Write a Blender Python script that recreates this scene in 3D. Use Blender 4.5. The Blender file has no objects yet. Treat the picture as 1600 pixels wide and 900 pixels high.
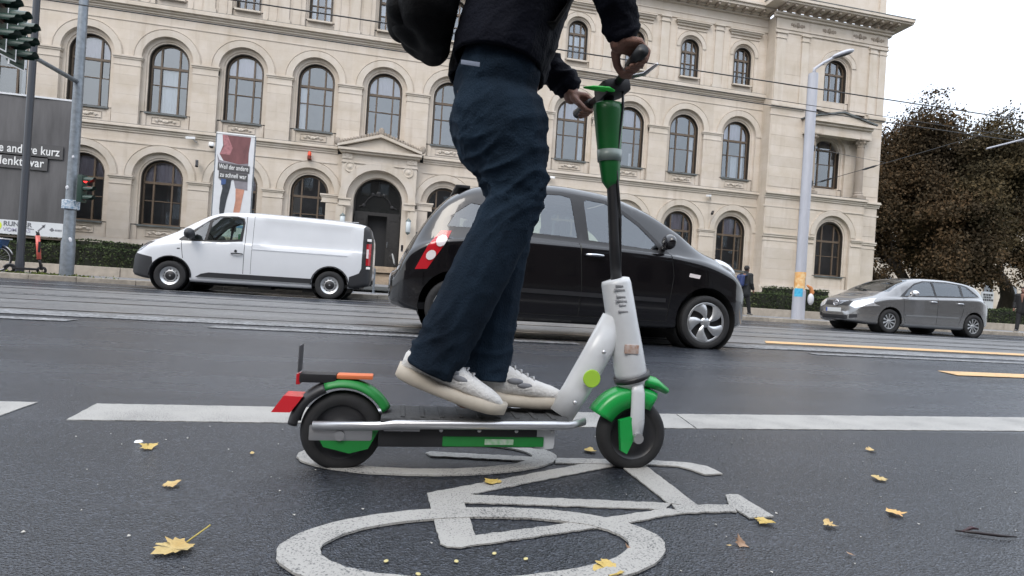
import bpy, bmesh, math, random
import numpy as np
from mathutils import Vector, Matrix, Quaternion, noise as mnoise
random.seed(7); np.random.seed(7)
R = math.radians
scene = bpy.context.scene
COL = scene.collection

# ------------------------------------------------------------------ camera
CAM_H = 0.55
_f = 850.0 / 1600.0
_th = math.atan(850.0 / 4280.0)          # view axis turned right of the facade normal
_ro = math.atan(0.0645)                  # camera held slightly tilted
cam_d = bpy.data.cameras.new("camera"); cam = bpy.data.objects.new("camera", cam_d); COL.objects.link(cam)
fw = Vector((math.sin(_th), math.cos(_th), 0)); r0 = Vector((math.cos(_th), -math.sin(_th), 0)); up0 = Vector((0, 0, 1))
rt = r0 * math.cos(_ro) + up0 * math.sin(_ro); up = up0 * math.cos(_ro) - r0 * math.sin(_ro)
M = Matrix((rt, up, -fw)).transposed().to_4x4(); M.translation = (0, 0, CAM_H)
cam.matrix_world = M
cam_d.sensor_width = 36.0; cam_d.lens = 36.0 * _f; cam_d.clip_start = 0.05; cam_d.clip_end = 3000
scene.camera = cam

# ------------------------------------------------------------------ sky, sun, exposure
SUN_EL, SUN_AZ = R(48), R(215)           # from behind and left of the camera, through thick cloud
w = bpy.data.worlds.new("World"); scene.world = w; w.use_nodes = True
nt = w.node_tree; nt.nodes.clear()
N = nt.nodes.new; Lk = nt.links.new
out = N("ShaderNodeOutputWorld"); add = N("ShaderNodeAddShader")
b1 = N("ShaderNodeBackground"); b2 = N("ShaderNodeBackground")
sky = N("ShaderNodeTexSky"); sky.sky_type = 'NISHITA'; sky.sun_disc = False
sky.sun_elevation = SUN_EL; sky.sun_rotation = SUN_AZ; sky.air_density = 1.5; sky.dust_density = 4
Lk(sky.outputs[0], b1.inputs[0]); b1.inputs[1].default_value = 0.05
tc = N("ShaderNodeTexCoord"); sep = N("ShaderNodeSeparateXYZ"); Lk(tc.outputs['Generated'], sep.inputs[0])
ramp = N("ShaderNodeMapRange"); ramp.inputs['From Min'].default_value = 0; ramp.inputs['From Max'].default_value = 1
ramp.inputs['To Min'].default_value = 0.775; ramp.inputs['To Max'].default_value = 1.95
Lk(sep.outputs[2], ramp.inputs[0])
cn = N("ShaderNodeTexNoise"); cn.inputs['Scale'].default_value = 2.2; cn.inputs['Detail'].default_value = 5
mp = N("ShaderNodeMapping"); mp.inputs['Scale'].default_value = (1, 1, 3); Lk(tc.outputs['Generated'], mp.inputs[0]); Lk(mp.outputs[0], cn.inputs[0])
cr = N("ShaderNodeMix"); cr.data_type = 'RGBA'; cr.inputs[6].default_value = (0.87, 0.95, 1.08, 1); cr.inputs[7].default_value = (0.94, 0.985, 1.06, 1)
Lk(cn.outputs[0], cr.inputs[0]); Lk(cr.outputs[2], b2.inputs[0]); Lk(ramp.outputs[0], b2.inputs[1])
Lk(b1.outputs[0], add.inputs[0]); Lk(b2.outputs[0], add.inputs[1]); Lk(add.outputs[0], out.inputs[0])
sd = bpy.data.lights.new("sun", 'SUN'); sd.energy = 0.9; sd.angle = R(25); sd.color = (1.0, 0.96, 0.9)
sun = bpy.data.objects.new("sun", sd); COL.objects.link(sun)
sv = Vector((math.sin(SUN_AZ) * math.cos(SUN_EL), math.cos(SUN_AZ) * math.cos(SUN_EL), math.sin(SUN_EL)))
sun.rotation_euler = (-sv).to_track_quat('-Z', 'Y').to_euler(); sun.location = (0, -5, 30)
vs = scene.view_settings
vs.view_transform = 'Standard'; vs.look = 'None'; vs.exposure = 0.28; vs.gamma = 1.0; vs.use_curve_mapping = False
scene.cycles.use_denoising = True
scene.cycles.max_bounces = 8; scene.cycles.transparent_max_bounces = 12

# ------------------------------------------------------------------ helpers
def link(o, parent=None):
    COL.objects.link(o)
    if parent is not None: o.parent = parent
    return o
def tag(o, label=None, cat=None, group=None, kind=None):
    if label: o['label'] = label
    if cat: o['category'] = cat
    if group: o['group'] = group
    if kind: o['kind'] = kind
    return o
def thing(name, label, cat, loc=(0, 0, 0), rz=0.0, group=None):
    o = bpy.data.objects.new(name, None); o.empty_display_size = 0.1
    COL.objects.link(o); o.location = loc; o.rotation_euler = (0, 0, rz)
    return tag(o, label, cat, group)
def child(name, mesh, parent, loc=(0, 0, 0), rot=(0, 0, 0), scale=(1, 1, 1), label=None):
    o = bpy.data.objects.new(name, mesh); COL.objects.link(o); o.parent = parent
    o.location = loc; o.rotation_euler = rot; o.scale = scale
    if label: o['label'] = label
    return o
def copy_tree(o, parent=None):
    c = o.copy(); COL.objects.link(c)
    if parent is not None: c.parent = parent
    for ch in list(o.children): copy_tree(ch, c)
    return c

class MB:
    """collects raw faces; build() links them as one mesh object"""
    def __init__(s): s.v = []; s.f = []; s.m = []
    def add(s, vs_, fs_, mi=0):
        n = len(s.v); s.v += [tuple(p) for p in vs_]
        for f in fs_: s.f.append([i + n for i in f]); s.m.append(mi)
        return s
    def box(s, x0, x1, y0, y1, z0, z1, mi=0):
        v = [(x0, y0, z0), (x1, y0, z0), (x1, y1, z0), (x0, y1, z0), (x0, y0, z1), (x1, y0, z1), (x1, y1, z1), (x0, y1, z1)]
        return s.add(v, [(0, 3, 2, 1), (4, 5, 6, 7), (0, 1, 5, 4), (1, 2, 6, 5), (2, 3, 7, 6), (3, 0, 4, 7)], mi)
    def cbox(s, cx, cy, cz, sx, sy, sz, c=0.01, mi=0):
        """box with chamfered edges"""
        bm = bmesh.new(); bmesh.ops.create_cube(bm, size=1.0)
        for v in bm.verts: v.co = Vector((v.co.x * sx + cx, v.co.y * sy + cy, v.co.z * sz + cz))
        bmesh.ops.bevel(bm, geom=list(bm.edges), offset=c, segments=2, affect='EDGES', profile=0.7)
        bm.verts.index_update()
        s.add([v.co[:] for v in bm.verts], [[v.index for v in f.verts] for f in bm.faces], mi); bm.free(); return s
    def prism(s, poly, axis, d0, d1, mi=0, cap0=True, cap1=True):
        """poly: 2-D points; axis 'y' -> (x,z), 'x' -> (y,z), 'z' -> (x,y)"""
        a = sum(poly[i][0] * poly[(i + 1) % len(poly)][1] - poly[(i + 1) % len(poly)][0] * poly[i][1] for i in range(len(poly)))
        if a < 0: poly = poly[::-1]
        def P(p, d): return {'y': (p[0], d, p[1]), 'x': (d, p[0], p[1]), 'z': (p[0], p[1], d)}[axis]
        n = len(poly); v = [P(p, d0) for p in poly] + [P(p, d1) for p in poly]
        f = []
        if cap0: f.append(list(range(n)))
        if cap1: f.append(list(range(2 * n - 1, n - 1, -1)))
        for i in range(n):
            j = (i + 1) % n; f.append([j, i, i + n, j + n])
        if (axis == 'y') != (d1 < d0): pass
        flip = (axis == 'y' and d1 < d0) or (axis != 'y' and d1 > d0)
        if flip: f = [q[::-1] for q in f]
        return s.add(v, f, mi)
    def tube(s, pts, r, n=8, cap=True, mi=0, ell=None):
        """tube along a polyline; r number or list; ell = (fa, fb) flattening of the section"""
        pts = [Vector(p) for p in pts]; k = len(pts)
        rr = r if isinstance(r, (list, tuple)) else [r] * k
        t0 = (pts[1] - pts[0]).normalized()
        ref = Vector((0, 0, 1)) if abs(t0.z) < 0.9 else Vector((1, 0, 0))
        a = t0.cross(ref).normalized(); V = []
        for i in range(k):
            t = (pts[min(i + 1, k - 1)] - pts[max(i - 1, 0)]).normalized()
            a = (a - t * a.dot(t)).normalized(); b = t.cross(a)
            ea, eb = ell if ell else (1, 1)
            for j in range(n):
                w_ = 2 * math.pi * j / n
                V.append(pts[i] + a * (math.cos(w_) * rr[i] * ea) + b * (math.sin(w_) * rr[i] * eb))
        F = []
        for i in range(k - 1):
            for j in range(n):
                j2 = (j + 1) % n; F.append((i * n + j, i * n + j2, (i + 1) * n + j2, (i + 1) * n + j))
        if cap: F.append(list(range(n - 1, -1, -1))); F.append(list(range((k - 1) * n, k * n)))
        return s.add(V, F, mi)
    def lathe(s, prof, c, axis='z', n=16, mi=0, a0=0.0, a1=2 * math.pi):
        """prof: (radius, height) pairs"""
        full = abs(a1 - a0 - 2 * math.pi) < 1e-6; m = n if full else n + 1; V = []
        for (r, h) in prof:
            for j in range(m):
                w_ = a0 + (a1 - a0) * j / n; x, y = r * math.cos(w_), r * math.sin(w_)
                V.append({'z': (c[0] + x, c[1] + y, c[2] + h), 'y': (c[0] + x, c[1] + h, c[2] + y), 'x': (c[0] + h, c[1] + x, c[2] + y)}[axis])
        F = []
        for i in range(len(prof) - 1):
            for j in range(n):
                j2 = (j + 1) % m; q = (i * m + j, i * m + j2, (i + 1) * m + j2, (i + 1) * m + j)
                F.append(q if axis != 'y' else q[::-1])
        return s.add(V, F, mi)
    def ball(s, c, rx, ry, rz, n=12, m=8, mi=0):
        V = [(c[0], c[1], c[2] - rz)]; F = []
        for i in range(1, m):
            p = -math.pi / 2 + math.pi * i / m
            for j in range(n):
                a = 2 * math.pi * j / n; V.append((c[0] + rx * math.cos(p) * math.cos(a), c[1] + ry * math.cos(p) * math.sin(a), c[2] + rz * math.sin(p)))
        V.append((c[0], c[1], c[2] + rz)); t = len(V) - 1
        for j in range(n):
            j2 = (j + 1) % n; F.append((0, 1 + j2, 1 + j)); F.append((t, t - n + j, t - n + j2))
            for i in range(m - 2): F.append((1 + i * n + j, 1 + i * n + j2, 1 + (i + 1) * n + j2, 1 + (i + 1) * n + j))
        return s.add(V, F, mi)
    def mesh(s, name, mats, smooth=False, angle=None):
        me = bpy.data.meshes.new(name); me.from_pydata(s.v, [], s.f)
        for m in (mats if isinstance(mats, (list, tuple)) else [mats]): me.materials.append(m)
        if any(s.m): me.polygons.foreach_set('material_index', s.m)
        if smooth or angle: me.polygons.foreach_set('use_smooth', [True] * len(s.f))
        me.validate(); me.update()
        if angle: me.set_sharp_from_angle(angle=R(angle))
        return me
    def build(s, name, mats, parent=None, smooth=False, angle=None, label=None):
        o = bpy.data.objects.new(name, s.mesh(name, mats, smooth, angle)); link(o, parent)
        if label: o['label'] = label
        return o
def structure(o): o['kind'] = 'structure'; return o
def stuff(o): o['kind'] = 'stuff'; return o

# ------------------------------------------------------------------ materials
def srgb(r, g, b):
    f = lambda c: (c / 255 / 12.92) if c / 255 <= 0.04045 else ((c / 255 + 0.055) / 1.055) ** 2.4
    return (f(r), f(g), f(b), 1)
def mat(name, col, rough=0.6, metal=0.0, var=0.0, vscale=3.0, bump=0.0, bscale=60.0, coat=0.0, spec=None, col2=None, stretch=None, emit=None, rand=0.0, rvar=0.0, detail=4.0):
    m = bpy.data.materials.new(name); m.use_nodes = True; nt = m.node_tree; nd = nt.nodes; lk = nt.links.new
    p = nd['Principled BSDF']; col = tuple(col[:3]) + (1,)
    p.inputs['Base Color'].default_value = col; p.inputs['Roughness'].default_value = rough; p.inputs['Metallic'].default_value = metal
    if coat: p.inputs['Coat Weight'].default_value = coat; p.inputs['Coat Roughness'].default_value = 0.06
    if spec is not None: p.inputs['Specular IOR Level'].default_value = spec
    if emit: p.inputs['Emission Color'].default_value = tuple(emit[:3]) + (1,); p.inputs['Emission Strength'].default_value = emit[3]
    tc = nd.new('ShaderNodeTexCoord'); src = tc.outputs['Object']
    if stretch:
        mp = nd.new('ShaderNodeMapping'); mp.inputs['Scale'].default_value = stretch; lk(src, mp.inputs[0]); src = mp.outputs[0]
    if var or col2:
        n = nd.new('ShaderNodeTexNoise'); n.inputs['Scale'].default_value = vscale; n.inputs['Detail'].default_value = detail; n.inputs['Roughness'].default_value = 0.6; lk(src, n.inputs[0])
        mr = nd.new('ShaderNodeMapRange'); mr.inputs['From Min'].default_value = 0.3; mr.inputs['From Max'].default_value = 0.7; lk(n.outputs[0], mr.inputs[0])
        mx = nd.new('ShaderNodeMix'); mx.data_type = 'RGBA'; lk(mr.outputs[0], mx.inputs[0])
        if col2: mx.inputs[6].default_value = col; mx.inputs[7].default_value = tuple(col2[:3]) + (1,)
        else:
            mx.inputs[6].default_value = tuple(c * (1 - var) for c in col[:3]) + (1,); mx.inputs[7].default_value = tuple(min(1, c * (1 + var)) for c in col[:3]) + (1,)
        o = mx.outputs[2]
        if rand:
            oi = nd.new('ShaderNodeObjectInfo'); hr = nd.new('ShaderNodeMapRange'); hr.inputs['To Min'].default_value = 1 - rand; hr.inputs['To Max'].default_value = 1 + rand
            lk(oi.outputs['Random'], hr.inputs[0]); vm = nd.new('ShaderNodeVectorMath'); vm.operation = 'SCALE'; lk(o, vm.inputs[0]); lk(hr.outputs[0], vm.inputs['Scale']); o = vm.outputs[0]
        lk(o, p.inputs['Base Color'])
        if rvar:
            rr = nd.new('ShaderNodeMapRange'); rr.inputs['To Min'].default_value = max(0.02, rough - rvar); rr.inputs['To Max'].default_value = min(1, rough + rvar); lk(mr.outputs[0], rr.inputs[0]); lk(rr.outputs[0], p.inputs['Roughness'])
    if bump:
        n2 = nd.new('ShaderNodeTexNoise'); n2.inputs['Scale'].default_value = bscale; n2.inputs['Detail'].default_value = 3; lk(src, n2.inputs[0])
        b = nd.new('ShaderNodeBump'); b.inputs['Strength'].default_value = bump; b.inputs['Distance'].default_value = 0.02; lk(n2.outputs[0], b.inputs['Height']); lk(b.outputs[0], p.inputs['Normal'])
    return m
def glass(name, tint, alpha, rough=0.02, ior=1.55, rmin=0.0):
    """tinted glazing: see-through share plus mirror reflections"""
    m = bpy.data.materials.new(name); m.use_nodes = True; nt = m.node_tree; nd = nt.nodes; lk = nt.links.new
    nd.remove(nd['Principled BSDF']); o = nd['Material Output']
    tr = nd.new('ShaderNodeBsdfTransparent'); tr.inputs[0].default_value = tuple(tint) + (1,)
    df = nd.new('ShaderNodeBsdfPrincipled'); df.inputs['Base Color'].default_value = tuple(t * 0.06 for t in tint) + (1,); df.inputs['Roughness'].default_value = rough; df.inputs['IOR'].default_value = ior
    gl = nd.new('ShaderNodeBsdfGlossy'); gl.inputs['Roughness'].default_value = rough; gl.inputs['Color'].default_value = (.90, .95, 1.0, 1)
    mx = nd.new('ShaderNodeMixShader'); mx.inputs[0].default_value = alpha; lk(tr.outputs[0], mx.inputs[1]); lk(df.outputs[0], mx.inputs[2])
    fr = nd.new('ShaderNodeFresnel'); fr.inputs[0].default_value = ior
    ra = nd.new('ShaderNodeMath'); ra.operation = 'MULTIPLY_ADD'; ra.inputs[1].default_value = 1 - rmin; ra.inputs[2].default_value = rmin; lk(fr.outputs[0], ra.inputs[0])
    m2 = nd.new('ShaderNodeMixShader'); lk(ra.outputs[0], m2.inputs[0]); lk(mx.outputs[0], m2.inputs[1]); lk(gl.outputs[0], m2.inputs[2]); lk(m2.outputs[0], o.inputs[0])
    return m

def asphalt_mat(name, c_lo, c_hi, rough, grain, bump, spk=2.0, rv=0.12):
    m = bpy.data.materials.new(name); m.use_nodes = True; nt = m.node_tree; nd = nt.nodes; lk = nt.links.new; p = nd['Principled BSDF']
    tc = nd.new('ShaderNodeTexCoord'); g = nd.new('ShaderNodeTexVoronoi'); g.inputs['Scale'].default_value = grain; g.inputs['Randomness'].default_value = 1; lk(tc.outputs['Object'], g.inputs[0])
    n = nd.new('ShaderNodeTexNoise'); n.inputs['Scale'].default_value = grain * 1.5; n.inputs['Detail'].default_value = 2; lk(tc.outputs['Object'], n.inputs[0])
    big = nd.new('ShaderNodeTexNoise'); big.inputs['Scale'].default_value = 0.9; big.inputs['Detail'].default_value = 6; big.inputs['Roughness'].default_value = 0.65; mp = nd.new('ShaderNodeMapping'); mp.inputs['Scale'].default_value = (0.35, 1.4, 1); lk(tc.outputs['Object'], mp.inputs[0]); lk(mp.outputs[0], big.inputs[0])
    sp = nd.new('ShaderNodeSeparateColor'); lk(g.outputs['Color'], sp.inputs[0])
    rmp = nd.new('ShaderNodeValToRGB'); e = rmp.color_ramp.elements
    e[0].position = 0.0; e[0].color = tuple(c_lo) + (1,); e[1].position = 0.9; e[1].color = tuple(c_hi) + (1,)
    ex = e.new(0.985); ex.color = tuple(min(1, c * spk) for c in c_hi) + (1,); lk(sp.outputs[0], rmp.inputs[0])
    bs = nd.new('ShaderNodeMapRange'); bs.inputs['From Min'].default_value = 0.3; bs.inputs['From Max'].default_value = 0.7; bs.inputs['To Min'].default_value = 0.72; bs.inputs['To Max'].default_value = 1.3; lk(big.outputs[0], bs.inputs[0])
    sc = nd.new('ShaderNodeVectorMath'); sc.operation = 'SCALE'; lk(rmp.outputs[0], sc.inputs[0]); lk(bs.outputs[0], sc.inputs['Scale']); lk(sc.outputs[0], p.inputs['Base Color'])
    p.inputs['Specular IOR Level'].default_value = 0.75
    rr = nd.new('ShaderNodeMapRange'); rr.inputs['From Min'].default_value = 0.3; rr.inputs['From Max'].default_value = 0.7; rr.inputs['To Min'].default_value = rough - rv; rr.inputs['To Max'].default_value = rough + rv; lk(big.outputs[0], rr.inputs[0]); lk(rr.outputs[0], p.inputs['Roughness'])
    mx = nd.new('ShaderNodeMath'); mx.operation = 'ADD'; lk(g.outputs['Distance'], mx.inputs[0]); lk(n.outputs[0], mx.inputs[1])
    b = nd.new('ShaderNodeBump'); b.inputs['Strength'].default_value = bump; b.inputs['Distance'].default_value = 0.006; lk(mx.outputs[0], b.inputs['Height']); lk(b.outputs[0], p.inputs['Normal'])
    return m
def paint_mat(name, col, wear=0.5, grain=220.0, rough=0.6):
    """thick road paint, grains worn through to the asphalt"""
    m = bpy.data.materials.new(name); m.use_nodes = True; nt = m.node_tree; nd = nt.nodes; lk = nt.links.new; p = nd['Principled BSDF']
    tc = nd.new('ShaderNodeTexCoord'); n = nd.new('ShaderNodeTexNoise'); n.inputs['Scale'].default_value = grain; n.inputs['Detail'].default_value = 2; lk(tc.outputs['Object'], n.inputs[0])
    b_ = nd.new('ShaderNodeTexNoise'); b_.inputs['Scale'].default_value = 5; b_.inputs['Detail'].default_value = 6; lk(tc.outputs['Object'], b_.inputs[0])
    ad = nd.new('ShaderNodeMath'); ad.operation = 'MULTIPLY_ADD'; ad.inputs[1].default_value = 0.35; lk(b_.outputs[0], ad.inputs[0]); lk(n.outputs[0], ad.inputs[2])
    r_ = nd.new('ShaderNodeMapRange'); r_.inputs['From Min'].default_value = 0.38 + 0.22 * wear; r_.inputs['From Max'].default_value = 0.50 + 0.28 * wear; lk(ad.outputs[0], r_.inputs[0])
    mx = nd.new('ShaderNodeMix'); mx.data_type = 'RGBA'; mx.inputs[6].default_value = (0.10, 0.10, 0.10, 1); mx.inputs[7].default_value = tuple(col[:3]) + (1,); lk(r_.outputs[0], mx.inputs[0])
    dm = nd.new('ShaderNodeMapRange'); dm.inputs['To Min'].default_value = 0.82; dm.inputs['To Max'].default_value = 1.1; lk(b_.outputs[0], dm.inputs[0])
    sc = nd.new('ShaderNodeVectorMath'); sc.operation = 'SCALE'; lk(mx.outputs[2], sc.inputs[0]); lk(dm.outputs[0], sc.inputs['Scale']); lk(sc.outputs[0], p.inputs['Base Color'])
    p.inputs['Roughness'].default_value = rough
    b = nd.new('ShaderNodeBump'); b.inputs['Strength'].default_value = 0.5; b.inputs['Distance'].default_value = 0.004; lk(n.outputs[0], b.inputs['Height']); lk(b.outputs[0], p.inputs['Normal'])
    return m
def stone_mat(name, col, joints=True, rand=0.06, stain=0.38, course=0.48, blen=1.1):
    m = bpy.data.materials.new(name); m.use_nodes = True; nt = m.node_tree; nd = nt.nodes; lk = nt.links.new; p = nd['Principled BSDF']
    tc = nd.new('ShaderNodeTexCoord'); ge = nd.new('ShaderNodeNewGeometry')
    n = nd.new('ShaderNodeTexNoise'); n.inputs['Scale'].default_value = 1.1; n.inputs['Detail'].default_value = 7; n.inputs['Roughness'].default_value = 0.62; lk(ge.outputs['Position'], n.inputs[0])
    st = nd.new('ShaderNodeTexNoise'); st.inputs['Scale'].default_value = 1.0; st.inputs['Detail'].default_value = 4; mp = nd.new('ShaderNodeMapping'); mp.inputs['Scale'].default_value = (2.6, 2.6, 0.22); lk(ge.outputs['Position'], mp.inputs[0]); lk(mp.outputs[0], st.inputs[0])
    c = tuple(col[:3])
    r1 = nd.new('ShaderNodeMapRange'); r1.inputs['From Min'].default_value = 0.3; r1.inputs['From Max'].default_value = 0.7; lk(n.outputs[0], r1.inputs[0])
    a = nd.new('ShaderNodeMix'); a.data_type = 'RGBA'; a.inputs[6].default_value = (c[0] * 0.91, c[1] * 0.88, c[2] * 0.83, 1); a.inputs[7].default_value = (c[0] * 1.07, c[1] * 1.07, c[2] * 1.09, 1); lk(r1.outputs[0], a.inputs[0])
    r2 = nd.new('ShaderNodeMapRange'); r2.inputs['From Min'].default_value = 0.56; r2.inputs['From Max'].default_value = 0.78; r2.inputs['To Max'].default_value = stain; lk(st.outputs[0], r2.inputs[0])
    b = nd.new('ShaderNodeMix'); b.data_type = 'RGBA'; b.inputs[7].default_value = (c[0] * 0.55, c[1] * 0.47, c[2] * 0.38, 1); lk(r2.outputs[0], b.inputs[0]); lk(a.outputs[2], b.inputs[6])
    o = b.outputs[2]
    if joints:
        sx = nd.new('ShaderNodeSeparateXYZ'); lk(ge.outputs['Position'], sx.inputs[0]); cb = nd.new('ShaderNodeCombineXYZ'); lk(sx.outputs[0], cb.inputs[0]); lk(sx.outputs[2], cb.inputs[1])
        br = nd.new('ShaderNodeTexBrick'); br.inputs['Scale'].default_value = 1; br.inputs['Mortar Size'].default_value = 0.009; br.inputs['Mortar Smooth'].default_value = 0.3
        br.inputs['Brick Width'].default_value = blen; br.inputs['Row Height'].default_value = course; lk(cb.outputs[0], br.inputs[0])
        br.inputs['Color1'].default_value = (1.02, 1.02, 1.02, 1); br.inputs['Color2'].default_value = (0.975, 0.97, 0.96, 1); br.inputs['Mortar'].default_value = (0.92, 0.905, 0.885, 1)
        ml = nd.new('ShaderNodeMix'); ml.data_type = 'RGBA'; ml.blend_type = 'MULTIPLY'; ml.inputs[0].default_value = 1; lk(o, ml.inputs[6]); lk(br.outputs[0], ml.inputs[7]); o = ml.outputs[2]
    oi = nd.new('ShaderNodeObjectInfo'); hr = nd.new('ShaderNodeMapRange'); hr.inputs['To Min'].default_value = 1 - rand; hr.inputs['To Max'].default_value = 1 + rand
    lk(oi.outputs['Random'], hr.inputs[0]); vm = nd.new('ShaderNodeVectorMath'); vm.operation = 'SCALE'; lk(o, vm.inputs[0]); lk(hr.outputs[0], vm.inputs['Scale']); lk(vm.outputs[0], p.inputs['Base Color'])
    p.inputs['Roughness'].default_value = 0.85; p.inputs['Specular IOR Level'].default_value = 0.25
    nb = nd.new('ShaderNodeTexNoise'); nb.inputs['Scale'].default_value = 30; nb.inputs['Detail'].default_value = 3; lk(ge.outputs['Position'], nb.inputs[0])
    bp = nd.new('ShaderNodeBump'); bp.inputs['Strength'].default_value = 0.25; bp.inputs['Distance'].default_value = 0.01; lk(nb.outputs[0], bp.inputs['Height']); lk(bp.outputs[0], p.inputs['Normal'])
    return m

STONE = stone_mat("sandstone", (0.56, 0.502, 0.437))
STONE_T = stone_mat("sandstone_trim", (0.56, 0.508, 0.445), joints=False, rand=0.03)
STONE_B = stone_mat("sandstone_block", (0.555, 0.497, 0.432), joints=False, rand=0.05)
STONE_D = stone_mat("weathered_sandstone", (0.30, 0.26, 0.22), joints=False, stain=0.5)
WOOD_F = mat("window_wood", srgb(92, 78, 64), 0.5, var=0.15, vscale=6)
REVEAL_SHADE = mat("shade_toned_casing", srgb(46, 40, 34), 0.6, var=0.2, vscale=6)  # near-black casing colour paints in the shade of the window reveals
PANE = glass("window_glass", (0.93, 0.95, 0.97), 0.05, 0.012, 1.6, 0.14)
CURTAIN = mat("curtain_cloth", srgb(222, 226, 230), 0.9, var=0.12, vscale=8, stretch=(6, 1, 0.3))
BLIND = mat("lilac_blind", srgb(196, 188, 198), 0.9, var=0.05)
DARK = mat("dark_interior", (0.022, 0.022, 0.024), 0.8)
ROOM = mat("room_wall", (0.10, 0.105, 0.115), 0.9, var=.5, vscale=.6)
LEAD = mat("lead_flashing", (0.10, 0.11, 0.11), 0.6, var=0.3)
STEEL = mat("galvanised_steel", srgb(128, 134, 140), 0.45, 0.6, var=0.22, vscale=9, bump=0.1, bscale=20)
POLE_G = mat("pale_grey_paint", srgb(172, 174, 182), 0.45, var=0.07, vscale=4, stretch=(3, 3, 0.5))
BLACK = mat("black_plastic", (0.018, 0.018, 0.02), 0.42, var=0.15, vscale=20)
DARKPOLE = mat("dark_painted_steel", (0.032, 0.036, 0.045), 0.4)
RUBBER = mat("tyre_rubber", (0.016, 0.016, 0.017), 0.8, var=0.2, vscale=30)
SIGNAL = mat("signal_green_black", (0.02, 0.045, 0.035), 0.35, var=0.1)
WHITE = mat("white_gloss", (0.8, 0.8, 0.8), 0.3)
REDL = mat("lit_red_lens", (0.5, 0.01, 0.01), 0.3, emit=(1.0, 0.03, 0.03, 3.0))
DLENS = mat("unlit_lens", (0.03, 0.015, 0.012), 0.2)
# ------------------------------------------------------------------ ground, road, pavement
KERB_Y = 15.6; WALL_Y = 18.5; FAC_Y = 30.0
ASPH = asphalt_mat("asphalt_cycle_lane", (0.006, 0.007, 0.0095), (0.030, 0.034, 0.043), 0.25, 190, 0.5, 1.6, .07)
ASPH2 = asphalt_mat("asphalt_carriageway", (0.016, 0.0185, 0.024), (0.042, 0.047, 0.058), 0.26, 150, 0.35, 1.3, .07)
CONC = asphalt_mat("track_concrete", (0.085, 0.085, 0.088), (0.15, 0.15, 0.15), 0.40, 40, 0.5, 1.2)
PAVE = asphalt_mat("pavement_slab", (0.13, 0.128, 0.13), (0.20, 0.198, 0.20), 0.55, 60, 0.3, 1.1)
GRAN = mat("kerb_granite", (0.30, 0.265, 0.22), 0.75, var=0.25, vscale=7, bump=0.3, bscale=40, rand=0.12)
PAINT = paint_mat("road_paint_white", (0.335, 0.325, 0.305), 0.5, 230)
PAINT_F = paint_mat("road_paint_far", (0.27, 0.275, 0.285), 1.0, 34)
PAINT_Y = paint_mat("road_paint_yellow", (0.60, 0.38, 0.18), 0.25, 40)

def sheet(name, x0, x1, y0, y1, z, m, parent=None, nx=1, ny=1):
    b = MB()
    for i in range(nx):
        for j in range(ny):
            a0 = x0 + (x1 - x0) * i / nx; a1 = x0 + (x1 - x0) * (i + 1) / nx; c0 = y0 + (y1 - y0) * j / ny; c1 = y0 + (y1 - y0) * (j + 1) / ny
            b.add([(a0, c0, z), (a1, c0, z), (a1, c1, z), (a0, c1, z)], [(0, 1, 2, 3)])
    return b.build(name, m, parent)
soil = mat("ground_soil", (0.07, 0.065, 0.05), 0.95, var=0.3, vscale=1.5)
structure(sheet("ground", -1500, 1500, -1500, 1500, -0.03, soil))
road = structure(sheet("road", -150, 220, -9, KERB_Y, 0.0, ASPH2))
lane = sheet("cycle_lane", -60, 120, -3.0, 2.10, 0.004, ASPH, road); lane['label'] = 'dark damp asphalt cycle lane in the foreground'
trk = sheet("track_bed", -150, 220, 6.35, 11.6, 0.004, CONC, road); trk['label'] = 'paler worn strip of the tram tracks'
RAILM = mat("rail_steel", (0.16, 0.155, 0.15), 0.22, 0.9, var=0.2, vscale=5)
for y in (6.62, 8.05, 9.35, 10.8):
    g = MB(); g.box(-150, 220, y - 0.045, y + 0.02, 0.005, 0.009, 0); g.box(-150, 220, y + 0.02, y + 0.055, 0.005, 0.0055, 1)
    g.build("tram_rail", [RAILM, DARK], road)

def mark(name, poly, m=PAINT, z=0.008, label=None, t=0.003):
    b = MB(); b.prism(poly, 'z', z, z + t)
    o = b.build(name, m, road)
    if label: o['label'] = label
    return o
def wobble(poly, amp=0.003, step=0.02):
    """subdivide a marking outline and make its edge slightly ragged"""
    out_ = []
    for i in range(len(poly)):
        a, b_ = Vector((poly[i][0], poly[i][1])), Vector((poly[(i + 1) % len(poly)][0], poly[(i + 1) % len(poly)][1]))
        k = max(1, int((b_ - a).length / step))
        for j in range(k):
            p = a.lerp(b_, j / k); out_.append((p.x + random.uniform(-amp, amp) * 0.6, p.y + random.uniform(-amp, amp)))
    return out_
# broken lane line of thick white slabs along the far edge of the cycle lane
for poly in ([(-3.6, 2.12), (-1.32, 2.12), (-1.33, 2.365), (-3.6, 2.365)], [(-1.10, 2.115), (1.255, 2.115), (1.30, 2.375), (-1.13, 2.36)], [(1.262, 2.115), (4.6, 2.19), (4.6, 2.50), (1.307, 2.375)]):
    mark("lane_dash", wobble(poly), PAINT, 0.0008)
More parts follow.
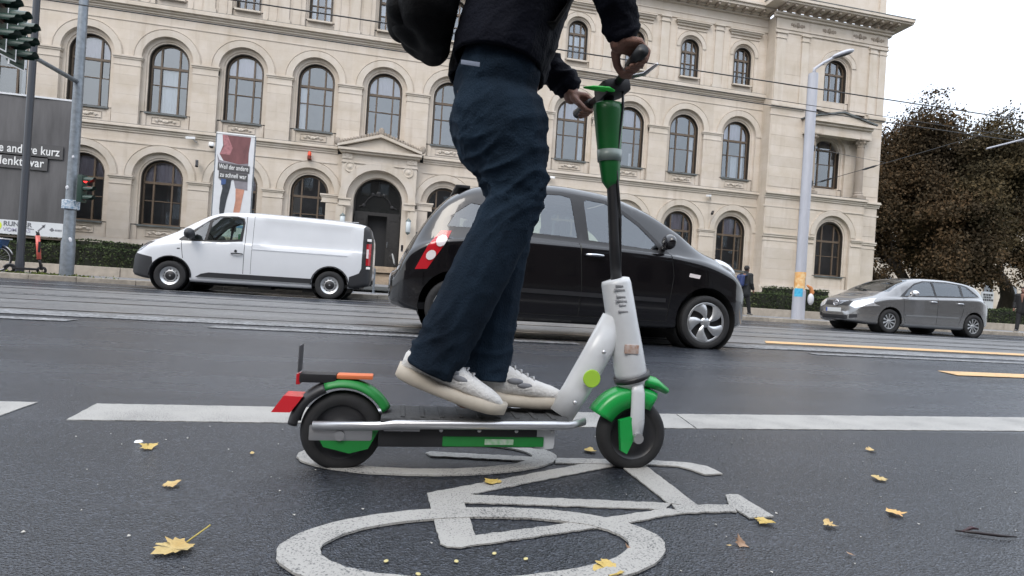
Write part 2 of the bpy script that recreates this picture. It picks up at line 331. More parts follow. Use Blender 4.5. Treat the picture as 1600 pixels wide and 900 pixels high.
# bicycle symbol, read by a rider coming from the left
sym = MB()
def ring(cx, cy, rx, ry, wx, wy, n=64):
    po = [(cx + rx * math.cos(2 * math.pi * i / n) + random.uniform(-.002, .002), cy + ry * math.sin(2 * math.pi * i / n) + random.uniform(-.002, .002)) for i in range(n)]
    pi_ = [(cx + (rx - wx) * math.cos(2 * math.pi * i / n) + random.uniform(-.002, .002), cy + (ry - wy) * math.sin(2 * math.pi * i / n) + random.uniform(-.002, .002)) for i in range(n)]
    z = 0.0112
    V = [(p[0], p[1], z) for p in po] + [(p[0], p[1], z) for p in pi_] + [(p[0], p[1], 0.006) for p in po] + [(p[0], p[1], 0.006) for p in pi_]
    F = []
    for i in range(n):
        j = (i + 1) % n; F += [(i, j, n + j, n + i), (2 * n + i, 2 * n + j, j, i), (n + i, n + j, 3 * n + j, 3 * n + i)]
    sym.add(V, F)
ring(0.195, 1.125, 0.405, 0.187, 0.082, 0.055); ring(0.122, 1.72, 0.402, 0.18, 0.082, 0.05)
SY = [[(0.092, 1.413), (0.615, 1.652), (0.712, 1.633), (0.169, 1.386)], [(0.171, 1.403), (0.727, 1.325), (0.694, 1.286), (0.174, 1.349)],
      [(0.092, 1.413), (0.179, 1.398), (0.186, 1.167), (0.168, 1.125), (0.15, 1.118), (0.121, 1.12), (0.109, 1.134)],
      [(0.183, 1.167), (0.442, 1.224), (0.707, 1.293), (0.736, 1.264), (0.486, 1.194), (0.168, 1.122)], [(0.71, 1.639), (0.796, 1.639), (0.797, 1.302), (0.721, 1.321)],
      [(0.726, 1.313), (0.901, 1.306), (0.88, 1.262), (0.8, 1.266), (0.715, 1.258)], [(0.92, 1.371), (0.938, 1.379), (0.961, 1.379), (0.966, 1.227), (0.893, 1.223), (0.885, 1.298)],
      [(0.513, 1.695), (0.825, 1.677), (0.806, 1.627), (0.503, 1.646)], [(0.82, 1.677), (0.887, 1.664), (0.961, 1.651), (1.009, 1.613), (1.019, 1.542), (0.952, 1.537), (0.939, 1.572), (0.907, 1.614), (0.8, 1.633)],
      [(0.102, 1.744), (0.116, 1.757), (0.5, 1.695), (0.488, 1.652), (0.114, 1.712)]]
for k, p in enumerate(SY): sym.prism(wobble(p, 0.0025, 0.015), 'z', 0.006, 0.0088 + 0.0002 * k)
sym.build("bicycle_symbol", PAINT, road, label="large white bicycle symbol painted on the cycle lane")
# far markings
mark("edge_line", wobble([(-30, 5.93), (40, 5.93), (40, 6.33), (-30, 6.33)], 0.03, 0.4), PAINT_F, 0.005)
for x in (-6.5, -1.75, 9.2): mark("lane_line", [(x, 5.46), (x + 3.6, 5.46), (x + 3.6, 5.66), (x, 5.66)], PAINT_F, 0.005)
mark("lane_line", [(4.75, 5.5), (8.9, 5.5), (8.9, 5.66), (4.75, 5.66)], PAINT_F, 0.005)
mark("edge_line", [(-40, 9.06), (60, 9.06), (60, 9.20), (-40, 9.20)], PAINT_F, 0.010)
mark("edge_line", [(-40, 13.15), (60, 13.15), (60, 13.3), (-40, 13.3)], PAINT_F, 0.005)
mark("yellow_line", [(5.0, 6.75), (16, 6.75), (16, 7.12), (5.25, 7.12)], PAINT_Y, 0.011, "long yellow temporary line beside the grey car")
mark("yellow_line", [(5.19, 4.42), (5.10, 4.15), (9, 4.15), (9, 4.42)], PAINT_Y, 0.006, "short yellow line nearer the camera at right")
# kerb of single granite stones, pavement, planter wall of stone blocks
kerb = structure(MB().box(-80, 120, KERB_Y + 0.02, KERB_Y + 0.28, -0.05, 0.10).build("kerb", GRAN))
meshes = []
for L in (1.05, 1.35, 1.55):
    meshes.append((L, MB().cbox(L / 2, 0.15, 0.03, L - 0.018, 0.30, 0.18, 0.018).mesh("kerb_stone", GRAN)))
x = -16.0; k = 0
while x < 34:
    L, me = meshes[random.randrange(3)]
    child("kerb_stone", me, kerb, (x, KERB_Y + random.uniform(-0.008, 0.008), random.uniform(-0.006, 0.006)), (0, random.uniform(-.004, .004), random.uniform(-0.004, 0.004))); x += L
structure(sheet("pavement", -150, 220, KERB_Y + 0.28, WALL_Y, 0.105, PAVE))
BLK = mat("planter_stone", (0.36, 0.315, 0.26), 0.85, var=0.16, vscale=4, bump=0.25, bscale=30, rand=0.08)
def planter(x0, x1, label, step=2.05):
    t = thing("planter_wall", label, "low wall", ((x0 + x1) / 2, WALL_Y, 0.1), group="planter walls along the pavement"); cx = (x0 + x1) / 2
    MB().box(x0 - cx, x1 - cx, 0.03, 0.3, 0, 0.27).build("wall_core", BLK, t)
    x = x0; me = MB().cbox(0, 0.16, 0.145, step - 0.02, 0.34, 0.29, 0.012).mesh("stone_block", BLK)
    while x < x1 - 0.1:
        child("stone_block", me, t, (x + step / 2 - cx, random.uniform(-0.006, 0.006), random.uniform(-.003, .003))); x += step
    return t
planter(-22.8, -4.35, "low sandstone planter wall behind the grey signal pole and white van")
planter(10.6, 33.2, "low sandstone planter wall behind the pale lamp post and grey car")
GRASS = mat("lawn_grass", (0.05, 0.07, 0.03), 0.9, var=0.4, vscale=3)
structure(sheet("lawn", -150, 220, WALL_Y + 0.3, FAC_Y - 2.2, 0.30, GRASS))
structure(sheet("forecourt", -4.3, 10.5, WALL_Y + 0.1, FAC_Y - 0.2, 0.309, PAVE))
structure(sheet("lawn", 29.5, 220, FAC_Y - 2.2, 140, 0.30, GRASS)); 
structure(sheet("terrace", -150, 29.4, FAC_Y - 2.2, FAC_Y + 0.2, 0.9, PAVE))

# ------------------------------------------------------------------ the building
BAY = 3.515; BX0 = -1.65
bld = thing("stone_building", "long pale sandstone building with three storeys of arched windows and a columned corner pavilion", "building", (0, FAC_Y, 0))
def arch(a, z0, zs, n=18, cx=0.0):
    return [(cx - a, z0)] + [(cx - a * math.cos(math.pi * i / n), zs + a * math.sin(math.pi * i / n)) for i in range(n + 1)] + [(cx + a, z0)]
def face_with_arch(b, x0, x1, z0, z1, ap, y):
    """front face (towards -y) of a wall piece with an arched gap open at z0"""
    n = len(ap); V = [(x0, y, z0)] + [(p[0], y, p[1]) for p in ap] + [(x1, y, z0), (x1, y, z1), (x0, y, z1)]
    # quads from the arch to the outline keep the shading clean
    top = []
    for p in ap:
        t = (p[0] - ap[0][0]) / (ap[-1][0] - ap[0][0]); top.append((x0 + (x1 - x0) * t, z1))
    P = [(x0, z0)] + [(x0, z1)]
    V = [(p[0], y, p[1]) for p in ap] + [(q[0], y, q[1]) for q in top]; F = []
    for i in range(n - 1): F.append((i, i + 1, n + i + 1, n + i))
    V += [(x0, y, z0), (x1, y, z0)]
    F = [f[::1] for f in F[1:-1]]
    F.append((len(V) - 2, 0, 1, n + 1, n)); F.append((n - 2, n - 1, len(V) - 1, 2 * n - 1, 2 * n - 2))
    b.add(V, F)
def strip(b, pa, ya, pb, yb):
    n = len(pa); V = [(p[0], ya, p[1]) for p in pa] + [(p[0], yb, p[1]) for p in pb]
    b.add(V, [(i, n + i, n + i + 1, i + 1) for i in range(n - 1)])
def bay_mesh(half, z0, z1, ro, ri, zs, sill, d1=0.17, d2=0.50, apron=True):
    b = MB(); o = arch(ro, z0, zs); i_ = arch(ri, sill, zs); i2 = arch(ri - 0.05, sill, zs); mid = arch(ri + 0.10, sill, zs); o2 = arch(ro, sill, zs)
    face_with_arch(b, -half, half, z0, z1, o, 0.0)
    strip(b, o, 0.0, o, d1)
    strip(b, o2, d1, mid, d1); strip(b, mid, d1, mid, d1 + 0.05); strip(b, mid, d1 + 0.05, i_, d1 + 0.05); strip(b, i_, d1 + 0.05, i2, d2 + 0.05)
    b.box(-ro, ro, d1 + 0.03, d2 + 0.1, z0, sill - 0.05); b.box(-ri, ri, d1 + 0.02, d2 + 0.1, sill - 0.05, sill)
    if apron and sill - z0 > 0.5:
        h0, h1 = z0 + 0.12, sill - 0.1
        b.box(-ro + 0.1, -ro + 0.28, d1 - 0.02, d1 + 0.05, z0, sill - 0.05); b.box(ro - 0.28, ro - 0.1, d1 - 0.02, d1 + 0.05, z0, sill - 0.05)
    return b
def archivolt_mesh(ri, ro_, zs):
    b = MB(); a0 = arch(ri, zs, zs, 22)[1:-1]; a1 = arch(ro_ - 0.05, zs, zs, 22)[1:-1]; a2 = arch(ro_ - 0.03, zs, zs, 22)[1:-1]; a3 = arch(ro_, zs, zs, 22)[1:-1]
    strip(b, a0, 0.02, a0, -0.035) if False else None
    strip(b, a1, -0.045, a0, -0.03); strip(b, a0, -0.03, a0, 0.02); strip(b, a2, -0.02, a1, -0.045); strip(b, a3, -0.055, a2, -0.02); strip(b, a3, 0.01, a3, -0.055)
    return b.mesh("archivolt", STONE_T, angle=35)
def ornament_mesh(w_, z):
    b = MB(); b.box(-w_, w_, -0.012, 0.02, z - 0.17, z - 0.15); b.box(-w_, w_, -0.012, 0.02, z + 0.15, z + 0.17); b.box(-w_, -w_ + .02, -0.012, 0.02, z - .15, z + .15); b.box(w_ - .02, w_, -0.012, 0.02, z - .15, z + .15)
    for s in (-1, 1):
        for q in range(3): b.lathe([(0.0, -0.025), (0.05, -0.022), (0.075, 0.0)], (s * (0.07 + q * 0.16), 0, z + (0.03 if q % 2 else -0.02)), 'y', 8)
        b.tube([(s * 0.05, -0.01, z - .06), (s * .25, -.02, z + .06), (s * .5, -.01, z - .02)], 0.02, 5)
    b.ball((0, 0, z), 0.07, 0.03, 0.09, 8, 6)
    return b.mesh("apron_relief", STONE_T, angle=40)
def window_parts(a, sill, zs, transom, bars, m=0.42, fw_=0.075, glaze_join=False):
    """frame mesh and the list of pane meshes of an arched timber window, front at y=0"""
    fr = MB(); ou = arch(a, sill, zs); inn = arch(a - fw_, sill + fw_, zs)
    strip(fr, ou, -0.03, inn, -0.03); strip(fr, inn, -0.03, inn, 0.05)
    fr.box(-a + .001, a - .001, -0.034, 0.05, sill, sill + fw_)
    top = lambda x: zs + math.sqrt(max(0, (a - fw_ * .5) ** 2 - x * x))
    for s in (-1, 1): fr.box(s * m - 0.04, s * m + 0.04, -0.036, 0.05, sill + fw_ - .01, top(m) - 0.02)
    fr.box(-a + .02, a - .02, -0.045, 0.05, transom - 0.06, transom + 0.06)
    for z in bars: fr.box(-a + .02, a - .02, -0.026, 0.04, z - 0.022, z + 0.022)
    n0 = len(fr.f); strip(fr, arch(a + .012, sill, zs), -.20, arch(a + .004, sill, zs), -.02); fr.m[n0:] = [1] * (len(fr.f) - n0)  # casing strips carry the reveal's dark shade band as colour
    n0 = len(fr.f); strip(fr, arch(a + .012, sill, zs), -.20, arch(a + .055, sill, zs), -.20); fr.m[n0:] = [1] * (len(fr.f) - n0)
    fm = fr.mesh("window", [WOOD_F, REVEAL_SHADE])
    panes = []; y = 0.015
    rows = [sill + fw_] + list(bars) + [transom]
    cols = [(-a + fw_, -m - .04), (-m + .04, m - .04), (m + .04, a - fw_)]
    for i in range(len(rows) - 1):
        z0, z1 = rows[i] + .02, rows[i + 1] - .02
        for (x0, x1) in cols: panes.append([(x0, z0), (x1, z0), (x1, min(z1, 1e9)), (x0, z1)])
    zt = transom + .06; rr = a - fw_
    for (x0, x1) in cols:
        pts = [(x0, zt), (x1, zt)]
        for i in range(7):
            x = x1 + (x0 - x1) * i / 6; z = zs + math.sqrt(max(0.0, rr * rr - x * x)); pts.append((x, max(z, zt)))
        panes.append(pts)
    out_ = []
    for P in panes:
        cx = sum(p[0] for p in P) / len(P); cz = sum(p[1] for p in P) / len(P)
        out_.append(((cx, cz), [(p[0] - cx, p[1] - cz) for p in P]))
    if glaze_join:
        b = MB()
        for (c, P) in out_: b.add([(p[0] + c[0], y, p[1] + c[1]) for p in P], [list(range(len(P)))])
        return fm, [((0, 0), b.mesh("glazing", PANE))]
    return fm, [(c, MB().add([(p[0], 0, p[1]) for p in P], [list(range(len(P)))]).mesh("pane", PANE)) for (c, P) in out_]
def place_window(parts, x, y, a, sill, zs, curt, name="window", transom=0):
    fm, panes = parts; wn = child(name, fm, bld, (x, y, 0))
    for (c, me) in panes:
        child("pane" if me.name.startswith("pane") else "glazing", me, wn, (c[0], 0.015, c[1]), (random.gauss(0, .016), 0, random.gauss(0, .02)) if me.name.startswith("pane") else (0, 0, 0))
    if curt:
        b = MB()
        for (x0, x1, z0, z1, mi) in curt:
            n = max(2, int((x1 - x0) / .07)); V = []
            for i in range(n + 1):
                xx = x0 + (x1 - x0) * i / n; yy = 0.14 + 0.02 * math.sin(i * 1.9); V += [(xx, yy, z0), (xx, yy, z1)]
            b.add(V, [(2 * i, 2 * i + 2, 2 * i + 3, 2 * i + 1) for i in range(n)], mi)
        b.build("curtain", [CURTAIN, BLIND], wn)
    return wn
ZG0, ZG1, Z11, Z2, Z21 = 1.75, 7.0, 12.95, 13.35, 17.2
HB = BAY / 2
G_A, G_S, G_ZS, G_RO = 0.94, 2.53, 4.88, 1.27
F_A, F_S, F_ZS, F_RO = 0.905, 8.13, 10.74, 1.17
S_A, S_S, S_ZS = 0.56, 13.85, 15.58
g_bay = bay_mesh(HB, ZG0, ZG1, G_RO, G_A, G_ZS, G_S).mesh("bay_wall", STONE, angle=35)
f_bay = bay_mesh(HB, 7.38, Z11, F_RO, F_A, F_ZS, F_S).mesh("bay_wall", STONE, angle=35)
s_b = bay_mesh(HB, Z2, Z21, 0.74, S_A, S_ZS, S_S, 0.10, 0.36, False)
for s in (-1, 1):
    s_b.box(s * 0.98 - .02, s * 0.98 + .02, -0.03, 0.02, 13.5, 16.7); s_b.box(s * 1.40 - .015, s * 1.40 + .015, -0.02, 0.02, 13.5, 17.1)
s_bay = s_b.mesh("bay_wall", STONE, angle=35)
g_av = archivolt_mesh(G_RO, 1.62, G_ZS); f_av = archivolt_mesh(F_RO, 1.52, F_ZS); s_av = archivolt_mesh(0.74, 0.99, S_ZS)
g_orn = ornament_mesh(0.62, 2.13); f_orn = ornament_mesh(0.66, 7.76)
g_win = window_parts(G_A - .04, G_S, G_ZS, 4.66, [3.75]); f_win = window_parts(F_A - .04, F_S, F_ZS, 10.46, [9.57]); s_win = window_parts(S_A - .04, S_S, S_ZS, 15.40, [14.7], 0.2, 0.055, True)
def impost(w_, z0, z1, proud=0.07, xr=0.0):
    b = MB(); h = z1 - z0
    b.box(-w_ - .0, w_ + .0, -0.02, 0.17, z0, z1 - .16); b.box(-w_ - .03, w_ + .03, -proud * .6, 0.19, z0, z0 + .05)
    b.box(-w_ - .05, w_ + .05, -proud * .8, 0.20, z1 - .16, z1 - .08); b.box(-w_ - .08, w_ + .08, -proud * 1.4, 0.22, z1 - .08, z1)
    return b.mesh("impost", STONE_T)
g_imp = impost(HB - G_RO, 4.42, 4.86); f_imp = impost(HB - F_RO, 10.24, 10.72)
sill_m = {k: MB().box(-a - .06, a + .06, -0.07, 0.30, s - 0.09, s - .002).mesh("window_sill", LEAD if k != 's' else STONE_T) for k, a, s in (('g', G_A, G_S), ('f', F_A, F_S), ('s', S_A, S_S))}
hood_m = MB().box(-1.0, 1.0, -0.10, .02, 16.80, 16.92).box(-1.08, 1.08, -0.20, .02, 16.92, 17.0).box(-1.14, 1.14, -0.27, .02, 17.0, 17.06).box(-.98, .98, -.05, .02, 16.62, 16.66).mesh("hood_mould", STONE_T)
pil_m = MB().box(-.25, .25, -.07, .02, 13.36, 16.85).box(-.31, .31, -.10, .02, 13.36, 13.6).box(-.30, .30, -.12, .02, 16.85, 16.92).box(-.25, .25, -.08, .02, 16.92, 17.12).box(-.33, .33, -.15, .02, 17.12, 17.22).mesh("pilaster", STONE_T)
pier_g = [MB().cbox(0, -.004, .0, 2 * (HB - G_RO) - .003, .03, .434, .0015).mesh("stone_block", STONE_B)]
pier_f = [MB().cbox(0, -.004, .0, 2 * (HB - F_RO) - .003, .03, .474, .0015).mesh("stone_block", STONE_B)]
pier_h = {}
def half_blocks(x, z, w_, h):
    key = (round(w_, 2), round(h, 2))
    if key not in pier_h: pier_h[key] = MB().cbox(0, -.004, 0, w_ - .006, .03, h - .006, .003).mesh("stone_block", STONE_B)
    child("stone_block", pier_h[key], bld, (x, random.uniform(-.003, .003), z))
for k in range(-6, 7):
    x = BX0 + k * BAY; rnd = random.random
    if k != 0:
        child("bay_wall", g_bay, bld, (x, 0, 0)); child("archivolt", g_av, bld, (x, 0, 0)); child("apron_relief", g_orn, bld, (x, .17, 0)); child("window_sill", sill_m['g'], bld, (x, .17, 0))
        cu = [(-.86, .86, 4.72, 5.75, 1)] if k <= -1 or k >= 5 else []
        if k == 6 or k == 5: cu = [(-.4, .38, 4.72, 5.7, 1), (.5, .8, 4.72, 5.5, 1)]
        if k in (-3,): cu += [(-.4, .36, 2.6, 4.6, 0)] if False else []
        if k == -1: cu = []
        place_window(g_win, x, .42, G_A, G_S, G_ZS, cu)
    child("bay_wall", f_bay, bld, (x, 0, 0)); child("archivolt", f_av, bld, (x, 0, 0)); child("apron_relief", f_orn, bld, (x, .17, 0)); child("window_sill", sill_m['f'], bld, (x, .17, 0))
    cu = {-5: [(.5, .8, 8.2, 11.3, 0)], -4: [(-.8, -.55, 8.2, 10.4, 0), (-.8, .8, 10.5, 11.5, 1)], -3: [(-.36, .36, 8.2, 10.4, 0)], -2: [(-.8, .8, 10.5, 11.5, 1)], -1: [(-.83, -.48, 8.2, 10.4, 0)], 0: [(-.8, .8, 10.5, 11.5, 1)], 1: [(.45, .8, 8.2, 10.4, 0)],
          3: [(.55, .8, 8.2, 9.5, 0), (-.8, .8, 10.5, 11.5, 1)], 4: [(.2, .5, 8.2, 9.0, 0), (-.3, .8, 10.5, 11.5, 1)], 5: [(.5, .8, 8.2, 10.4, 0)], 6: [(-.1, .3, 8.2, 9.6, 0), (.45, .7, 8.2, 10.4, 0), (-.8, .8, 10.5, 11.5, 1)]}.get(k, [])
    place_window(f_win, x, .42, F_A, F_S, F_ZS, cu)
    child("bay_wall", s_bay, bld, (x, 0, 0)); child("archivolt", s_av, bld, (x, 0, 0)); child("window_sill", sill_m['s'], bld, (x, .02, 0)); child("hood_mould", hood_m, bld, (x, 0, 0))
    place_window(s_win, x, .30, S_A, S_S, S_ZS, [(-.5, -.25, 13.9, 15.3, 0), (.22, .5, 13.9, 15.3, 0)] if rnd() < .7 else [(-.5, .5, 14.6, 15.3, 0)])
    xp = x + HB
    if k < 6:
        if k not in (-1, 0):
            child("impost", g_imp, bld, (xp, 0, 0))
            for q in range(6): child("stone_block", pier_g[0], bld, (xp, random.uniform(-.003, .003), 1.99 + .437 * q))
        child("impost", f_imp, bld, (xp, 0, 0)); child("pilaster", pil_m, bld, (xp, 0, 0))
        for q in range(6): child("stone_block", pier_f[0], bld, (xp, random.uniform(-.003, .003), 7.63 + .477 * q))
XL, XR = BX0 - 6.5 * BAY, BX0 + 6.5 * BAY
def course(name, x0, x1, prof, y=0.0, m=STONE_T):
    """moulding of stepped (z0, z1, proud) bands"""
    b = MB()
    for (z0, z1, p) in prof: b.box(x0, x1, y - p, y + .03, z0, z1)
    return b.build(name, m, bld)
C1 = [(6.46, 6.54, .035), (7.0, 7.10, .05), (7.10, 7.22, .10), (7.22, 7.30, .20), (7.30, 7.37, .16)]
C2 = [(12.42, 12.47, .03), (12.94, 13.04, .06), (13.04, 13.14, .14), (13.14, 13.28, .26), (13.28, 13.35, .22)]
C3 = [(17.2, 17.5, .06), (17.5, 17.56, .10), (17.56, 18.0, .05), (18.0, 18.12, .18), (18.12, 18.22, .30), (18.22, 18.38, .75), (18.38, 18.5, .85)]
course("string_course", XL, -3.85, C1); course("string_course", 0.6, 20.95, C1)
course("string_course", XL, 20.95, C2); course("cornice", XL, 20.95, C3)
course("lead_capping", XL, 20.95, [(7.372, 7.385, .165)], 0, LEAD); course("lead_capping", XL, 20.95, [(13.352, 13.366, .225)], 0, LEAD)
course("plinth", XL, -3.7, [(0.0, 1.45, .22), (1.45, 1.6, .16), (1.6, 1.75, .10)]); course("plinth", .5, 20.95, [(0.0, 1.45, .22), (1.45, 1.6, .16), (1.6, 1.75, .10)])
att = MB(); att.box(XL, 20.95, .3, .6, 18.5, 20.4); att.box(XL, 40 - 11.2, .62, 14, 17.2, 18.4); att.build("attic_wall", STONE, bld)
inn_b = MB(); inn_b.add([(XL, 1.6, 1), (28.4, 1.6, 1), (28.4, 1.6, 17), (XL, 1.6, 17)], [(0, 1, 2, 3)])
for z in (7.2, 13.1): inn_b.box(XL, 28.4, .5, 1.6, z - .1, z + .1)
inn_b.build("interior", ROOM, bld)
# ---- portal
px0, px1 = -3.55, 0.30; pc = BX0; pa = 1.27; pz = 4.70
b = MB(); ap = arch(pa + .33, 1.2, pz, 22, pc); face_with_arch(b, px0, px1, 1.2, 7.05, ap, -.36); strip(b, ap, -.36, ap, .0)
b.box(px0, px0 + .01, -.358, .0, 1.2, 7.05); b.box(px1 - .01, px1, -.358, .0, 1.2, 7.05)
a2 = arch(pa, 1.2, pz, 22, pc); strip(b, ap, -.08, a2, -.05); strip(b, a2, -.05, a2, .5)
b.box(px0 - HB + 1.6, px0 + .02, -.02, .3, 1.2, 7.02); b.box(px1 - .02, px1 + HB - 1.6, -.02, .3, 1.2, 7.02)
b.build("portal", STONE_T, bld, angle=35)
b = MB(); a3 = arch(pa + .33, pz, pz, 22, pc)[1:-1]; a4 = arch(pa + .70, pz, pz, 22, pc)[1:-1]
strip(b, a4, -.42, a3, -.40); strip(b, a3, -.40, a3, -.3); strip(b, a4, -.34, a4, -.42); b.build("archivolt", STONE_T, bld, angle=35)
for sx in (-1, 1):
    cx = pc + sx * 1.66
    MB().box(cx - .33, cx + .33, -.43, -.33, 4.30, 4.36).box(cx - .33, cx + .33, -.46, -.33, 4.62, 4.70).box(cx - .29, cx + .29, -.40, -.33, 4.36, 4.62).build("impost", STONE_T, bld)
    MB().lathe([(0, -.06), (.08, -.05), (.10, -.03), (.20, -.02), (.22, -.05), (.27, -.05), (.29, 0)], (pc + sx * 1.50, -.36, 6.33), 'y', 20).build("medallion", STONE_T, bld, angle=40)
    MB().box(cx - .26, cx + .26, -.41, -.34, 6.75, 7.08).ball((cx, -.41, 6.92), .12, .03, .13, 8, 6).build("corbel_block", STONE_T, bld)
    child("impost", g_imp, bld, (pc + sx * HB * 1.0 + sx * .62, .0, 0))
    for q in range(6): half_blocks(pc + sx * (HB + .46), 1.99 + .437 * q, .86, .437)
    b = MB(); b.prism([(pc + sx * 2.08, 1.2), (pc + sx * 1.72, 1.2), (pc + sx * 1.72, 4.3), (pc + sx * 2.08, 4.3)], 'y', -.39, -.35); b.build("pilaster", STONE_T, bld)
b = MB(); b.box(px0 - .05, px1 + .05, -.42, .02, 6.55, 6.60); b.box(px0 - .12, px1 + .12, -.55, .02, 7.05, 7.16); b.box(px0 - .22, px1 + .22, -.68, .02, 7.16, 7.28)
b.prism([(px0 - .1, 7.28), (px1 + .1, 7.28), (pc, 7.95)], 'y', -.50, .0)
for sx in (-1, 1):
    e = (pc + sx * 2.16, 7.29); b.prism([(pc, 7.97), (pc, 8.12), (e[0], e[1] + .13), (e[0], e[1])] if sx > 0 else [(pc, 7.97), (e[0], e[1]), (e[0], e[1] + .13), (pc, 8.12)], 'y', -.72, .0)
b.build("pediment", STONE_T, bld)
crest = MB()
for sx in (-1, 1):
    for i in range(15):
        t = (i + .5) / 15; crest.ball((pc + sx * 2.15 * t, -.66, 8.13 - .72 * t + .06), .075, .05, .11 + .03 * random.random(), 6, 5)
crest.ball((pc, -.62, 8.25), .16, .08, .24, 8, 6); crest.ball((pc - 2.18, -.62, 7.55), .16, .08, .22, 8, 6); crest.ball((pc + 2.18, -.62, 7.55), .16, .08, .22, 8, 6)
crest.build("crest_ornament", STONE_D, bld, smooth=True)
DOORM = mat("dark_oak_door", (0.020, 0.018, 0.017), 0.45, var=0.25, vscale=5)
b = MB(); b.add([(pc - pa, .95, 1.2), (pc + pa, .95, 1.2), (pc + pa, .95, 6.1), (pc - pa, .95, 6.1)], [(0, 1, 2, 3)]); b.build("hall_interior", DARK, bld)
b = MB(); b.box(pc - pa, pc + pa, .42, .52, 3.98, 4.16); b.box(pc - pa, pc - .50, .40, .50, 1.2, 4.0); b.box(pc + .52, pc + pa, .40, .50, 1.2, 4.0)
strip(b, arch(pa, 1.2, pz, 22, pc), .40, arch(pa - .10, 1.2, pz, 22, pc), .40); b.build("door_frame", DOORM, bld)
for sx in (-1, 1):
    b = MB(); x = pc + sx * (.90 if sx > 0 else .88)
    b.box(x - .33, x + .33, .33, .40, 1.3, 3.9)
    for (z0, z1) in ((1.42, 2.2), (2.32, 3.78)):
        b.box(x - .27, x + .27, .305, .33, z0, z0 + .05); b.box(x - .27, x + .27, .305, .33, z1 - .05, z1); b.box(x - .27, x - .22, .305, .33, z0 + .05, z1 - .05); b.box(x + .22, x + .27, .305, .33, z0 + .05, z1 - .05)
    b.lathe([(0, -.03), (.12, -.02), (.15, 0)], (x, .33, 1.8), 'y', 12); d = b.build("door", DOORM, bld)
    MB().tube([(x - sx * .29, .29, 2.3), (x - sx * .29, .27, 2.45), (x - sx * .29, .29, 2.6)], .015, 6).build("handle", STEEL, d)
fan = MB(); fp = arch(pa - .1, 4.16, pz, 22, pc); fan.add([(p[0], .47, p[1]) for p in fp], [list(range(len(fp)))]); fan.build("fanlight", glass("fanlight_glass", (.35, .38, .38), .75, .02, 1.6), bld)
b = MB()
for sx in (-1, 1): b.tube([(pc + sx * 1.0, .42, 4.42), (pc + sx * .75, .42, 4.5), (pc + sx * .55, .42, 4.85), (pc + sx * .25, .42, 5.1), (pc, .42, 5.05)], .035, 6); b.ball((pc + sx * .75, .42, 4.5), .1, .04, .09, 7, 5); b.ball((pc + sx * .3, .42, 5.12), .1, .04, .09, 7, 5)
b.tube([(pc, .42, 5.0), (pc, .42, 5.85)], .012, 5); b.ball((pc, .42, 5.18), .14, .04, .12, 7, 5); b.build("fanlight_tracery", BLACK, bld)
# ---- corner pavilion
PX0, PX1, PY = 20.95, 28.85, -0.8; PC = 25.45
b = MB(); b.box(PX0, 23.3, PY, .4, 0, 18.0); b.box(27.55, PX1, PY, .4, 0, 18.0); b.box(PX1 - .3, PX1, .4, 16, 0, 18.0); b.build("pavilion_wall", STONE, bld)
for (x0, x1, zz) in ((21.05, 23.2, 0), (27.65, 28.75, 0)):
    for q in range(22):
        z = 1.8 + q * .62
        if z > 16.5 or abs(z - 7.1) < .5 or abs(z - 4.7) < .35 or abs(z - 12.1) < .45 or abs(z - 13.2) < .4: continue
        key = ('pv', x0); 
        if key not in pier_h: pier_h[key] = MB().cbox(0, -.003, 0, x1 - x0 - .006, .03, .614, .003).mesh("stone_block", STONE_B)
        child("stone_block", pier_h[key], bld, ((x0 + x1) / 2, PY + random.uniform(-.003, .003), z))
def pv_bay(y, half, z0, z1, ro, ri, zs, sill, win, wm, curt=[]):
    me = bay_mesh(half, z0, z1, ro, ri, zs, sill).mesh("bay_wall", STONE, angle=35); child("bay_wall", me, bld, (PC, y, 0))
    place_window(win, PC, y + .42, 0, 0, 0, curt)
pv_bay(PY - .35, 2.13, 0.9, 7.0, G_RO, G_A, 4.95, G_S, g_win, 0, []); child("archivolt", g_av, bld, (PC, PY - .35, .07)); child("window_sill", sill_m['g'], bld, (PC, PY - .18, 0))
MB().box(23.32, 23.33, PY - .349, PY + .3, .9, 7.0).box(27.57, 27.58, PY - .349, PY + .3, .9, 7.0).build("pavilion_return", STONE, bld)
pv_bay(PY + .35, 2.13, 7.38, 12.1, F_RO, F_A, 10.2, F_S - .1, (f_win[0], f_win[1]), 0, [(.45, .8, 8.2, 10.0, 0), (-.8, -.45, 8.2, 10.0, 0)]); child("archivolt", f_av, bld, (PC, PY + .35, -.54))
S2A = window_parts(.72, 13.35, 15.2, 15.1, [14.2], .26, .06)
pv_bay(PY + .02, 2.13, 12.7, 17.0, .98, .76, 15.2, 13.35, S2A, 0, [(-.3, -.05, 13.4, 15, 0), (.3, .6, 13.4, 15, 0)]); child("archivolt", s_av, bld, (PC, PY + .02, -.1), scale=(1.28, 1, 1.0))
for (z0, z1) in ((4.42, 4.86),):
    for (x0, x1, y) in ((PX0 - .06, 23.3, PY), (27.6, PX1 + .06, PY)): course("impost", x0, x1, [(4.42, 4.48, .04), (4.66, 4.78, .06), (4.78, 4.86, .1)], y)
    for s in (-1, 1): child("impost", MB().box(-.4, .4, -.05, .1, 4.42, 4.48).box(-.4, .4, -.07, .1, 4.7, 4.78).box(-.42, .42, -.11, .1, 4.78, 4.86).mesh("impost", STONE_T), bld, (PC + s * 1.70, PY - .35, 0))
course("string_course", PX0 - .1, 23.3, C1, PY); course("string_course", 27.6, PX1 + .12, C1, PY); course("string_course", 23.22, 27.68, C1, PY - .36)
course("lead_capping", 23.2, 27.7, [(7.372, 7.39, .17)], PY - .36, LEAD)
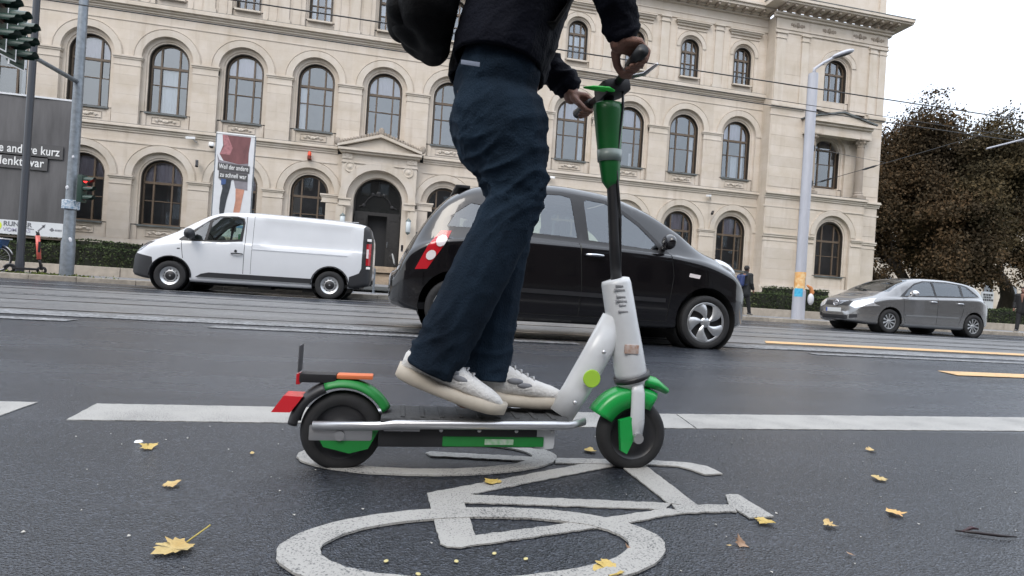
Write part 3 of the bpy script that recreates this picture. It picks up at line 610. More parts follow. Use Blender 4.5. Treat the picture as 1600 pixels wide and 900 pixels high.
course("string_course", PX0 - .1, 23.2, [(12.0, 12.06, .03), (12.42, 12.52, .05), (12.52, 12.66, .16), (12.66, 12.74, .12)], PY); course("string_course", 27.7, PX1 + .12, [(12.0, 12.06, .03), (12.42, 12.52, .05), (12.52, 12.66, .16), (12.66, 12.74, .12)], PY)
course("entablature", 23.15, 27.75, [(11.05, 11.3, .42), (11.3, 11.62, .38), (11.62, 11.75, .52), (11.75, 11.9, .68)], PY, STONE_T)
b = MB(); b.prism([(23.1, 11.9), (27.8, 11.9), (PC, 12.42)], 'y', PY - .6, PY + .1); b.build("pediment", STONE_T, bld)
b = MB()
for s in (-1, 1): b.prism([(PC, 12.43), (PC, 12.53), (PC + s * 2.42, 12.0), (PC + s * 2.42, 11.91)], 'y', PY - .70, PY + .1)
b.build("lead_capping", LEAD, bld)
for s in (-1, 1):
    cx = PC + s * 1.72; cy = PY - .22; b = MB()
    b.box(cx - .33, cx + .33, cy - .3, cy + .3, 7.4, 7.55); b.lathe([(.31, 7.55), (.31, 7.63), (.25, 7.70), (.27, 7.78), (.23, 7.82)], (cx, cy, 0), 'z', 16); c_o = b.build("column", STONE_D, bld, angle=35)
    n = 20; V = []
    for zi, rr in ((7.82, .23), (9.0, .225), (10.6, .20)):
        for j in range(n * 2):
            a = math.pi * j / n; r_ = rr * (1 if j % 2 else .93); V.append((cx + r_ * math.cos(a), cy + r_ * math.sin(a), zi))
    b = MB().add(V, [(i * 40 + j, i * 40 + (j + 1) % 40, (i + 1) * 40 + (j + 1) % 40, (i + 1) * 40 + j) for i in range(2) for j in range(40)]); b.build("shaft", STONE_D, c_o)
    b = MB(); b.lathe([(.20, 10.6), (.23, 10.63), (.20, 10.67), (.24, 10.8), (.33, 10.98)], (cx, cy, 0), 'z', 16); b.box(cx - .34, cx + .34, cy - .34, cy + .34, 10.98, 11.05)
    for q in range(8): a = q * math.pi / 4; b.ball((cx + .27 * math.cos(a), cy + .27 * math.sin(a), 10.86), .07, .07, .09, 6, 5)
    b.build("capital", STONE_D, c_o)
    MB().cbox(cx, PY - .25, 12.15, .3, .3, .42, .08).build("acroterion", STONE_D, bld)
for x, w_ in ((21.32, .62), (23.0, .5), (27.85, .5), (28.55, .5)):
    MB().box(x - w_ / 2, x + w_ / 2, PY - .06, PY + .02, 12.75, 16.6).box(x - w_ / 2 - .05, x + w_ / 2 + .05, PY - .10, PY + .02, 16.6, 16.66).box(x - w_ / 2, x + w_ / 2, PY - .07, PY + .02, 16.66, 16.9).box(x - w_ / 2 - .08, x + w_ / 2 + .08, PY - .14, PY + .02, 16.9, 17.0).build("pilaster", STONE_T, bld)
course("architrave", PX0 - .05, PX1 + .05, [(17.0, 17.16, .05), (17.16, 17.22, .10)], PY); course("frieze", PX0, PX1 + .02, [(17.22, 17.85, .02)], PY)
MB().box(PX1, PX1 + .1, PY, 14, 17.16, 17.22).box(PX1, PX1 + .98, PY + .02, 14, 18.36, 18.62).box(PX1, PX1 + .3, PY + .02, 14, 17.85, 18.36).build("cornice", STONE_T, bld)
course("cornice", PX0 - .2, PX1 + .2, [(17.85, 17.98, .14), (17.98, 18.1, .26)], PY); course("cornice", PX0 - .85, PX1 + .98, [(18.36, 18.46, .86), (18.46, 18.62, .96)], PY, STONE_T); course("lead_capping", PX0 - .9, PX1 + 1.0, [(18.622, 18.66, .98)], PY, LEAD)
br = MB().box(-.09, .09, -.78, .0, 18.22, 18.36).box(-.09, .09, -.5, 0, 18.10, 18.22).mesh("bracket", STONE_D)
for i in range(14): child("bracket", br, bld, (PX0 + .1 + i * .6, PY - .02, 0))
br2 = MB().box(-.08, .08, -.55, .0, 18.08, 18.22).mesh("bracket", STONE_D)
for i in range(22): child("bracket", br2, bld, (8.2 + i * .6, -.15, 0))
gar = MB()
for q in range(7): gar.ball(((q - 3) * .17, 0, -.05 * math.cos((q - 3) * .5)), .12, .03, .09 + .04 * (q % 2), 7, 5)
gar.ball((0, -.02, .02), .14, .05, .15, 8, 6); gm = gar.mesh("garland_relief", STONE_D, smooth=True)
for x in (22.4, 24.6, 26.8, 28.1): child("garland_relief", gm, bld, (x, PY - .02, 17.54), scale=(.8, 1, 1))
b = MB(); b.box(PX0 - .1, 28.55, PY + .25, PY + .6, 18.65, 21.0); b.box(28.3, 28.75, PY + .15, PY + .7, 18.65, 21); b.box(28.25, 28.8, PY + .1, PY + .75, 18.66, 19.0); b.build("attic_wall", STONE, bld)
course("plinth", PX0 - .15, 23.3, [(0, 1.45, .22), (1.45, 1.6, .16), (1.6, 1.75, .1)], PY); course("plinth", 27.6, PX1 + .2, [(0, 1.45, .22), (1.45, 1.6, .16), (1.6, 1.75, .1)], PY); course("plinth", 23.2, 27.7, [(0, 1.45, .22), (1.45, 1.6, .16), (1.6, 1.75, .1)], PY - .35)
# ---- front steps
stairs = structure(MB().box(-4.4, 1.3, 25.9, 29.6, 0.2, 0.30).build("stairs", STONE_T))
STEPM = mat("worn_step_stone", (0.30, 0.235, 0.17), 0.8, var=0.2, vscale=5, rand=0.1)
for i in range(7):
    for j in range(3): MB().cbox(-3.4 + j * 1.9, 27.6 + .18 * i, .37 + .13 * i, 1.88, 3.6 - .36 * i if False else .42, .128, .012).build("step", STEPM, stairs)
MB().box(-4.35, 1.25, 28.6, 29.6, .3, 1.18).build("landing", STONE_T, stairs)
# ------------------------------------------------------------------ planting
def leaf_mat(name, c1, c2, scale, c3=None):
    m = bpy.data.materials.new(name); m.use_nodes = True; nt = m.node_tree; nd = nt.nodes; lk = nt.links.new; p = nd['Principled BSDF']
    ge = nd.new('ShaderNodeNewGeometry'); n = nd.new('ShaderNodeTexNoise'); n.inputs['Scale'].default_value = scale; n.inputs['Detail'].default_value = 4; lk(ge.outputs['Position'], n.inputs[0])
    w_ = nd.new('ShaderNodeTexWhiteNoise'); w_.noise_dimensions = '1D'; lk(ge.outputs['Random Per Island'], w_.inputs[1])
    ad = nd.new('ShaderNodeMath'); ad.operation = 'MULTIPLY_ADD'; ad.inputs[1].default_value = 0.35; lk(w_.outputs[0], ad.inputs[0]); lk(n.outputs[0], ad.inputs[2])
    r_ = nd.new('ShaderNodeValToRGB'); e = r_.color_ramp.elements; e[0].position = 0.45; e[0].color = tuple(c1) + (1,); e[1].position = 0.85; e[1].color = tuple(c2) + (1,)
    if c3: q = e.new(0.66); q.color = tuple(c3) + (1,)
    lk(ad.outputs[0], r_.inputs[0]); lk(r_.outputs[0], p.inputs['Base Color']); p.inputs['Roughness'].default_value = 0.8; p.inputs['Specular IOR Level'].default_value = 0.06
    return m
def leaf_cloud(name, P, size, m, parent, flat=0.0, tri=False):
    """many small leaf faces at the points P"""
    n = len(P); d = np.random.normal(size=(n, 3)); d[:, 2] *= (1 - flat); d /= np.linalg.norm(d, axis=1)[:, None]
    u = np.cross(d, np.random.normal(size=(n, 3))); u /= np.linalg.norm(u, axis=1)[:, None]; v = np.cross(d, u)
    s = size * np.random.uniform(0.6, 1.35, (n, 1)); u = u * s; v = v * s * 0.62
    q = np.stack([P - u, P - v + u * .1, P + u, P + v - u * .1], axis=1).reshape(-1, 3)
    me = bpy.data.meshes.new(name); me.vertices.add(4 * n); me.vertices.foreach_set('co', q.ravel()); me.loops.add(4 * n); me.loops.foreach_set('vertex_index', np.arange(4 * n))
    me.polygons.add(n); me.polygons.foreach_set('loop_start', np.arange(0, 4 * n, 4)); me.polygons.foreach_set('loop_total', np.full(n, 4)); me.materials.append(m); me.update(); me.validate()
    o = bpy.data.objects.new(name, me); return link(o, parent)
HEDGE = leaf_mat("hedge_leaf", (0.022, 0.034, 0.016), (0.085, 0.105, 0.05), 2.2, (0.045, 0.062, 0.028))
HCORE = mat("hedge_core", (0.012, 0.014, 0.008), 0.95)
def hedge(x0, x1, y0, y1, z0, z1, label, dens=420, size=0.032):
    cx, cy = (x0 + x1) / 2, (y0 + y1) / 2; t = thing("hedge", label, "hedge", (cx, cy, z0), group="clipped hedges before the building"); L, D, H = x1 - x0, y1 - y0, z1 - z0
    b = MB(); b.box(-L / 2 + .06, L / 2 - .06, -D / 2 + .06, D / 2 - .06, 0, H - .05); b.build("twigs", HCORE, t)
    pts = []
    for (n, f) in ((int(L * H * dens), 0), (int(L * D * dens * .6), 1), (int(D * H * dens), 2), (int(D * H * dens), 3)):
        a, b_, j = np.random.rand(n), np.random.rand(n), np.abs(np.random.normal(0, .035, n)) - .045
        wv = .03 * np.sin(a * L * 2.1) + .02 * np.sin(a * L * 5.3 + 1)
        if f == 0: p = np.stack([(a - .5) * L, -D / 2 - j + wv * .6, b_ * H], 1)
        elif f == 1: p = np.stack([(a - .5) * L, (b_ - .5) * D, H + j * .8 + wv], 1)
        else: p = np.stack([np.full(n, (-L / 2 - j) if f == 2 else (L / 2 + j)), (a - .5) * D, b_ * H], 1)
        pts.append(p)
    leaf_cloud("foliage", np.concatenate(pts), size, HEDGE, t); return t
hedge(-22.5, -4.6, WALL_Y + .32, WALL_Y + 1.35, 0.33, 1.0, "clipped green hedge behind the signal pole and left of the white van")
hedge(10.9, 33, WALL_Y + .32, WALL_Y + 1.35, 0.33, 1.0, "clipped green hedge along the planter between walker and grey car")
hedge(-17, -10.6, 26.2, 27.1, 0.9, 1.42, "low dark hedge close to the building's base at far left", 160, .05)
hedge(19.5, 23.2, 26.2, 27.1, 0.6, 1.52, "short dark hedge close to the building behind the pale lamp post", 160, .05)
t = thing("shrub", "small round topiary shrub peeping over the van's bonnet", "shrub", (-9.2, 25.2, .3))
P = np.random.normal(size=(900, 3)); P /= np.linalg.norm(P, axis=1)[:, None]; leaf_cloud("foliage", P * np.array([.3, .3, .62]) * np.random.uniform(.8, 1.05, (900, 1)) + np.array([0, 0, 1.15]), .05, HEDGE, t); MB().tube([(0, 0, 0), (0, 0, .8)], .04, 6).build("stem", HCORE, t)
BARK = mat("tree_bark", (0.045, 0.036, 0.029), 0.9, var=0.4, vscale=3, bump=0.6, bscale=12, stretch=(1, 1, .3))
TL1 = leaf_mat("brown_autumn_leaf", (0.038, 0.030, 0.020), (0.105, 0.068, 0.037), 0.30, (0.066, 0.050, 0.031))
TL2 = leaf_mat("olive_autumn_leaf", (0.037, 0.032, 0.020), (0.094, 0.070, 0.036), 0.30, (0.062, 0.050, 0.029))
def tree(name, label, loc, height, spread, trunk_h, r, nleaf, lm, seed, size=.15, group='autumn trees right of the building', base=.25, fork=5):
    rs = random.Random(seed); t = thing(name, label, "tree", loc, group=group); tr = MB(); lim = MB(); tips = []
    def grow(p, d, L, rad, lev):
        pts = [p.copy()]; rr = [rad]; q = p.copy(); dd = d.copy(); k = 4 if lev < 3 else 3
        for i in range(k):
            dd = (dd + Vector((rs.gauss(0, .16), rs.gauss(0, .16), rs.gauss(.03, .10)))).normalized(); q = q + dd * (L / k); pts.append(q.copy()); rr.append(rad * (1 - .55 * (i + 1) / k))
            if lev >= 2: tips.append((q.copy(), lev))
        (tr if lev == 0 else lim).tube(pts, rr, 9 if lev == 0 else (6 if lev < 3 else 3), cap=False)
        if lev >= 4: return
        for c in range(fork if lev == 0 else rs.choice((3, 3, 4))):
            a = 2 * math.pi * (c + rs.random() * .7) / (fork if lev == 0 else 3.5); sp = rs.uniform(.45, .95) if lev else rs.uniform(.35, .8)
            u = dd.cross(Vector((math.cos(a), math.sin(a), .2))).normalized(); nd_ = (dd * math.cos(sp) + u * math.sin(sp)); nd_.z = max(nd_.z, -.25) + .05; nd_.normalize()
            s = pts[-1] if rs.random() < .65 or lev == 0 else pts[-2]
            grow(s, nd_, L * rs.uniform(.62, .86), rr[-1] * rs.uniform(.6, .85), lev + 1)
    grow(Vector((0, 0, 0)), Vector((rs.uniform(-.08, .08), 0, 1)), trunk_h, r, 0)
    # fit the crown into the wanted height and spread
    T = np.array([tuple(p) for p, l in tips]); mx = T[:, 2].max(); sx = spread / max(1e-3, np.percentile(np.abs(T[:, :2]), 97)); sz = (height - trunk_h) / (mx - trunk_h)
    def fit(v): return (v[0] * (sx if v[2] > trunk_h else 1 + (sx - 1) * max(0, v[2]) / trunk_h), v[1] * (sx if v[2] > trunk_h else 1 + (sx - 1) * max(0, v[2]) / trunk_h), v[2] if v[2] < trunk_h else trunk_h + (v[2] - trunk_h) * sz)
    tr.v = [fit(v) for v in tr.v]; lim.v = [fit(v) for v in lim.v]; T = np.array([fit(v) for v in T])
    tro = tr.build("trunk", BARK, t, smooth=True); lim.build("limbs", BARK, tro, smooth=True)
    idx = np.random.randint(0, len(T), nleaf); P = T[idx] + np.random.normal(0, 1, (nleaf, 3)) * np.array([.60, .60, .26]); P = P[P[:, 2] > base]
    leaf_cloud("crown", P, size, lm, t, flat=.3); return t
tree("broad_tree", "broad brown autumn tree with forked trunk right of the pavilion", (38.2, 34.5, .3), 15.9, 6.6, 2.6, .55, 110000, TL1, 11, .10, base=1.8)
tree("broad_tree", "dark olive brown tree at the right edge behind the grey car", (44.2, 33.0, .3), 15.2, 6.4, 4.0, .6, 100000, TL2, 5, .10, base=2.0)
tree("broad_tree", "brown tree half hidden behind the two big autumn trees", (49.5, 43.5, .3), 18.4, 8.2, 4.2, .5, 80000, TL1, 23, .14, base=1.5)
tree("broad_tree", "dark tree beside the corner of the pavilion, partly hidden", (44.5, 46, .3), 15.6, 7.4, 3.5, .4, 70000, TL2, 31, .14, base=1.5)
tree("young_tree", "low brown understorey tree beside the grey car", (45.2, 29.5, .3), 7.0, 3.4, 1.4, .2, 26000, TL1, 9, .08, base=1.0)
hb = thing("far_building", "pale building glimpsed between the autumn trees", "building", (54, 62, 0))
b = MB(); b.box(-26, 40, 0, 10, 0, 15); b.build("wall", STONE, hb)
for i in range(14):
    for z in (2.5, 8.0):
        wn = MB().prism(arch(.9, z, z + 2.2, 8, -24 + i * 4.2), 'y', -.02, -.05).build("window", WOOD_F, hb); MB().prism(arch(.75, z + .1, z + 2.2, 8, -24 + i * 4.2), 'y', -.052, -.07).build("pane", PANE, wn)
t = thing("info_board", "white notice board with black lettering behind the grey car", "notice board", (28.9, 22.3, .3))
MB().cbox(0, 0, .80, .72, .08, 1.6, .01).build("panel", mat("board_white", (.5, .52, .54), .5, var=.08), t)
b = MB()
for (x0, x1, z) in ((-.30, .30, 1.45), (-.28, .22, 1.32), (-.30, .27, 1.19)):
    x = x0
    while x < x1: w_ = random.uniform(.05, .12); b.box(x, x + w_, -.046, -.042, z - .05, z + .05); x += w_ + .03
stuff(b.build("lettering", BLACK, t))

# ------------------------------------------------------------------ lettering helper
def text_mesh(s, size, m, bold=0.0, align='LEFT', ext=0.004, name="lettering", sx=1.0, fit=None):
    cu = bpy.data.curves.new("txt", 'FONT'); cu.body = s; cu.size = size; cu.extrude = ext; cu.offset = bold; cu.align_x = align; cu.space_character = 1.04
    o = bpy.data.objects.new("txt", cu); COL.objects.link(o); bpy.context.view_layer.update()
    me = bpy.data.meshes.new_from_object(o.evaluated_get(bpy.context.evaluated_depsgraph_get())); bpy.data.objects.remove(o); bpy.data.curves.remove(cu)
    for v in me.vertices: v.co = Vector((v.co.x * sx, -v.co.z, v.co.y))
    if fit:
        xs_ = [v.co.x for v in me.vertices]; k_ = fit / (max(xs_) - min(xs_))
        for v in me.vertices: v.co.x *= k_
    me.name = name; me.materials.clear(); me.materials.append(m); return me
# ------------------------------------------------------------------ banners
BAN = mat("dark_grey_banner", (0.085, 0.082, 0.086), 0.55, var=0.28, vscale=1.1, stretch=(2.2, 1, .35), bump=.15, bscale=3)
BANS = mat("banner_text_strip", (0.068, 0.066, 0.069), 0.6); TXW = mat("banner_white_print", (0.72, 0.72, 0.72), 0.6); BW = mat("banner_white_cloth", (0.62, 0.63, 0.66), 0.6, var=.05)
LGREY = mat("logo_grey_print", (.16, .16, .18), .6); LGRN = mat("logo_green_print", srgb(205, 222, 60), .6)
t = thing("banner", "big dark grey banner with white German slogan, hung on a frame before the facade", "banner", (-18.0, 26.0, 0))
W0, W1, Z0, Z1 = -8.0, 3.93, 1.44, 7.14
nx, nz = 60, 20; V = []; F = []
for i in range(nx + 1):
    for j in range(nz + 1):
        x = W0 + (W1 - W0) * i / nx; z = 2.02 + (Z1 - 2.02) * j / nz; V.append((x - .0 * z, .012 * math.sin(x * 3.3 + z * .8) + .018 * math.sin(x * 1.3 - z * 1.9), z))
for i in range(nx):
    for j in range(nz): F.append((i * (nz + 1) + j, (i + 1) * (nz + 1) + j, (i + 1) * (nz + 1) + j + 1, i * (nz + 1) + j + 1))
MB().add(V, F).build("cloth", BAN, t, smooth=True)
MB().box(W0, W1 - .02, -.012, .012, Z0, 2.018).build("logo_strip", BW, t); MB().box(W0, W1 + .02, -.04, .04, Z1, Z1 + .07).build("top_rail", BW, t)
fr = MB(); fr.box(W1 + .0, W1 + .06, -.03, .05, 0, Z1 + .05); fr.box(W1 + .22, W1 + .3, .1, .2, 0, Z1); fr.box(W0, W1, .06, .1, Z0 - .12, Z0 - .04); fr.build("frame", mat("frame_brown", (.13, .10, .08), .6), t)
for (zz, tx, x1, wd) in ((4.80, "Weil die andere kurz", 3.62, 3.35), (4.28, "abgelenkt war", 3.08, 2.35)):
    me = text_mesh(tx, .50, TXW, .006, 'RIGHT', fit=wd); o = child("lettering", me, t, (x1, -.055, zz))
    MB().box(x1 - wd - .12, x1 + .12, -.045, -.034, zz - .13, zz + .44).build("text_strip", BANS, t)
child("lettering", text_mesh("RUNTER", .26, LGREY, .006), t, (1.75, -.02, 1.78)); child("lettering", text_mesh("VOM GAS", .22, mat("logo_violet_print", (.36, .34, .44), .6), .002), t, (1.75, -.02, 1.55))
MB().lathe([(0, -.018), (.2, -.018), (.2, -.013)], (1.5, 0, 1.76), 'y', 16).build("logo_disc", LGRN, t)
b = MB(); b.prism([(2.98, 1.66), (3.02, 1.62), (3.22, 1.84), (3.18, 1.87)], 'y', -.014, -.018); b.prism([(3.26, 1.93), (3.12, 1.88), (3.22, 1.78)], 'y', -.014, -.018); b.prism([(3.40, 1.72), (3.5, 1.82), (3.6, 1.72), (3.5, 1.65)], 'y', -.014, -.018)
for i in range(5): b.box(3.62 + i * .05, 3.65 + i * .05, -.018, -.014, 1.68, 1.76)
for i in range(8): b.box(2.42 + i * .055, 2.46 + i * .055, -.018, -.014, 1.74 - .01 * i, 1.78 - .01 * i)
b.build("sponsor_logos", LGREY, t)
# tall picture banner: runner with a prosthetic leg
t = thing("poster_banner", "tall banner picturing a runner's legs, one prosthetic, above the white van", "banner", (-7.66, 26.0, 0))
MB().box(-.77, .77, -.01, .01, 2.0, 6.52).build("cloth", BW, t); MB().box(-.79, .79, -.03, .03, 6.5, 6.56).build("top_rail", WHITE, t)
for s in (-.8, .8): MB().tube([(s, .03, 0.3), (s, .03, 6.5)], .025, 6).build("upright", STEEL, t)
MAR = mat("print_maroon", srgb(112, 72, 74), .7, var=.2, vscale=4, stretch=(1, 1, .4)); SHO = mat("print_grey_shorts", srgb(128, 124, 130), .7, var=.12, vscale=5); SKI = mat("print_skin", srgb(184, 132, 112), .7, var=.18, vscale=4); PRO = mat("print_prosthesis", srgb(48, 52, 58), .7, var=.3, vscale=6); BLU = mat("print_blue", srgb(120, 160, 205), .7, var=.1); PAL = mat("print_pale", srgb(224, 226, 234), .7, var=.04)
pr = lambda nm, p, m, y: MB().prism(p, 'y', -.010 - y, -.014 - y).build(nm, m, t)
pr("print_shirt", [(-.55, 6.46), (.62, 6.46), (.56, 5.75), (.57, 5.3), (.2, 5.22), (-.45, 5.32), (-.62, 5.6), (-.5, 6.0)], MAR, 0)
pr("print_sleeve", [(-.55, 6.46), (-.35, 6.46), (-.1, 5.9), (-.2, 5.6), (-.62, 5.6), (-.45, 5.95)], mat("print_pink", srgb(160, 108, 112), .7, var=.3, vscale=9), .004)
pr("print_shorts", [(-.72, 5.6), (-.62, 5.35), (-.45, 5.30), (.2, 5.22), (.57, 5.3), (.6, 4.1), (.1, 4.15), (.0, 4.6), (-.1, 4.4), (-.55, 4.45), (-.62, 5.0)], SHO, .002)
pr("print_track", [(-.68, 2.62), (.58, 2.52), (.58, 2.40), (-.68, 2.50)], BLU, 0)
pr("print_prosthetic_leg", [(-.5, 4.62), (-.08, 4.6), (-.1, 4.2), (-.22, 3.6), (-.3, 3.0), (-.32, 2.5), (-.42, 2.5), (-.5, 3.2), (-.48, 3.7), (-.42, 4.1)], PRO, .006); pr("print_knee_cuff", [(-.5, 4.62), (-.28, 4.62), (-.3, 4.3), (-.48, 4.25)], mat("print_deep_blue", srgb(60, 84, 130), .7), .012)
pr("print_leg", [(.12, 4.15), (.48, 4.12), (.42, 3.7), (.36, 3.2), (.22, 2.6), (.10, 2.6), (.08, 3.1), (.14, 3.6)], SKI, .006)
pr("print_shoe", [(-.48, 2.28), (-.28, 2.26), (-.30, 2.52), (-.44, 2.52)], PRO, .008); pr("print_shoe", [(.0, 2.26), (.24, 2.24), (.24, 2.6), (.08, 2.6)], PRO, .008)
for (z, tx, x0, x1) in ((4.98, "Weil der andere", -.66, .64), (4.62, "zu schnell war", -.6, .58)):
    pr("text_strip", [(x0, z - .09), (x1, z - .13), (x1, z + .20), (x0, z + .24)], BANS, .016)
    me = text_mesh(tx, .29, TXW, .003, 'CENTER', fit=(x1 - x0) * .92); child("lettering", me, t, ((x0 + x1) / 2, -.036, z - .02), (0, R(1.2), 0))
# ------------------------------------------------------------------ signal pole with gantry arm
GP = (-8.62, 16.15, .1)
t = thing("traffic_light_pole", "galvanised steel signal pole with upward arm, beside the hedge", "signal pole", GP)
b = MB(); b.lathe([(.155, 0), (.155, .9), (.13, 1.0), (.115, 4.0), (.095, 8.5), (.09, 10)], (0, 0, 0), 'z', 16); b.build("pole", STEEL, t, angle=40)
a0 = Vector((0, 0, 5.06)); HEADS = [Vector((-8.62, 13.9, 5.26)), Vector((-8.38, 13.22, 5.24)), Vector((-8.16, 12.58, 5.22))]
dirv = HEADS[2] - HEADS[0]; dirv.z = 0; dirv.normalize(); arm_end = HEADS[0] - Vector(GP) + Vector((-.1, 0, 0)); arm_end.z = 5.06; far_e = HEADS[2] - Vector(GP) + Vector((-.12, -.3, 0)); far_e.z = 5.06
MB().tube([a0, arm_end, far_e], [.06, .05, .045], 8).build("arm", STEEL, t, smooth=True)
b = MB(); b.lathe([(.17, 1.75), (.19, 1.76), (.19, 1.98), (.17, 1.99)], (0, 0, 0), 'z', 16); b.build("sticker_cuff", mat("blue_white_sticker", srgb(110, 140, 165), .5, col2=srgb(210, 215, 220), vscale=22, detail=1), t)
b = MB()
for (a, z, s) in ((-1.2, 3.1, .03), (-1.9, 2.3, .04), (-.9, .95, .055), (-1.5, 1.9, .03)): b.ball((.13 * math.cos(a), .13 * math.sin(a), z), s, .02, s * 1.4, 6, 5)
b.build("sticker", BW, t)
def visor_set(b, x0, zs, r, L, mi_len):
    for i, z in enumerate(zs):
        n = 14; V = []
        for (xx, cut) in ((x0, 1.0), (x0 + L, .62)):
            for j in range(n + 1):
                a = -math.pi * .15 + (math.pi * 1.3) * j / n if xx > x0 else -math.pi * .15 + (math.pi * 1.3) * j / n
                V.append((xx if cut == 1 else x0 + L * (1 if math.sin(a) > 0 else .72), r * math.cos(a), z + r * math.sin(a)))
        b.add(V, [(j, j + 1, n + 2 + j, n + 1 + j) for j in range(n)])
def signal(name, label, loc, rz, lit=None, s=1.0, group=None, board=True):
    t = thing(name, label, "traffic light", loc, rz, group=group); r = .108 * s; zs = [.31 * s, 0, -.31 * s]
    MB().cbox(-.06 * s, 0, 0, .17 * s, .27 * s, .95 * s, .03 * s).build("housing", SIGNAL, t, angle=40)
    if board:
        b = MB(); b.box(-.02, -.012, -.20 * s, .20 * s, -.56 * s, .56 * s); b.build("backboard", SIGNAL, t); b = MB()
        for (y0, y1, z0, z1) in ((-.22, -.195, -.585, .585), (.195, .22, -.585, .585), (-.195, .195, -.585, -.56), (-.195, .195, .56, .585)): b.box(-.024, -.008, y0 * s, y1 * s, z0 * s, z1 * s)
        b.build("backboard_rim", WHITE, t)
    for i, z in enumerate(zs):
        b = MB(); b.lathe([(0, .035), (.05, .03), (r * .9, .012)], (.02 * s, 0, z), 'x', 16); l = b.build("lamp", REDL if lit == i else DLENS, t, smooth=True)
        b = MB(); visor_set(b, .02, [0], r, .34 * s, 0); v = b.build("visor", SIGNAL, t, smooth=True); v.location = (0, 0, z)
    return t
hgr = t
for h_, lb in zip(HEADS, ("dark green three-lamp signal head nearest the grey pole", "middle dark green signal head hanging on the arm", "dark signal head at the top left corner, farthest out on the arm")): signal("traffic_light", lb, h_, R(-6), board=True, group='signal heads on the arm')
for h_ in HEADS: q = h_ - Vector(GP); MB().box(q.x - .16, q.x - .06, q.y - .04, q.y + .04, 4.98, q.z + .1).build("hanger", SIGNAL, hgr)
signal("traffic_light", "pedestrian signal showing red, fixed to the grey pole", (-8.28, 16.02, 2.40), R(-10), 0, .74, board=False)
t = thing("flag_pole", "slim dark painted post in front of the grey banner", "post", (-9.95, 16.6, .1)); b = MB(); b.lathe([(.10, 0), (.10, .3), (.085, .35), (.075, 9)], (0, 0, 0), 'z', 12); b.build("pole", DARKPOLE, t, angle=40)
# ------------------------------------------------------------------ pale lamp post
LP = (13.1, 16.15, .1)
t = thing("lamp_post", "tall pale grey street lamp post with orange and blue stickers near its foot", "street lamp", LP)
b = MB(); b.lathe([(.205, 0), (.20, 1.0), (.165, 1.02), (.155, 8.2), (.15, 8.33), (.0, 8.34)], (0, 0, 0), 'z', 20); b.build("column", POLE_G, t, angle=40)
MB().tube([(0.02, 0, 8.3), (.03, 0, 8.5), (.35, 0, 8.75), (.72, -.02, 8.98)], [.06, .05, .045, .045], 8).build("arm", POLE_G, t, smooth=True)
hb_ = MB(); hb_.ball((0, 0, 0), .46, .20, .085, 16, 8); hd_ = hb_.build("lamp_head", POLE_G, t, smooth=True); hd_.location = (1.06, -.03, 9.16); hd_.rotation_euler = (0, R(-24), 0)
MB().ball((0.03, 0, -.045), .40, .17, .06, 14, 6).build("lamp_glass", mat("lamp_lens", (.06, .06, .06), .25, var=.4, vscale=20), hd_, smooth=True)
b = MB(); b.lathe([(.170, 1.02), (.172, 1.60), (.169, 1.61)], (0, 0, 0), 'z', 20, a0=math.pi * .8, a1=math.pi * 2.0); b.build("poster_wrap", mat("torn_orange_poster", srgb(214, 140, 46), .8, col2=srgb(235, 215, 170), vscale=7, detail=5), t)
b = MB(); b.lathe([(.2035, .78), (.2035, 1.06)], (0, 0, 0), 'z', 12, a0=math.pi * 1.02, a1=math.pi * 1.45); b.build("blue_sticker", mat("blue_sticker", srgb(40, 150, 200), .5, col2=srgb(90, 190, 220), vscale=15), t)
b = MB(); b.lathe([(.171, 1.1), (.171, 1.5)], (0, 0, 0), 'z', 12, a0=math.pi * 1.65, a1=math.pi * 1.95); b.build("dark_sticker", mat("dark_sticker", srgb(60, 75, 95), .6, col2=srgb(180, 180, 180), vscale=18, detail=1), t)
for z in (5.82, 4.62): MB().box(.12, .2, -.06, .06, z - .1, z + .1).box(.1, .18, -.02, .02, z - .04, z + .04).build("wire_bracket", BLACK, t)
t2 = thing("cloth_rag", "orange and white cloth tied to the lamp post above the pavement", "rag", (LP[0] + .26, LP[1] - .12, .98))
MB().tube([(-.08, 0, .3), (.05, -.02, .22), (.12, -.02, .08), (.06, -.02, -.1)], [.03, .06, .07, .04], 8).build("knot", mat("orange_cloth", srgb(196, 130, 80), .9, var=.3), t2, smooth=True); MB().ball((.06, -.04, -.16), .11, .08, .2, 9, 7).build("tail", BW, t2, smooth=True)
# ------------------------------------------------------------------ overhead wires
WIRE = mat("wire", (.03, .03, .03), .6)
def wire(label, p0, p1, r=.012, sag=0.1, n=24, ins=None):
    P0, P1 = Vector(p0), Vector(p1); t = thing("overhead_wire", label, "wire", p0, group="overhead tram wires")
    pts = [(P0.lerp(P1, i / n) - P0 + Vector((0, 0, -4 * sag * (i / n) * (1 - i / n)))) for i in range(n + 1)]
    MB().tube(pts, r, 5).build("strand", WIRE, t)
    for f in (ins or []):
        q = (P1 - P0) * f + Vector((0, 0, -4 * sag * f * (1 - f))); d = (P1 - P0).normalized() * .22
        MB().tube([q - d, q - d * .5, q, q + d * .5, q + d], [.012, .035, .03, .035, .012], 7).build("insulator", BLACK, t)
    return t
wire("lower tram contact wire crossing the whole facade", (-60, 11.2, 5.17), (90, 11.2, 5.10), .012, 0)
wire("thin bearer wire just above the lower contact wire at right", (0.2, 11.2, 5.30), (90, 11.2, 5.02), .008, 0)
wire("upper tram wire in front of the second-floor windows", (-60, 9.4, 4.72), (90, 9.4, 5.02), .012, 0)
wire("short span wire from top left corner to the signal pole", (-16, 11.0, 5.9), (-8.62, 16.1, 7.55), .009, .05, ins=[.86])
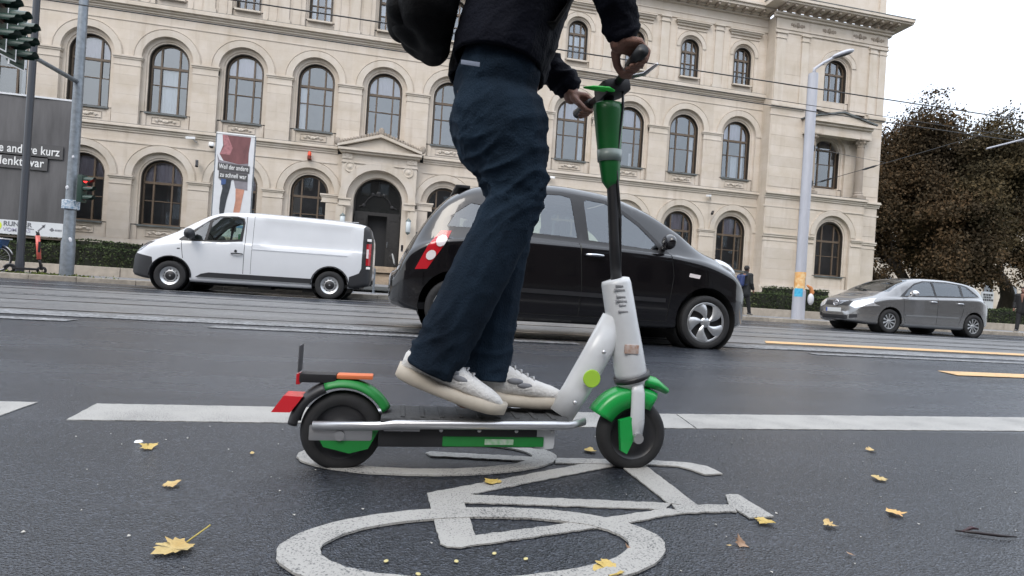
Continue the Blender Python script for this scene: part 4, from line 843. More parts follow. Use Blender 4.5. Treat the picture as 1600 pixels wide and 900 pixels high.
wire("span wire with black insulators rising from lamp post to the right", (13.3, 16.1, 4.72), (17.5, 9, 6.6), .010, .05, ins=[.05, .2])
wire("upper span wire from the lamp post to the right", (13.3, 16.1, 5.92), (24, 24, 8.3), .010, .02, ins=[.07])
wire("thin wire across the top right sky", (12, 7, 6.72), (30, 10, 9.0), .010, .02)
t = thing("bracket_rod", "pale rod of a wire bracket reaching in from the right edge", "wire bracket", (13.3, 10, 4.6)); MB().tube([(-.62, 0, -.22), (2.6, 0, .82)], .019, 7).build("rod", POLE_G, t); MB().lathe([(.12, -4.6), (.1, 5)], (2.7, 0, 0), 'z', 12).build("pole", POLE_G, t)
# ------------------------------------------------------------------ facade fittings
def camera_fit(label, loc, rz, white=True, tilt=.15):
    t = thing("security_camera", label, "camera", loc, rz, group="small cameras and lights fixed to the facade"); m = WHITE if white else BLACK
    MB().cbox(0, -.30, .02, .13, .42, .12, .02).build("housing", m, t).rotation_euler = (tilt, 0, 0); MB().tube([(0, 0, -.18), (0, -.08, -.16), (0, -.2, -.04)], .025, 6).build("bracket", mat("bracket_grey", (.3, .3, .3), .5), t); return t
camera_fit("white security camera left of the tall picture banner", (-10.6, 29.9, 7.0), R(-65)); camera_fit("white security camera right of the rider above the black car", (7.5, 29.9, 6.95), R(60)); camera_fit("white security camera over the two rightmost main ground-floor windows", (17.8, 29.9, 6.85), R(-60))
camera_fit("small dark floodlight between the arches left of the picture banner", (-10.55, 29.9, 5.95), R(20), False, .9); camera_fit("small dark floodlight between the two right ground-floor arches", (18.0, 29.9, 5.95), R(-40), False, .5)
t = thing("dome_camera", "white dome camera beside the picture banner", "camera", (-9.88, 29.75, 6.72)); MB().lathe([(0, .16), (.12, .14), (.14, .0), (.13, -.06)], (0, 0, 0), 'z', 12).build("housing", WHITE, t, smooth=True); MB().ball((0, 0, -.07), .10, .10, .09, 10, 6).build("dome", BLACK, t, smooth=True)
t = thing("alarm_beacon", "orange alarm beacon on the string course left of the door", "beacon", (-5.22, 29.9, 6.72)); MB().lathe([(.10, -.18), (.10, .0)], (0, -.1, 0), 'z', 10).box(-.1, .1, -.1, .1, -.2, -.16).build("base", mat("beacon_base", srgb(110, 40, 24), .5), t); MB().lathe([(.09, 0), (.09, .16), (.05, .22), (0, .23)], (0, -.1, 0), 'z', 10).build("lens", mat("beacon_lens", srgb(225, 70, 30), .3), t, smooth=True)
for lb, x in (("opal wall lantern left of the door, above the van", -3.32), ("opal wall lantern right of the door", .02)):
    t = thing("wall_lantern", lb, "lantern", (x, 29.25, 3.42), group="lanterns beside the door"); MB().lathe([(.11, -.3), (.13, -.28), (.13, .26), (.11, .28)], (0, 0, 0), 'z', 12).build("glass", mat("opal_glass", (.55, .6, .62), .3), t, smooth=True)
    lm_ = mat("lantern_metal", (.12, .15, .15), .5); MB().lathe([(0, .48), (.03, .42), (.12, .34), (.15, .28), (.12, .27)], (0, 0, 0), 'z', 12).build("cap", lm_, t, angle=40); MB().lathe([(.12, -.28), (.1, -.36), (.03, -.42), (0, -.44)], (0, 0, 0), 'z', 12).build("finial", lm_, t, angle=40); MB().box(-.03, .03, 0, .4, -.02, .02).build("bracket", lm_, t)
t = thing("wall_plate", "small white plate on the wall right of the door", "sign", (.95, 29.6, 2.5)); MB().box(-.22, .22, -.03, 0, -.12, .12).build("panel", WHITE, t); MB().box(-.15, .15, -.034, -.031, .02, .05).build("lettering", LGREY, t)
for i, (x, lb) in enumerate(((-.93, "steel handrail post by the steps, left of the black car"), (-2.3, "steel bollard under the van's rear"), (-1.5, "steel bollard behind the van's back bumper"))):
    t = thing("steel_post", lb, "post", (x, 16.8 if i else 17.6, .1), group="steel posts by the steps"); MB().lathe([(.035, 0), (.035, .78 if i == 0 else .5), (.0, .8 if i == 0 else .51)], (0, 0, 0), 'z', 10).build("tube", STEEL, t, angle=40); MB().lathe([(.07, 0), (.07, .02), (.035, .03)], (0, 0, 0), 'z', 10).build("foot", STEEL, t, angle=40)
g = MB(); 
t = stuff(leaf_cloud("grass_tuft", np.stack([np.random.normal(-8.95, .55, 700), np.random.normal(16.15, .10, 700), np.abs(np.random.normal(.12, .02, 700))], 1), .03, leaf_mat("weed_green", (.05, .07, .02), (.14, .16, .04), 3), None)); tag(t, "weeds growing round the foot of the grey signal pole", "weeds")
# ------------------------------------------------------------------ vehicles
def pchip(xs, ys):
    xs = np.array(xs, float); ys = np.array(ys, float); h = np.diff(xs); d = np.diff(ys) / h; n = len(xs); m = np.zeros(n)
    m[0], m[-1] = d[0], d[-1]
    for i in range(1, n - 1):
        if d[i - 1] * d[i] > 0: w1, w2 = 2 * h[i] + h[i - 1], h[i] + 2 * h[i - 1]; m[i] = (w1 + w2) / (w1 / d[i - 1] + w2 / d[i])
    def f(x):
        i = int(np.clip(np.searchsorted(xs, x) - 1, 0, n - 2)); t = min(1, max(0, (x - xs[i]) / h[i]))
        return (2 * t ** 3 - 3 * t ** 2 + 1) * ys[i] + (t ** 3 - 2 * t ** 2 + t) * h[i] * m[i] + (-2 * t ** 3 + 3 * t ** 2) * ys[i + 1] + (t ** 3 - t ** 2) * h[i] * m[i + 1]
    return f
def catmull(P, sub=4):
    out_ = []; n = len(P)
    for i in range(n - 1):
        p0 = P[max(i - 1, 0)]; p1 = P[i]; p2 = P[i + 1]; p3 = P[min(i + 2, n - 1)]
        for k in range(sub):
            t = k / sub
            out_.append(tuple(.5 * ((2 * p1[c]) + (-p0[c] + p2[c]) * t + (2 * p0[c] - 5 * p1[c] + 4 * p2[c] - p3[c]) * t * t + (-p0[c] + 3 * p1[c] - 3 * p2[c] + p3[c]) * t ** 3) for c in (0, 1)))
    out_.append(P[-1]); return out_
def loft_body(L, zt, zb, zs, W, Wr, nx=96, shoulder=.02, ledge=1.0):
    """closed body shell, x forward from the rear bumper, profile functions of x"""
    xs = [L * (.5 - .5 * math.cos(math.pi * i / nx)) for i in range(nx + 1)]
    xs = [(.55 * x + .45 * L * i / nx) for i, x in enumerate(xs)]
    rings = []
    for x in xs:
        t, b_, s, w_, wr = zt(x), zb(x), zs(x), W(x), Wr(x); s = min(s, t - .03); wr = min(wr, w_ * .985); H = t - s; lo = s - b_
        k = min(1.0, H / .30)
        P = [(0, b_), (w_ * .80, b_), (w_ * .955, b_ + .035), (w_ * .985, b_ + .16 * lo), (w_ * 1.0, b_ + .50 * lo), (w_ * (.992 + .004 * ledge), b_ + .80 * lo), (w_ * (.965 + .022 * ledge), s - shoulder - .012 * ledge), (w_ * (.945 - .018 * ledge) * k + w_ * .90 * (1 - k), s + .012 * k + .3 * H * (1 - k)),
             ((wr + (w_ * .94 - wr) * .28) * k + w_ * .74 * (1 - k), s + H * (.70 * k + .62 * (1 - k))), (wr * .975 * k + w_ * .55 * (1 - k), s + H * (.88 * k + .82 * (1 - k))), (wr * .80 * k + w_ * .38 * (1 - k), s + H * (.962 * k + .93 * (1 - k))), (wr * .42 * k + w_ * .2 * (1 - k), s + H * .993), (0, t)]
        half = catmull(P, 3); rings.append([(x, y, z) for (y, z) in half] + [(x, -y, z) for (y, z) in half[-2:0:-1]])
    m = len(rings[0]); bm = bmesh.new(); vv = [[bm.verts.new(p) for p in r] for r in rings]
    for i in range(len(rings) - 1):
        for j in range(m): j2 = (j + 1) % m; bm.faces.new((vv[i][j], vv[i + 1][j], vv[i + 1][j2], vv[i][j2]))
    for r, rev in ((vv[0], False), (vv[-1], True)):
        # rounded end caps
        c = Vector((0, 0, 0))
        for v in r: c += v.co
        c /= m; prev = r
        for f, dx in ((.93, .028), (.75, .046), (.45, .056)):
            nr = [bm.verts.new(c.lerp(v.co, f) + Vector((dx if rev else -dx, 0, 0))) for v in r]
            for j in range(m):
                j2 = (j + 1) % m; q = (prev[j], prev[j2], nr[j2], nr[j]); bm.faces.new(q[::-1] if rev else q)
            prev = nr
        bm.faces.new(prev if not rev else prev[::-1]) if False else bm.faces.new(prev)
    bmesh.ops.recalc_face_normals(bm, faces=bm.faces); return bm
AX = {'y': (0, 2), 'x': (1, 2), 'z': (0, 1)}
def carve(bm, axis, poly, idx, test=None, only=(0,)):
    """cut the convex outline poly into the shell and give the faces inside it material index idx"""
    a, b = AX[axis]; ar = sum(poly[i][0] * poly[(i + 1) % len(poly)][1] - poly[(i + 1) % len(poly)][0] * poly[i][1] for i in range(len(poly)))
    if ar < 0: poly = poly[::-1]
    u0, u1 = min(p[0] for p in poly), max(p[0] for p in poly); v0, v1 = min(p[1] for p in poly), max(p[1] for p in poly)
    def near(f):
        if f.material_index not in only: return False
        us = [v.co[a] for v in f.verts]; vs_ = [v.co[b] for v in f.verts]
        if max(us) < u0 or min(us) > u1 or max(vs_) < v0 or min(vs_) > v1: return False
        return test is None or test(f.calc_center_median(), f.normal)
    cand = [f for f in bm.faces if near(f)]
    for i in range(len(poly)):
        p, q = poly[i], poly[(i + 1) % len(poly)]; n = [0, 0, 0]; n[a] = q[1] - p[1]; n[b] = -(q[0] - p[0]); c = [0, 0, 0]; c[a], c[b] = p
        if abs(n[a]) + abs(n[b]) < 1e-9: continue
        g = set(cand)
        for f in cand: g.update(f.edges); g.update(f.verts)
        r = bmesh.ops.bisect_plane(bm, geom=list(g), dist=1e-5, plane_co=c, plane_no=n)
        cand = [f for f in r['geom'] if isinstance(f, bmesh.types.BMFace)]
    cnt = 0
    for f in cand:
        if not f.is_valid: continue
        m = f.calc_center_median(); ok = True
        for i in range(len(poly)):
            p, q = poly[i], poly[(i + 1) % len(poly)]
            if (q[0] - p[0]) * (m[b] - p[1]) - (q[1] - p[1]) * (m[a] - p[0]) < -1e-6: ok = False; break
        if ok and (test is None or test(m, f.normal)): f.material_index = idx; cnt += 1
    return cnt
def line_quad(p, q, w_):
    d = Vector((q[0] - p[0], q[1] - p[1])).normalized() * w_ / 2; n = Vector((-d.y, d.x))
    return [(p[0] - d.x + n.x, p[1] - d.y + n.y), (p[0] - d.x - n.x, p[1] - d.y - n.y), (q[0] + d.x - n.x, q[1] + d.y - n.y), (q[0] + d.x + n.x, q[1] + d.y + n.y)]
RIGHT = lambda c, n: c.y < -.25
LEFT = lambda c, n: c.y > .25
def circ(cx, cz, r, n=22): return [(cx + r * math.cos(2 * math.pi * i / n), cz + r * math.sin(2 * math.pi * i / n)) for i in range(n)]
class Car:
    def __init__(s, bm, root): s.bm = bm; s.root = root; s.k = 0; s.parts = {}
    def cut(s, name, axis, poly, m, test=None, only=(0,), off=0.0, parent=None, join=None, label=None):
        if join is not None: k = join
        else: s.k += 1; k = s.k; s.parts[k] = (name, m, off, parent, label)
        carve(s.bm, axis, poly, k, test, only); return k
    def hole(s, cx, cz, r): 
        carve(s.bm, 'y', circ(cx, cz, r), 999, lambda c, n: abs(c.y) > .42)
        bmesh.ops.delete(s.bm, geom=[f for f in s.bm.faces if f.material_index == 999], context='FACES')
    def finish(s, paint):
        objs = {}; bm = s.bm; bm.normal_update()
        for f in bm.faces: f.smooth = True
        full = bpy.data.meshes.new("tmp"); bm.to_mesh(full)
        for k in [0] + sorted(s.parts):
            b2 = bm.copy(); bmesh.ops.delete(b2, geom=[f for f in b2.faces if f.material_index != k], context='FACES')
            if not b2.faces: b2.free(); continue
            name, m, off, par, lab = ("body", paint, 0, None, None) if k == 0 else s.parts[k]
            nn = {}
            if off:
                for v in b2.verts: nn[v] = v.normal.copy()
                for v, n in nn.items(): v.co += n * off
            for f in b2.faces: f.material_index = 0
            me = bpy.data.meshes.new(name); b2.to_mesh(me); b2.free(); me.materials.append(m); me.set_sharp_from_angle(angle=R(50))
            o = bpy.data.objects.new(name, me); COL.objects.link(o); objs[k] = o; o.parent = objs.get(par, s.root) if par else s.root
            if lab: o['label'] = lab
            if name == 'tailgate_gap': stuff(o)
            if name == 'door_gap': stuff(o)
        bpy.data.meshes.remove(full); bm.free(); return objs
def tyre_mesh(r, w_, rim):
    b = MB(); h = w_ / 2; b.lathe([(rim, -h * .82), (rim + .02, -h * .96), (r * .90, -h), (r * .975, -h * .86), (r, -h * .6), (r, -h * .12), (r - .006, -h * .1), (r - .006, h * .1), (r, h * .12), (r, h * .6), (r * .975, h * .86), (r * .90, h), (rim + .02, h * .96), (rim, h * .82)], (0, 0, 0), 'y', 40)
    return b.mesh("tyre", RUBBER, angle=40)
def wheel(parent, loc, tyre, rimf, side, rz=0.0):
    e = bpy.data.objects.new("wheel", None); e.empty_display_size = .1; COL.objects.link(e); e.parent = parent; e.location = loc
    if side > 0: e.rotation_euler = (0, 0, math.pi)
    child("tyre", tyre, e); r_ = rimf(e); return e
HUBM = mat("hub_silver", (0.55, 0.56, 0.57), 0.32, 0.75, var=.12, vscale=14); HUBD = mat("hub_dark", (0.03, 0.03, 0.032), 0.6); HUBG = mat("hub_grey", (.30, .31, .32), .4, .6)  # HUBD is the dark rim seen behind the wheel covers
def cover_swirl(rim, n=5):
    """trim cover with broad curved blades; faces -y"""
    b = MB(); b.lathe([(0, -.085), (rim * .22, -.083), (rim * .26, -.07)], (0, 0, 0), 'y', 24); b.lathe([(rim * .88, -.075), (rim * .96, -.085), (rim * 1.02, -.075), (rim * 1.02, -.05)], (0, 0, 0), 'y', 40)
    for k in range(n):
        a = 2 * math.pi * k / n; V = []
        for i in range(9):
            t = i / 8; rr = rim * (.2 + .72 * t); c = a + .45 * t; hw = (.42 - .10 * math.cos(t * 3)) * (1 - .25 * t)
            for q in (-1, -.4, .4, 1): V.append((rr * math.cos(c + q * hw), -.07 - .022 * (1 - q * q) - .008 * math.sin(t * 3), rr * math.sin(c + q * hw)))
        b.add(V, [(i * 4 + j, i * 4 + j + 1, (i + 1) * 4 + j + 1, (i + 1) * 4 + j) for i in range(8) for j in range(3)])
    return b.mesh("wheel_cover", HUBM, smooth=True), MB().lathe([(0, -.035), (rim * .95, -.03), (rim, -.05), (rim, .08)], (0, 0, 0), 'y', 32).mesh("rim", HUBD, angle=40)
def cover_steel(rim):
    b = MB(); b.lathe([(rim * .72, -.02), (rim * .78, -.045), (rim * .90, -.055), (rim * .97, -.07), (rim * 1.02, -.075), (rim * 1.02, -.04)], (0, 0, 0), 'y', 40)
    b.lathe([(rim * .52, -.055), (rim * .60, -.05), (rim * .66, -.03)], (0, 0, 0), 'y', 40)
    n = 12
    for k in range(n):
        a = 2 * math.pi * k / n; w_ = .16; V = []
        for (rr, y) in ((rim * .64, -.035), (rim * .75, -.030)):
            for q in (-1, 1): V.append((rr * math.cos(a + q * w_), y, rr * math.sin(a + q * w_)))
        b.add(V, [(0, 1, 3, 2)])
    d = MB(); d.lathe([(0, -.012), (rim, -.01), (rim, .08)], (0, 0, 0), 'y', 32); c = MB(); c.lathe([(0, -.075), (rim * .12, -.075), (rim * .2, -.07), (rim * .42, -.062), (rim * .53, -.05)], (0, 0, 0), 'y', 28)
    return b.mesh("wheel_cover", HUBM, angle=40), d.mesh("rim", HUBD, angle=40), c.mesh("hub_cap", BLACK, angle=40), MB().lathe([(0, -.08), (rim * .09, -.079), (rim * .1, -.07)], (0, 0, 0), 'y', 14).mesh("badge", HUBM, angle=40)
def cover_spokes(rim, n=10):
    b = MB(); b.lathe([(rim * .90, -.06), (rim * .97, -.07), (rim * 1.02, -.065), (rim * 1.02, -.04)], (0, 0, 0), 'y', 40); b.lathe([(0, -.06), (rim * .15, -.06), (rim * .22, -.05), (rim * .24, -.03)], (0, 0, 0), 'y', 20)
    for k in range(n):
        a = 2 * math.pi * k / n; V = []
        for (rr, hw, y) in ((rim * .2, .30, -.05), (rim * .55, .13, -.058), (rim * .92, .14, -.062)):
            for q in (-1, 0, 1): V.append((rr * math.cos(a + q * hw), y - (.008 if q == 0 else 0), rr * math.sin(a + q * hw)))
        b.add(V, [(i * 3 + j, i * 3 + j + 1, (i + 1) * 3 + j + 1, (i + 1) * 3 + j) for i in range(2) for j in range(2)])
    return b.mesh("wheel_cover", HUBM, smooth=True), MB().lathe([(0, -.02), (rim * .95, -.02), (rim, -.04), (rim, .08)], (0, 0, 0), 'y', 32).mesh("rim", HUBD, angle=40)
def put_rim(meshes, spin=0.0):
    def f(e):
        for me in meshes: child(me.name.split('.')[0], me, e, rot=(0, spin, 0))
    return f
def inner_shell(root, boxes, m=None):
    b = MB()
    for q in boxes: b.box(*q)
    return b.build("floor_pan", m or BLACK, root)
def seat_mesh():
    b = MB(); b.cbox(0, 0, .30, .48, .48, .16, .05); b.cbox(-.27, 0, .65, .14, .46, .62, .05); b.cbox(-.32, 0, 1.04, .10, .26, .18, .04); return b.mesh("seat", mat("seat_cloth", (.05, .05, .055), .9), angle=45)
SEAT = seat_mesh()
def steering(root, loc, tilt=.5):
    b = MB(); n = 24; b.tube([(0, .18 * math.cos(2 * math.pi * i / n), .18 * math.sin(2 * math.pi * i / n)) for i in range(n + 1)], .014, 6, cap=False); b.cbox(.02, 0, 0, .04, .12, .08, .015); b.tube([(0, -.17, 0), (0, .17, 0)], .012, 6)
    o = b.build("steering_wheel", BLACK, root, smooth=True); o.location = loc; o.rotation_euler = (0, tilt, 0); return o
def mirror(root, loc, m, side, s=1.0):
    b = MB(); b.ball((0, side * .12 * s, .06 * s), .07 * s, .12 * s, .085 * s, 12, 8); b.cbox(0, side * .02 * s, 0, .06 * s, .08 * s, .05 * s, .015); o = b.build("wing_mirror", m, root, smooth=True); o.location = loc; return o
def handle(root, loc, m, w_=.2, dirx=1):
    b = MB(); b.tube([(-w_ / 2, 0, 0), (-w_ / 2 + .02, -.035, .002), (0, -.045, .003), (w_ / 2 - .02, -.035, .002), (w_ / 2, 0, 0)], [.014, .018, .02, .018, .014], 8, ell=(1, .8)); o = b.build("handle", m, root, smooth=True); o.location = loc; return o
CHROME = mat("chrome", (.7, .7, .72), .12, 1.0); GLS = glass("car_glass", (0.66, 0.76, 0.70), 0.03, .02, 1.5, .10); GLSD = glass("dark_car_glass", (0.50, 0.56, 0.54), 0.06, .02, 1.5, .10); SEAM = mat("door_gap", (.008, .008, .008), .8)
LENS = glass("headlamp_lens", (.85, .87, .9), .25, .03, 1.55); LAMPW = mat("headlamp_reflector", (.75, .76, .78), .18, .6, var=.2, vscale=20); LAMPV = mat("clear_lamp_lens", (.30, .31, .33), .12, .7, var=.5, vscale=16, coat=.8); REDT = mat("red_tail_lens", (.45, .012, .02), .15, coat=.5); WHT = mat("white_tail_lens", (.72, .66, .66), .15, coat=.5); PLATE = mat("number_plate_white", (.62, .63, .62), .4); PLB = mat("number_plate_blue", (.02, .08, .42), .4)
def plate(root, loc, rz, txt="", w_=.52, tilt=0):
    e = bpy.data.objects.new("number_plate", MB().cbox(0, 0, 0, .012, w_, .11, .004).mesh("number_plate", PLATE)); COL.objects.link(e); e.parent = root; e.location = loc; e.rotation_euler = (0, tilt, rz)
    MB().box(.0065, .0075, -w_ / 2 + .005, -w_ / 2 + .045, -.05, .05).build("country_band", PLB, e)
    return e
# ---------------- black hatchback
BC = thing("black_car", "small black five-door hatchback passing behind the scooter rider", "car", (-0.10, 6.41, 0))
L = 4.14; PAINTB = mat("black_car_paint", (0.005, 0.0045, 0.0055), 0.14, 0.0, coat=1.0, spec=.25)
zt = pchip([0, .05, .12, .30, .52, .80, 1.2, 1.7, 2.2, 2.7, 3.1, 3.45, 3.75, 3.97, 4.09, 4.14], [.66, .80, .95, 1.24, 1.50, 1.645, 1.72, 1.75, 1.715, 1.575, 1.36, 1.135, 1.04, .92, .76, .58])
zb = pchip([0, .3, 1, 3.2, 3.8, 4.14], [.30, .24, .20, .20, .22, .28]); zs = pchip([0, .15, .5, 1.2, 2.2, 2.9, 3.3, 3.7, 3.95, 4.14], [.60, .88, 1.03, 1.09, 1.08, 1.05, 1.0, .90, .78, .50])
W = pchip([0, .08, .25, .6, 1.2, 2.6, 3.4, 3.8, 4.02, 4.14], [.60, .70, .79, .845, .86, .86, .85, .78, .66, .45]); Wr = pchip([0, .3, .8, 1.5, 2.4, 3.1, 3.5, 4.14], [.58, .62, .62, .63, .62, .64, .70, .4])
bm = loft_body(L, zt, zb, zs, W, Wr); C = Car(bm, BC)
RWX, FWX, WR = .62, 3.45, .302
C.hole(RWX, .32, .375); C.hole(FWX, .32, .375)
for sd_, T_ in ((0, RIGHT), (1, LEFT)):
    rear = C.cut("window", 'y', [(1.02, 1.16), (1.90, 1.135), (1.83, 1.575), (1.72, 1.60), (1.18, 1.575), (1.04, 1.50)], GLS, T_, off=-.006)
    front = C.cut("window", 'y', [(2.03, 1.12), (2.86, 1.07), (2.80, 1.16), (2.62, 1.33), (2.40, 1.475), (2.22, 1.555), (2.02, 1.575), (1.98, 1.55)], GLS, T_, off=-.006)
    C.cut("quarter_window", 'y', [(.50, 1.15), (.86, 1.155), (.88, 1.40), (.74, 1.42), (.58, 1.30)], GLSD, T_, off=-.006)
    sm = C.cut("window_surround", 'y', [(.98, 1.12), (2.98, 1.03), (2.85, 1.17), (2.64, 1.36), (2.42, 1.505), (2.23, 1.59), (2.0, 1.615), (1.7, 1.635), (1.16, 1.61), (1.0, 1.52)], BLACK, T_, off=-.001)
    for (p, q) in (((1.92, 1.10), (1.96, .60)), ((1.96, .60), (1.94, .30)), ((1.0, 1.10), (1.06, .75)), ((1.06, .75), (1.20, .42)), ((1.20, .42), (1.24, .30)), ((2.98, 1.03), (3.02, .80)), ((3.02, .80), (2.96, .30)), ((1.24, .295), (2.96, .295))):
        if (p, q) == ((1.92, 1.10), (1.96, .60)): sk = C.cut("door_gap", 'y', line_quad(p, q, .010), SEAM, T_, off=-.003)
        else: C.cut("door_gap", 'y', line_quad(p, q, .010), SEAM, T_, join=sk)
    for nm, xs_ in (("rear_door", (1.06, 1.94)), ("front_door", (1.96, 3.0))): C.cut("door", 'y', [(xs_[0], .30), (xs_[1], .30), (xs_[1] - .02, 1.08), (xs_[0], 1.12)], PAINTB, T_)
    C.cut("rubbing_strip", 'y', [(1.25, .515), (2.93, .50), (2.93, .545), (1.25, .56)], BLACK, T_, only=tuple(range(0, C.k + 1)), off=.016)
    C.cut("indicator", 'y', [(3.20, .80), (3.33, .785), (3.345, .825), (3.21, .84)], WHT, T_, off=.004)
    C.cut("tail_light", 'y', [(.20, .68), (.32, .69), (.50, .98), (.55, 1.10), (.44, 1.095), (.31, .92)], REDT, T_, off=.006, label="red and white rear lamp cluster")
    tk = C.k; C.cut("reverse_lamp", 'y', [(.452 + .052 * math.cos(a * .45) + .018 * math.sin(a * .45), .985 + .062 * math.sin(a * .45)) for a in range(14)], WHT, T_, only=(tk,), off=.014); C.cut("fog_lamp", 'y', [(.352 + .048 * math.cos(a * .45) + .012 * math.sin(a * .45), .832 + .052 * math.sin(a * .45)) for a in range(14)], WHT, T_, only=(tk,), off=.014)
    C.cut("front_bumper", 'y', [(3.72, .25), (4.2, .25), (4.2, .56), (3.84, .56)], PAINTB, T_)
back = lambda c, n: n.x < -.25
C.cut("rear_window", 'x', [(-.50, 1.08), (.50, 1.08), (.47, 1.50), (.40, 1.56), (-.40, 1.56), (-.47, 1.50)], GLSD, lambda c, n: n.x < -.2 and c.x < 1.0, off=-.004)
tg = C.cut("tailgate_gap", 'x', line_quad((-.58, .72), (.58, .72), .012), SEAM, back); C.cut("tailgate_gap", 'x', line_quad((-.58, .72), (-.54, 1.06), .010), SEAM, back, join=tg); C.cut("tailgate_gap", 'x', line_quad((.58, .72), (.54, 1.06), .010), SEAM, back, join=tg)
C.cut("rear_bumper", 'x', [(-.80, .28), (.80, .28), (.80, .66), (-.80, .66)], PAINTB, lambda c, n: c.x < .3, off=.012)
C.cut("windscreen", 'x', [(-.62, 1.14), (.62, 1.14), (.52, 1.62), (.44, 1.66), (-.44, 1.66), (-.52, 1.62)], GLS, lambda c, n: n.x > .2 and c.x > 2.3, off=-.004)
C.cut("grille", 'x', [(-.42, .42), (.42, .42), (.46, .66), (-.46, .66)], BLACK, lambda c, n: n.x > .5, off=.004)
C.finish(PAINTB)
ty = tyre_mesh(WR, .19, .222); cv = cover_swirl(.228)
for (x, sp) in ((RWX, .4), (FWX, 0.9)):
    for sd_ in (-1, 1): wheel(BC, (x, sd_ * .755, WR), ty, put_rim(cv, sp), sd_)
for (x, sd_) in ((RWX, -1), (RWX, 1), (FWX, -1), (FWX, 1)): MB().lathe([(.374, -.0), (.374, .34), (0, .34)], (x, -.82 if sd_ < 0 else .48, .32), 'y', 26).build("wheel_housing", SEAM, BC, smooth=True) if sd_ < 0 else MB().lathe([(0, 0), (.374, 0), (.374, .34)], (x, .48, .32), 'y', 26).build("wheel_housing", SEAM, BC, smooth=True)
inner_shell(BC, [(.25, 3.6, -.70, .70, .27, .34), (3.0, 3.35, -.68, .68, .34, 1.02)])
for (x, y) in ((2.15, -.36), (2.15, .36), (1.15, -.36), (1.15, .36)): child("seat", SEAT, BC, (x, y, .22))
steering(BC, (2.72, .36, 1.0)); mirror(BC, (2.90, -.80, 1.10), PAINTB, -1, 1.0); mirror(BC, (2.90, .80, 1.10), PAINTB, 1, 1.0)
for sd_ in (-1, 1):
    hl = MB().ball((0, 0, 0), .21, .125, .085, 18, 10).build("headlight", LAMPW, BC, smooth=True); hl.location = (3.765, sd_ * .575, .925); hl.rotation_euler = (0, R(24), sd_ * R(-14))
handle(BC, (2.08, -.855, .955), CHROME, .21); handle(BC, (1.16, -.86, .98), CHROME, .2)
MB().cbox(0, 0, 0, .16, 1.02, .035, .014).build("roof_spoiler", BLACK, BC, angle=40).location = (.66, 0, 1.615)
plate(BC, (-.035, 0, .79), math.pi, tilt=.25); MB().box(-.012, .012, -.12, .12, -.03, .03).build("badge", CHROME, BC).location = (.055, -.40, .90)
MB().tube([(.30, -.05, 1.17), (.33, -.2, 1.14), (.20, -.40, 1.08)], .012, 6).build("wiper", BLACK, BC); 
MB().tube([(.42, .0, 1.745 - .03), (1.0, 0, 1.72)], .001, 4).build("aerial_base", BLACK, BC)
# ---------------- white van
VN = thing("white_van", "white panel van with black bumpers parked along the kerb", "van", (-.86, 14.47, 0), math.pi)
L = 5.26; PAINTW = mat("white_van_paint", (0.62, 0.635, 0.66), 0.28, coat=.6, var=.03, vscale=1.5); PLAS = mat("grey_black_bumper", (0.022, 0.023, 0.026), 0.5, var=.1)
zt = pchip([0, .06, .2, .5, 1.5, 2.6, 3.2, 3.55, 3.9, 4.3, 4.65, 4.95, 5.12, 5.22, 5.26], [1.62, 1.82, 1.875, 1.905, 1.935, 1.945, 1.92, 1.84, 1.65, 1.37, 1.215, 1.10, .98, .82, .62])
zb = pchip([0, .4, 1.2, 3.6, 4.6, 5.26], [.36, .28, .22, .22, .22, .32]); zs = pchip([0, .3, 2.8, 3.5, 4.1, 4.5, 4.9, 5.1, 5.26], [1.18, 1.2, 1.2, 1.17, 1.12, 1.06, .95, .82, .55])
W = pchip([0, .05, .2, .6, 4.2, 4.7, 5.0, 5.16, 5.26], [.86, .90, .935, .95, .95, .92, .82, .68, .45]); Wr = pchip([0, .2, .6, 3.2, 3.8, 4.4, 5.26], [.76, .80, .82, .82, .76, .80, .4])
bm = loft_body(L, zt, zb, zs, W, Wr, 104, .02, .2); C = Car(bm, VN); RWX, FWX, WR = .875, 4.325, .335
C.hole(RWX, .35, .415); C.hole(FWX, .35, .42)
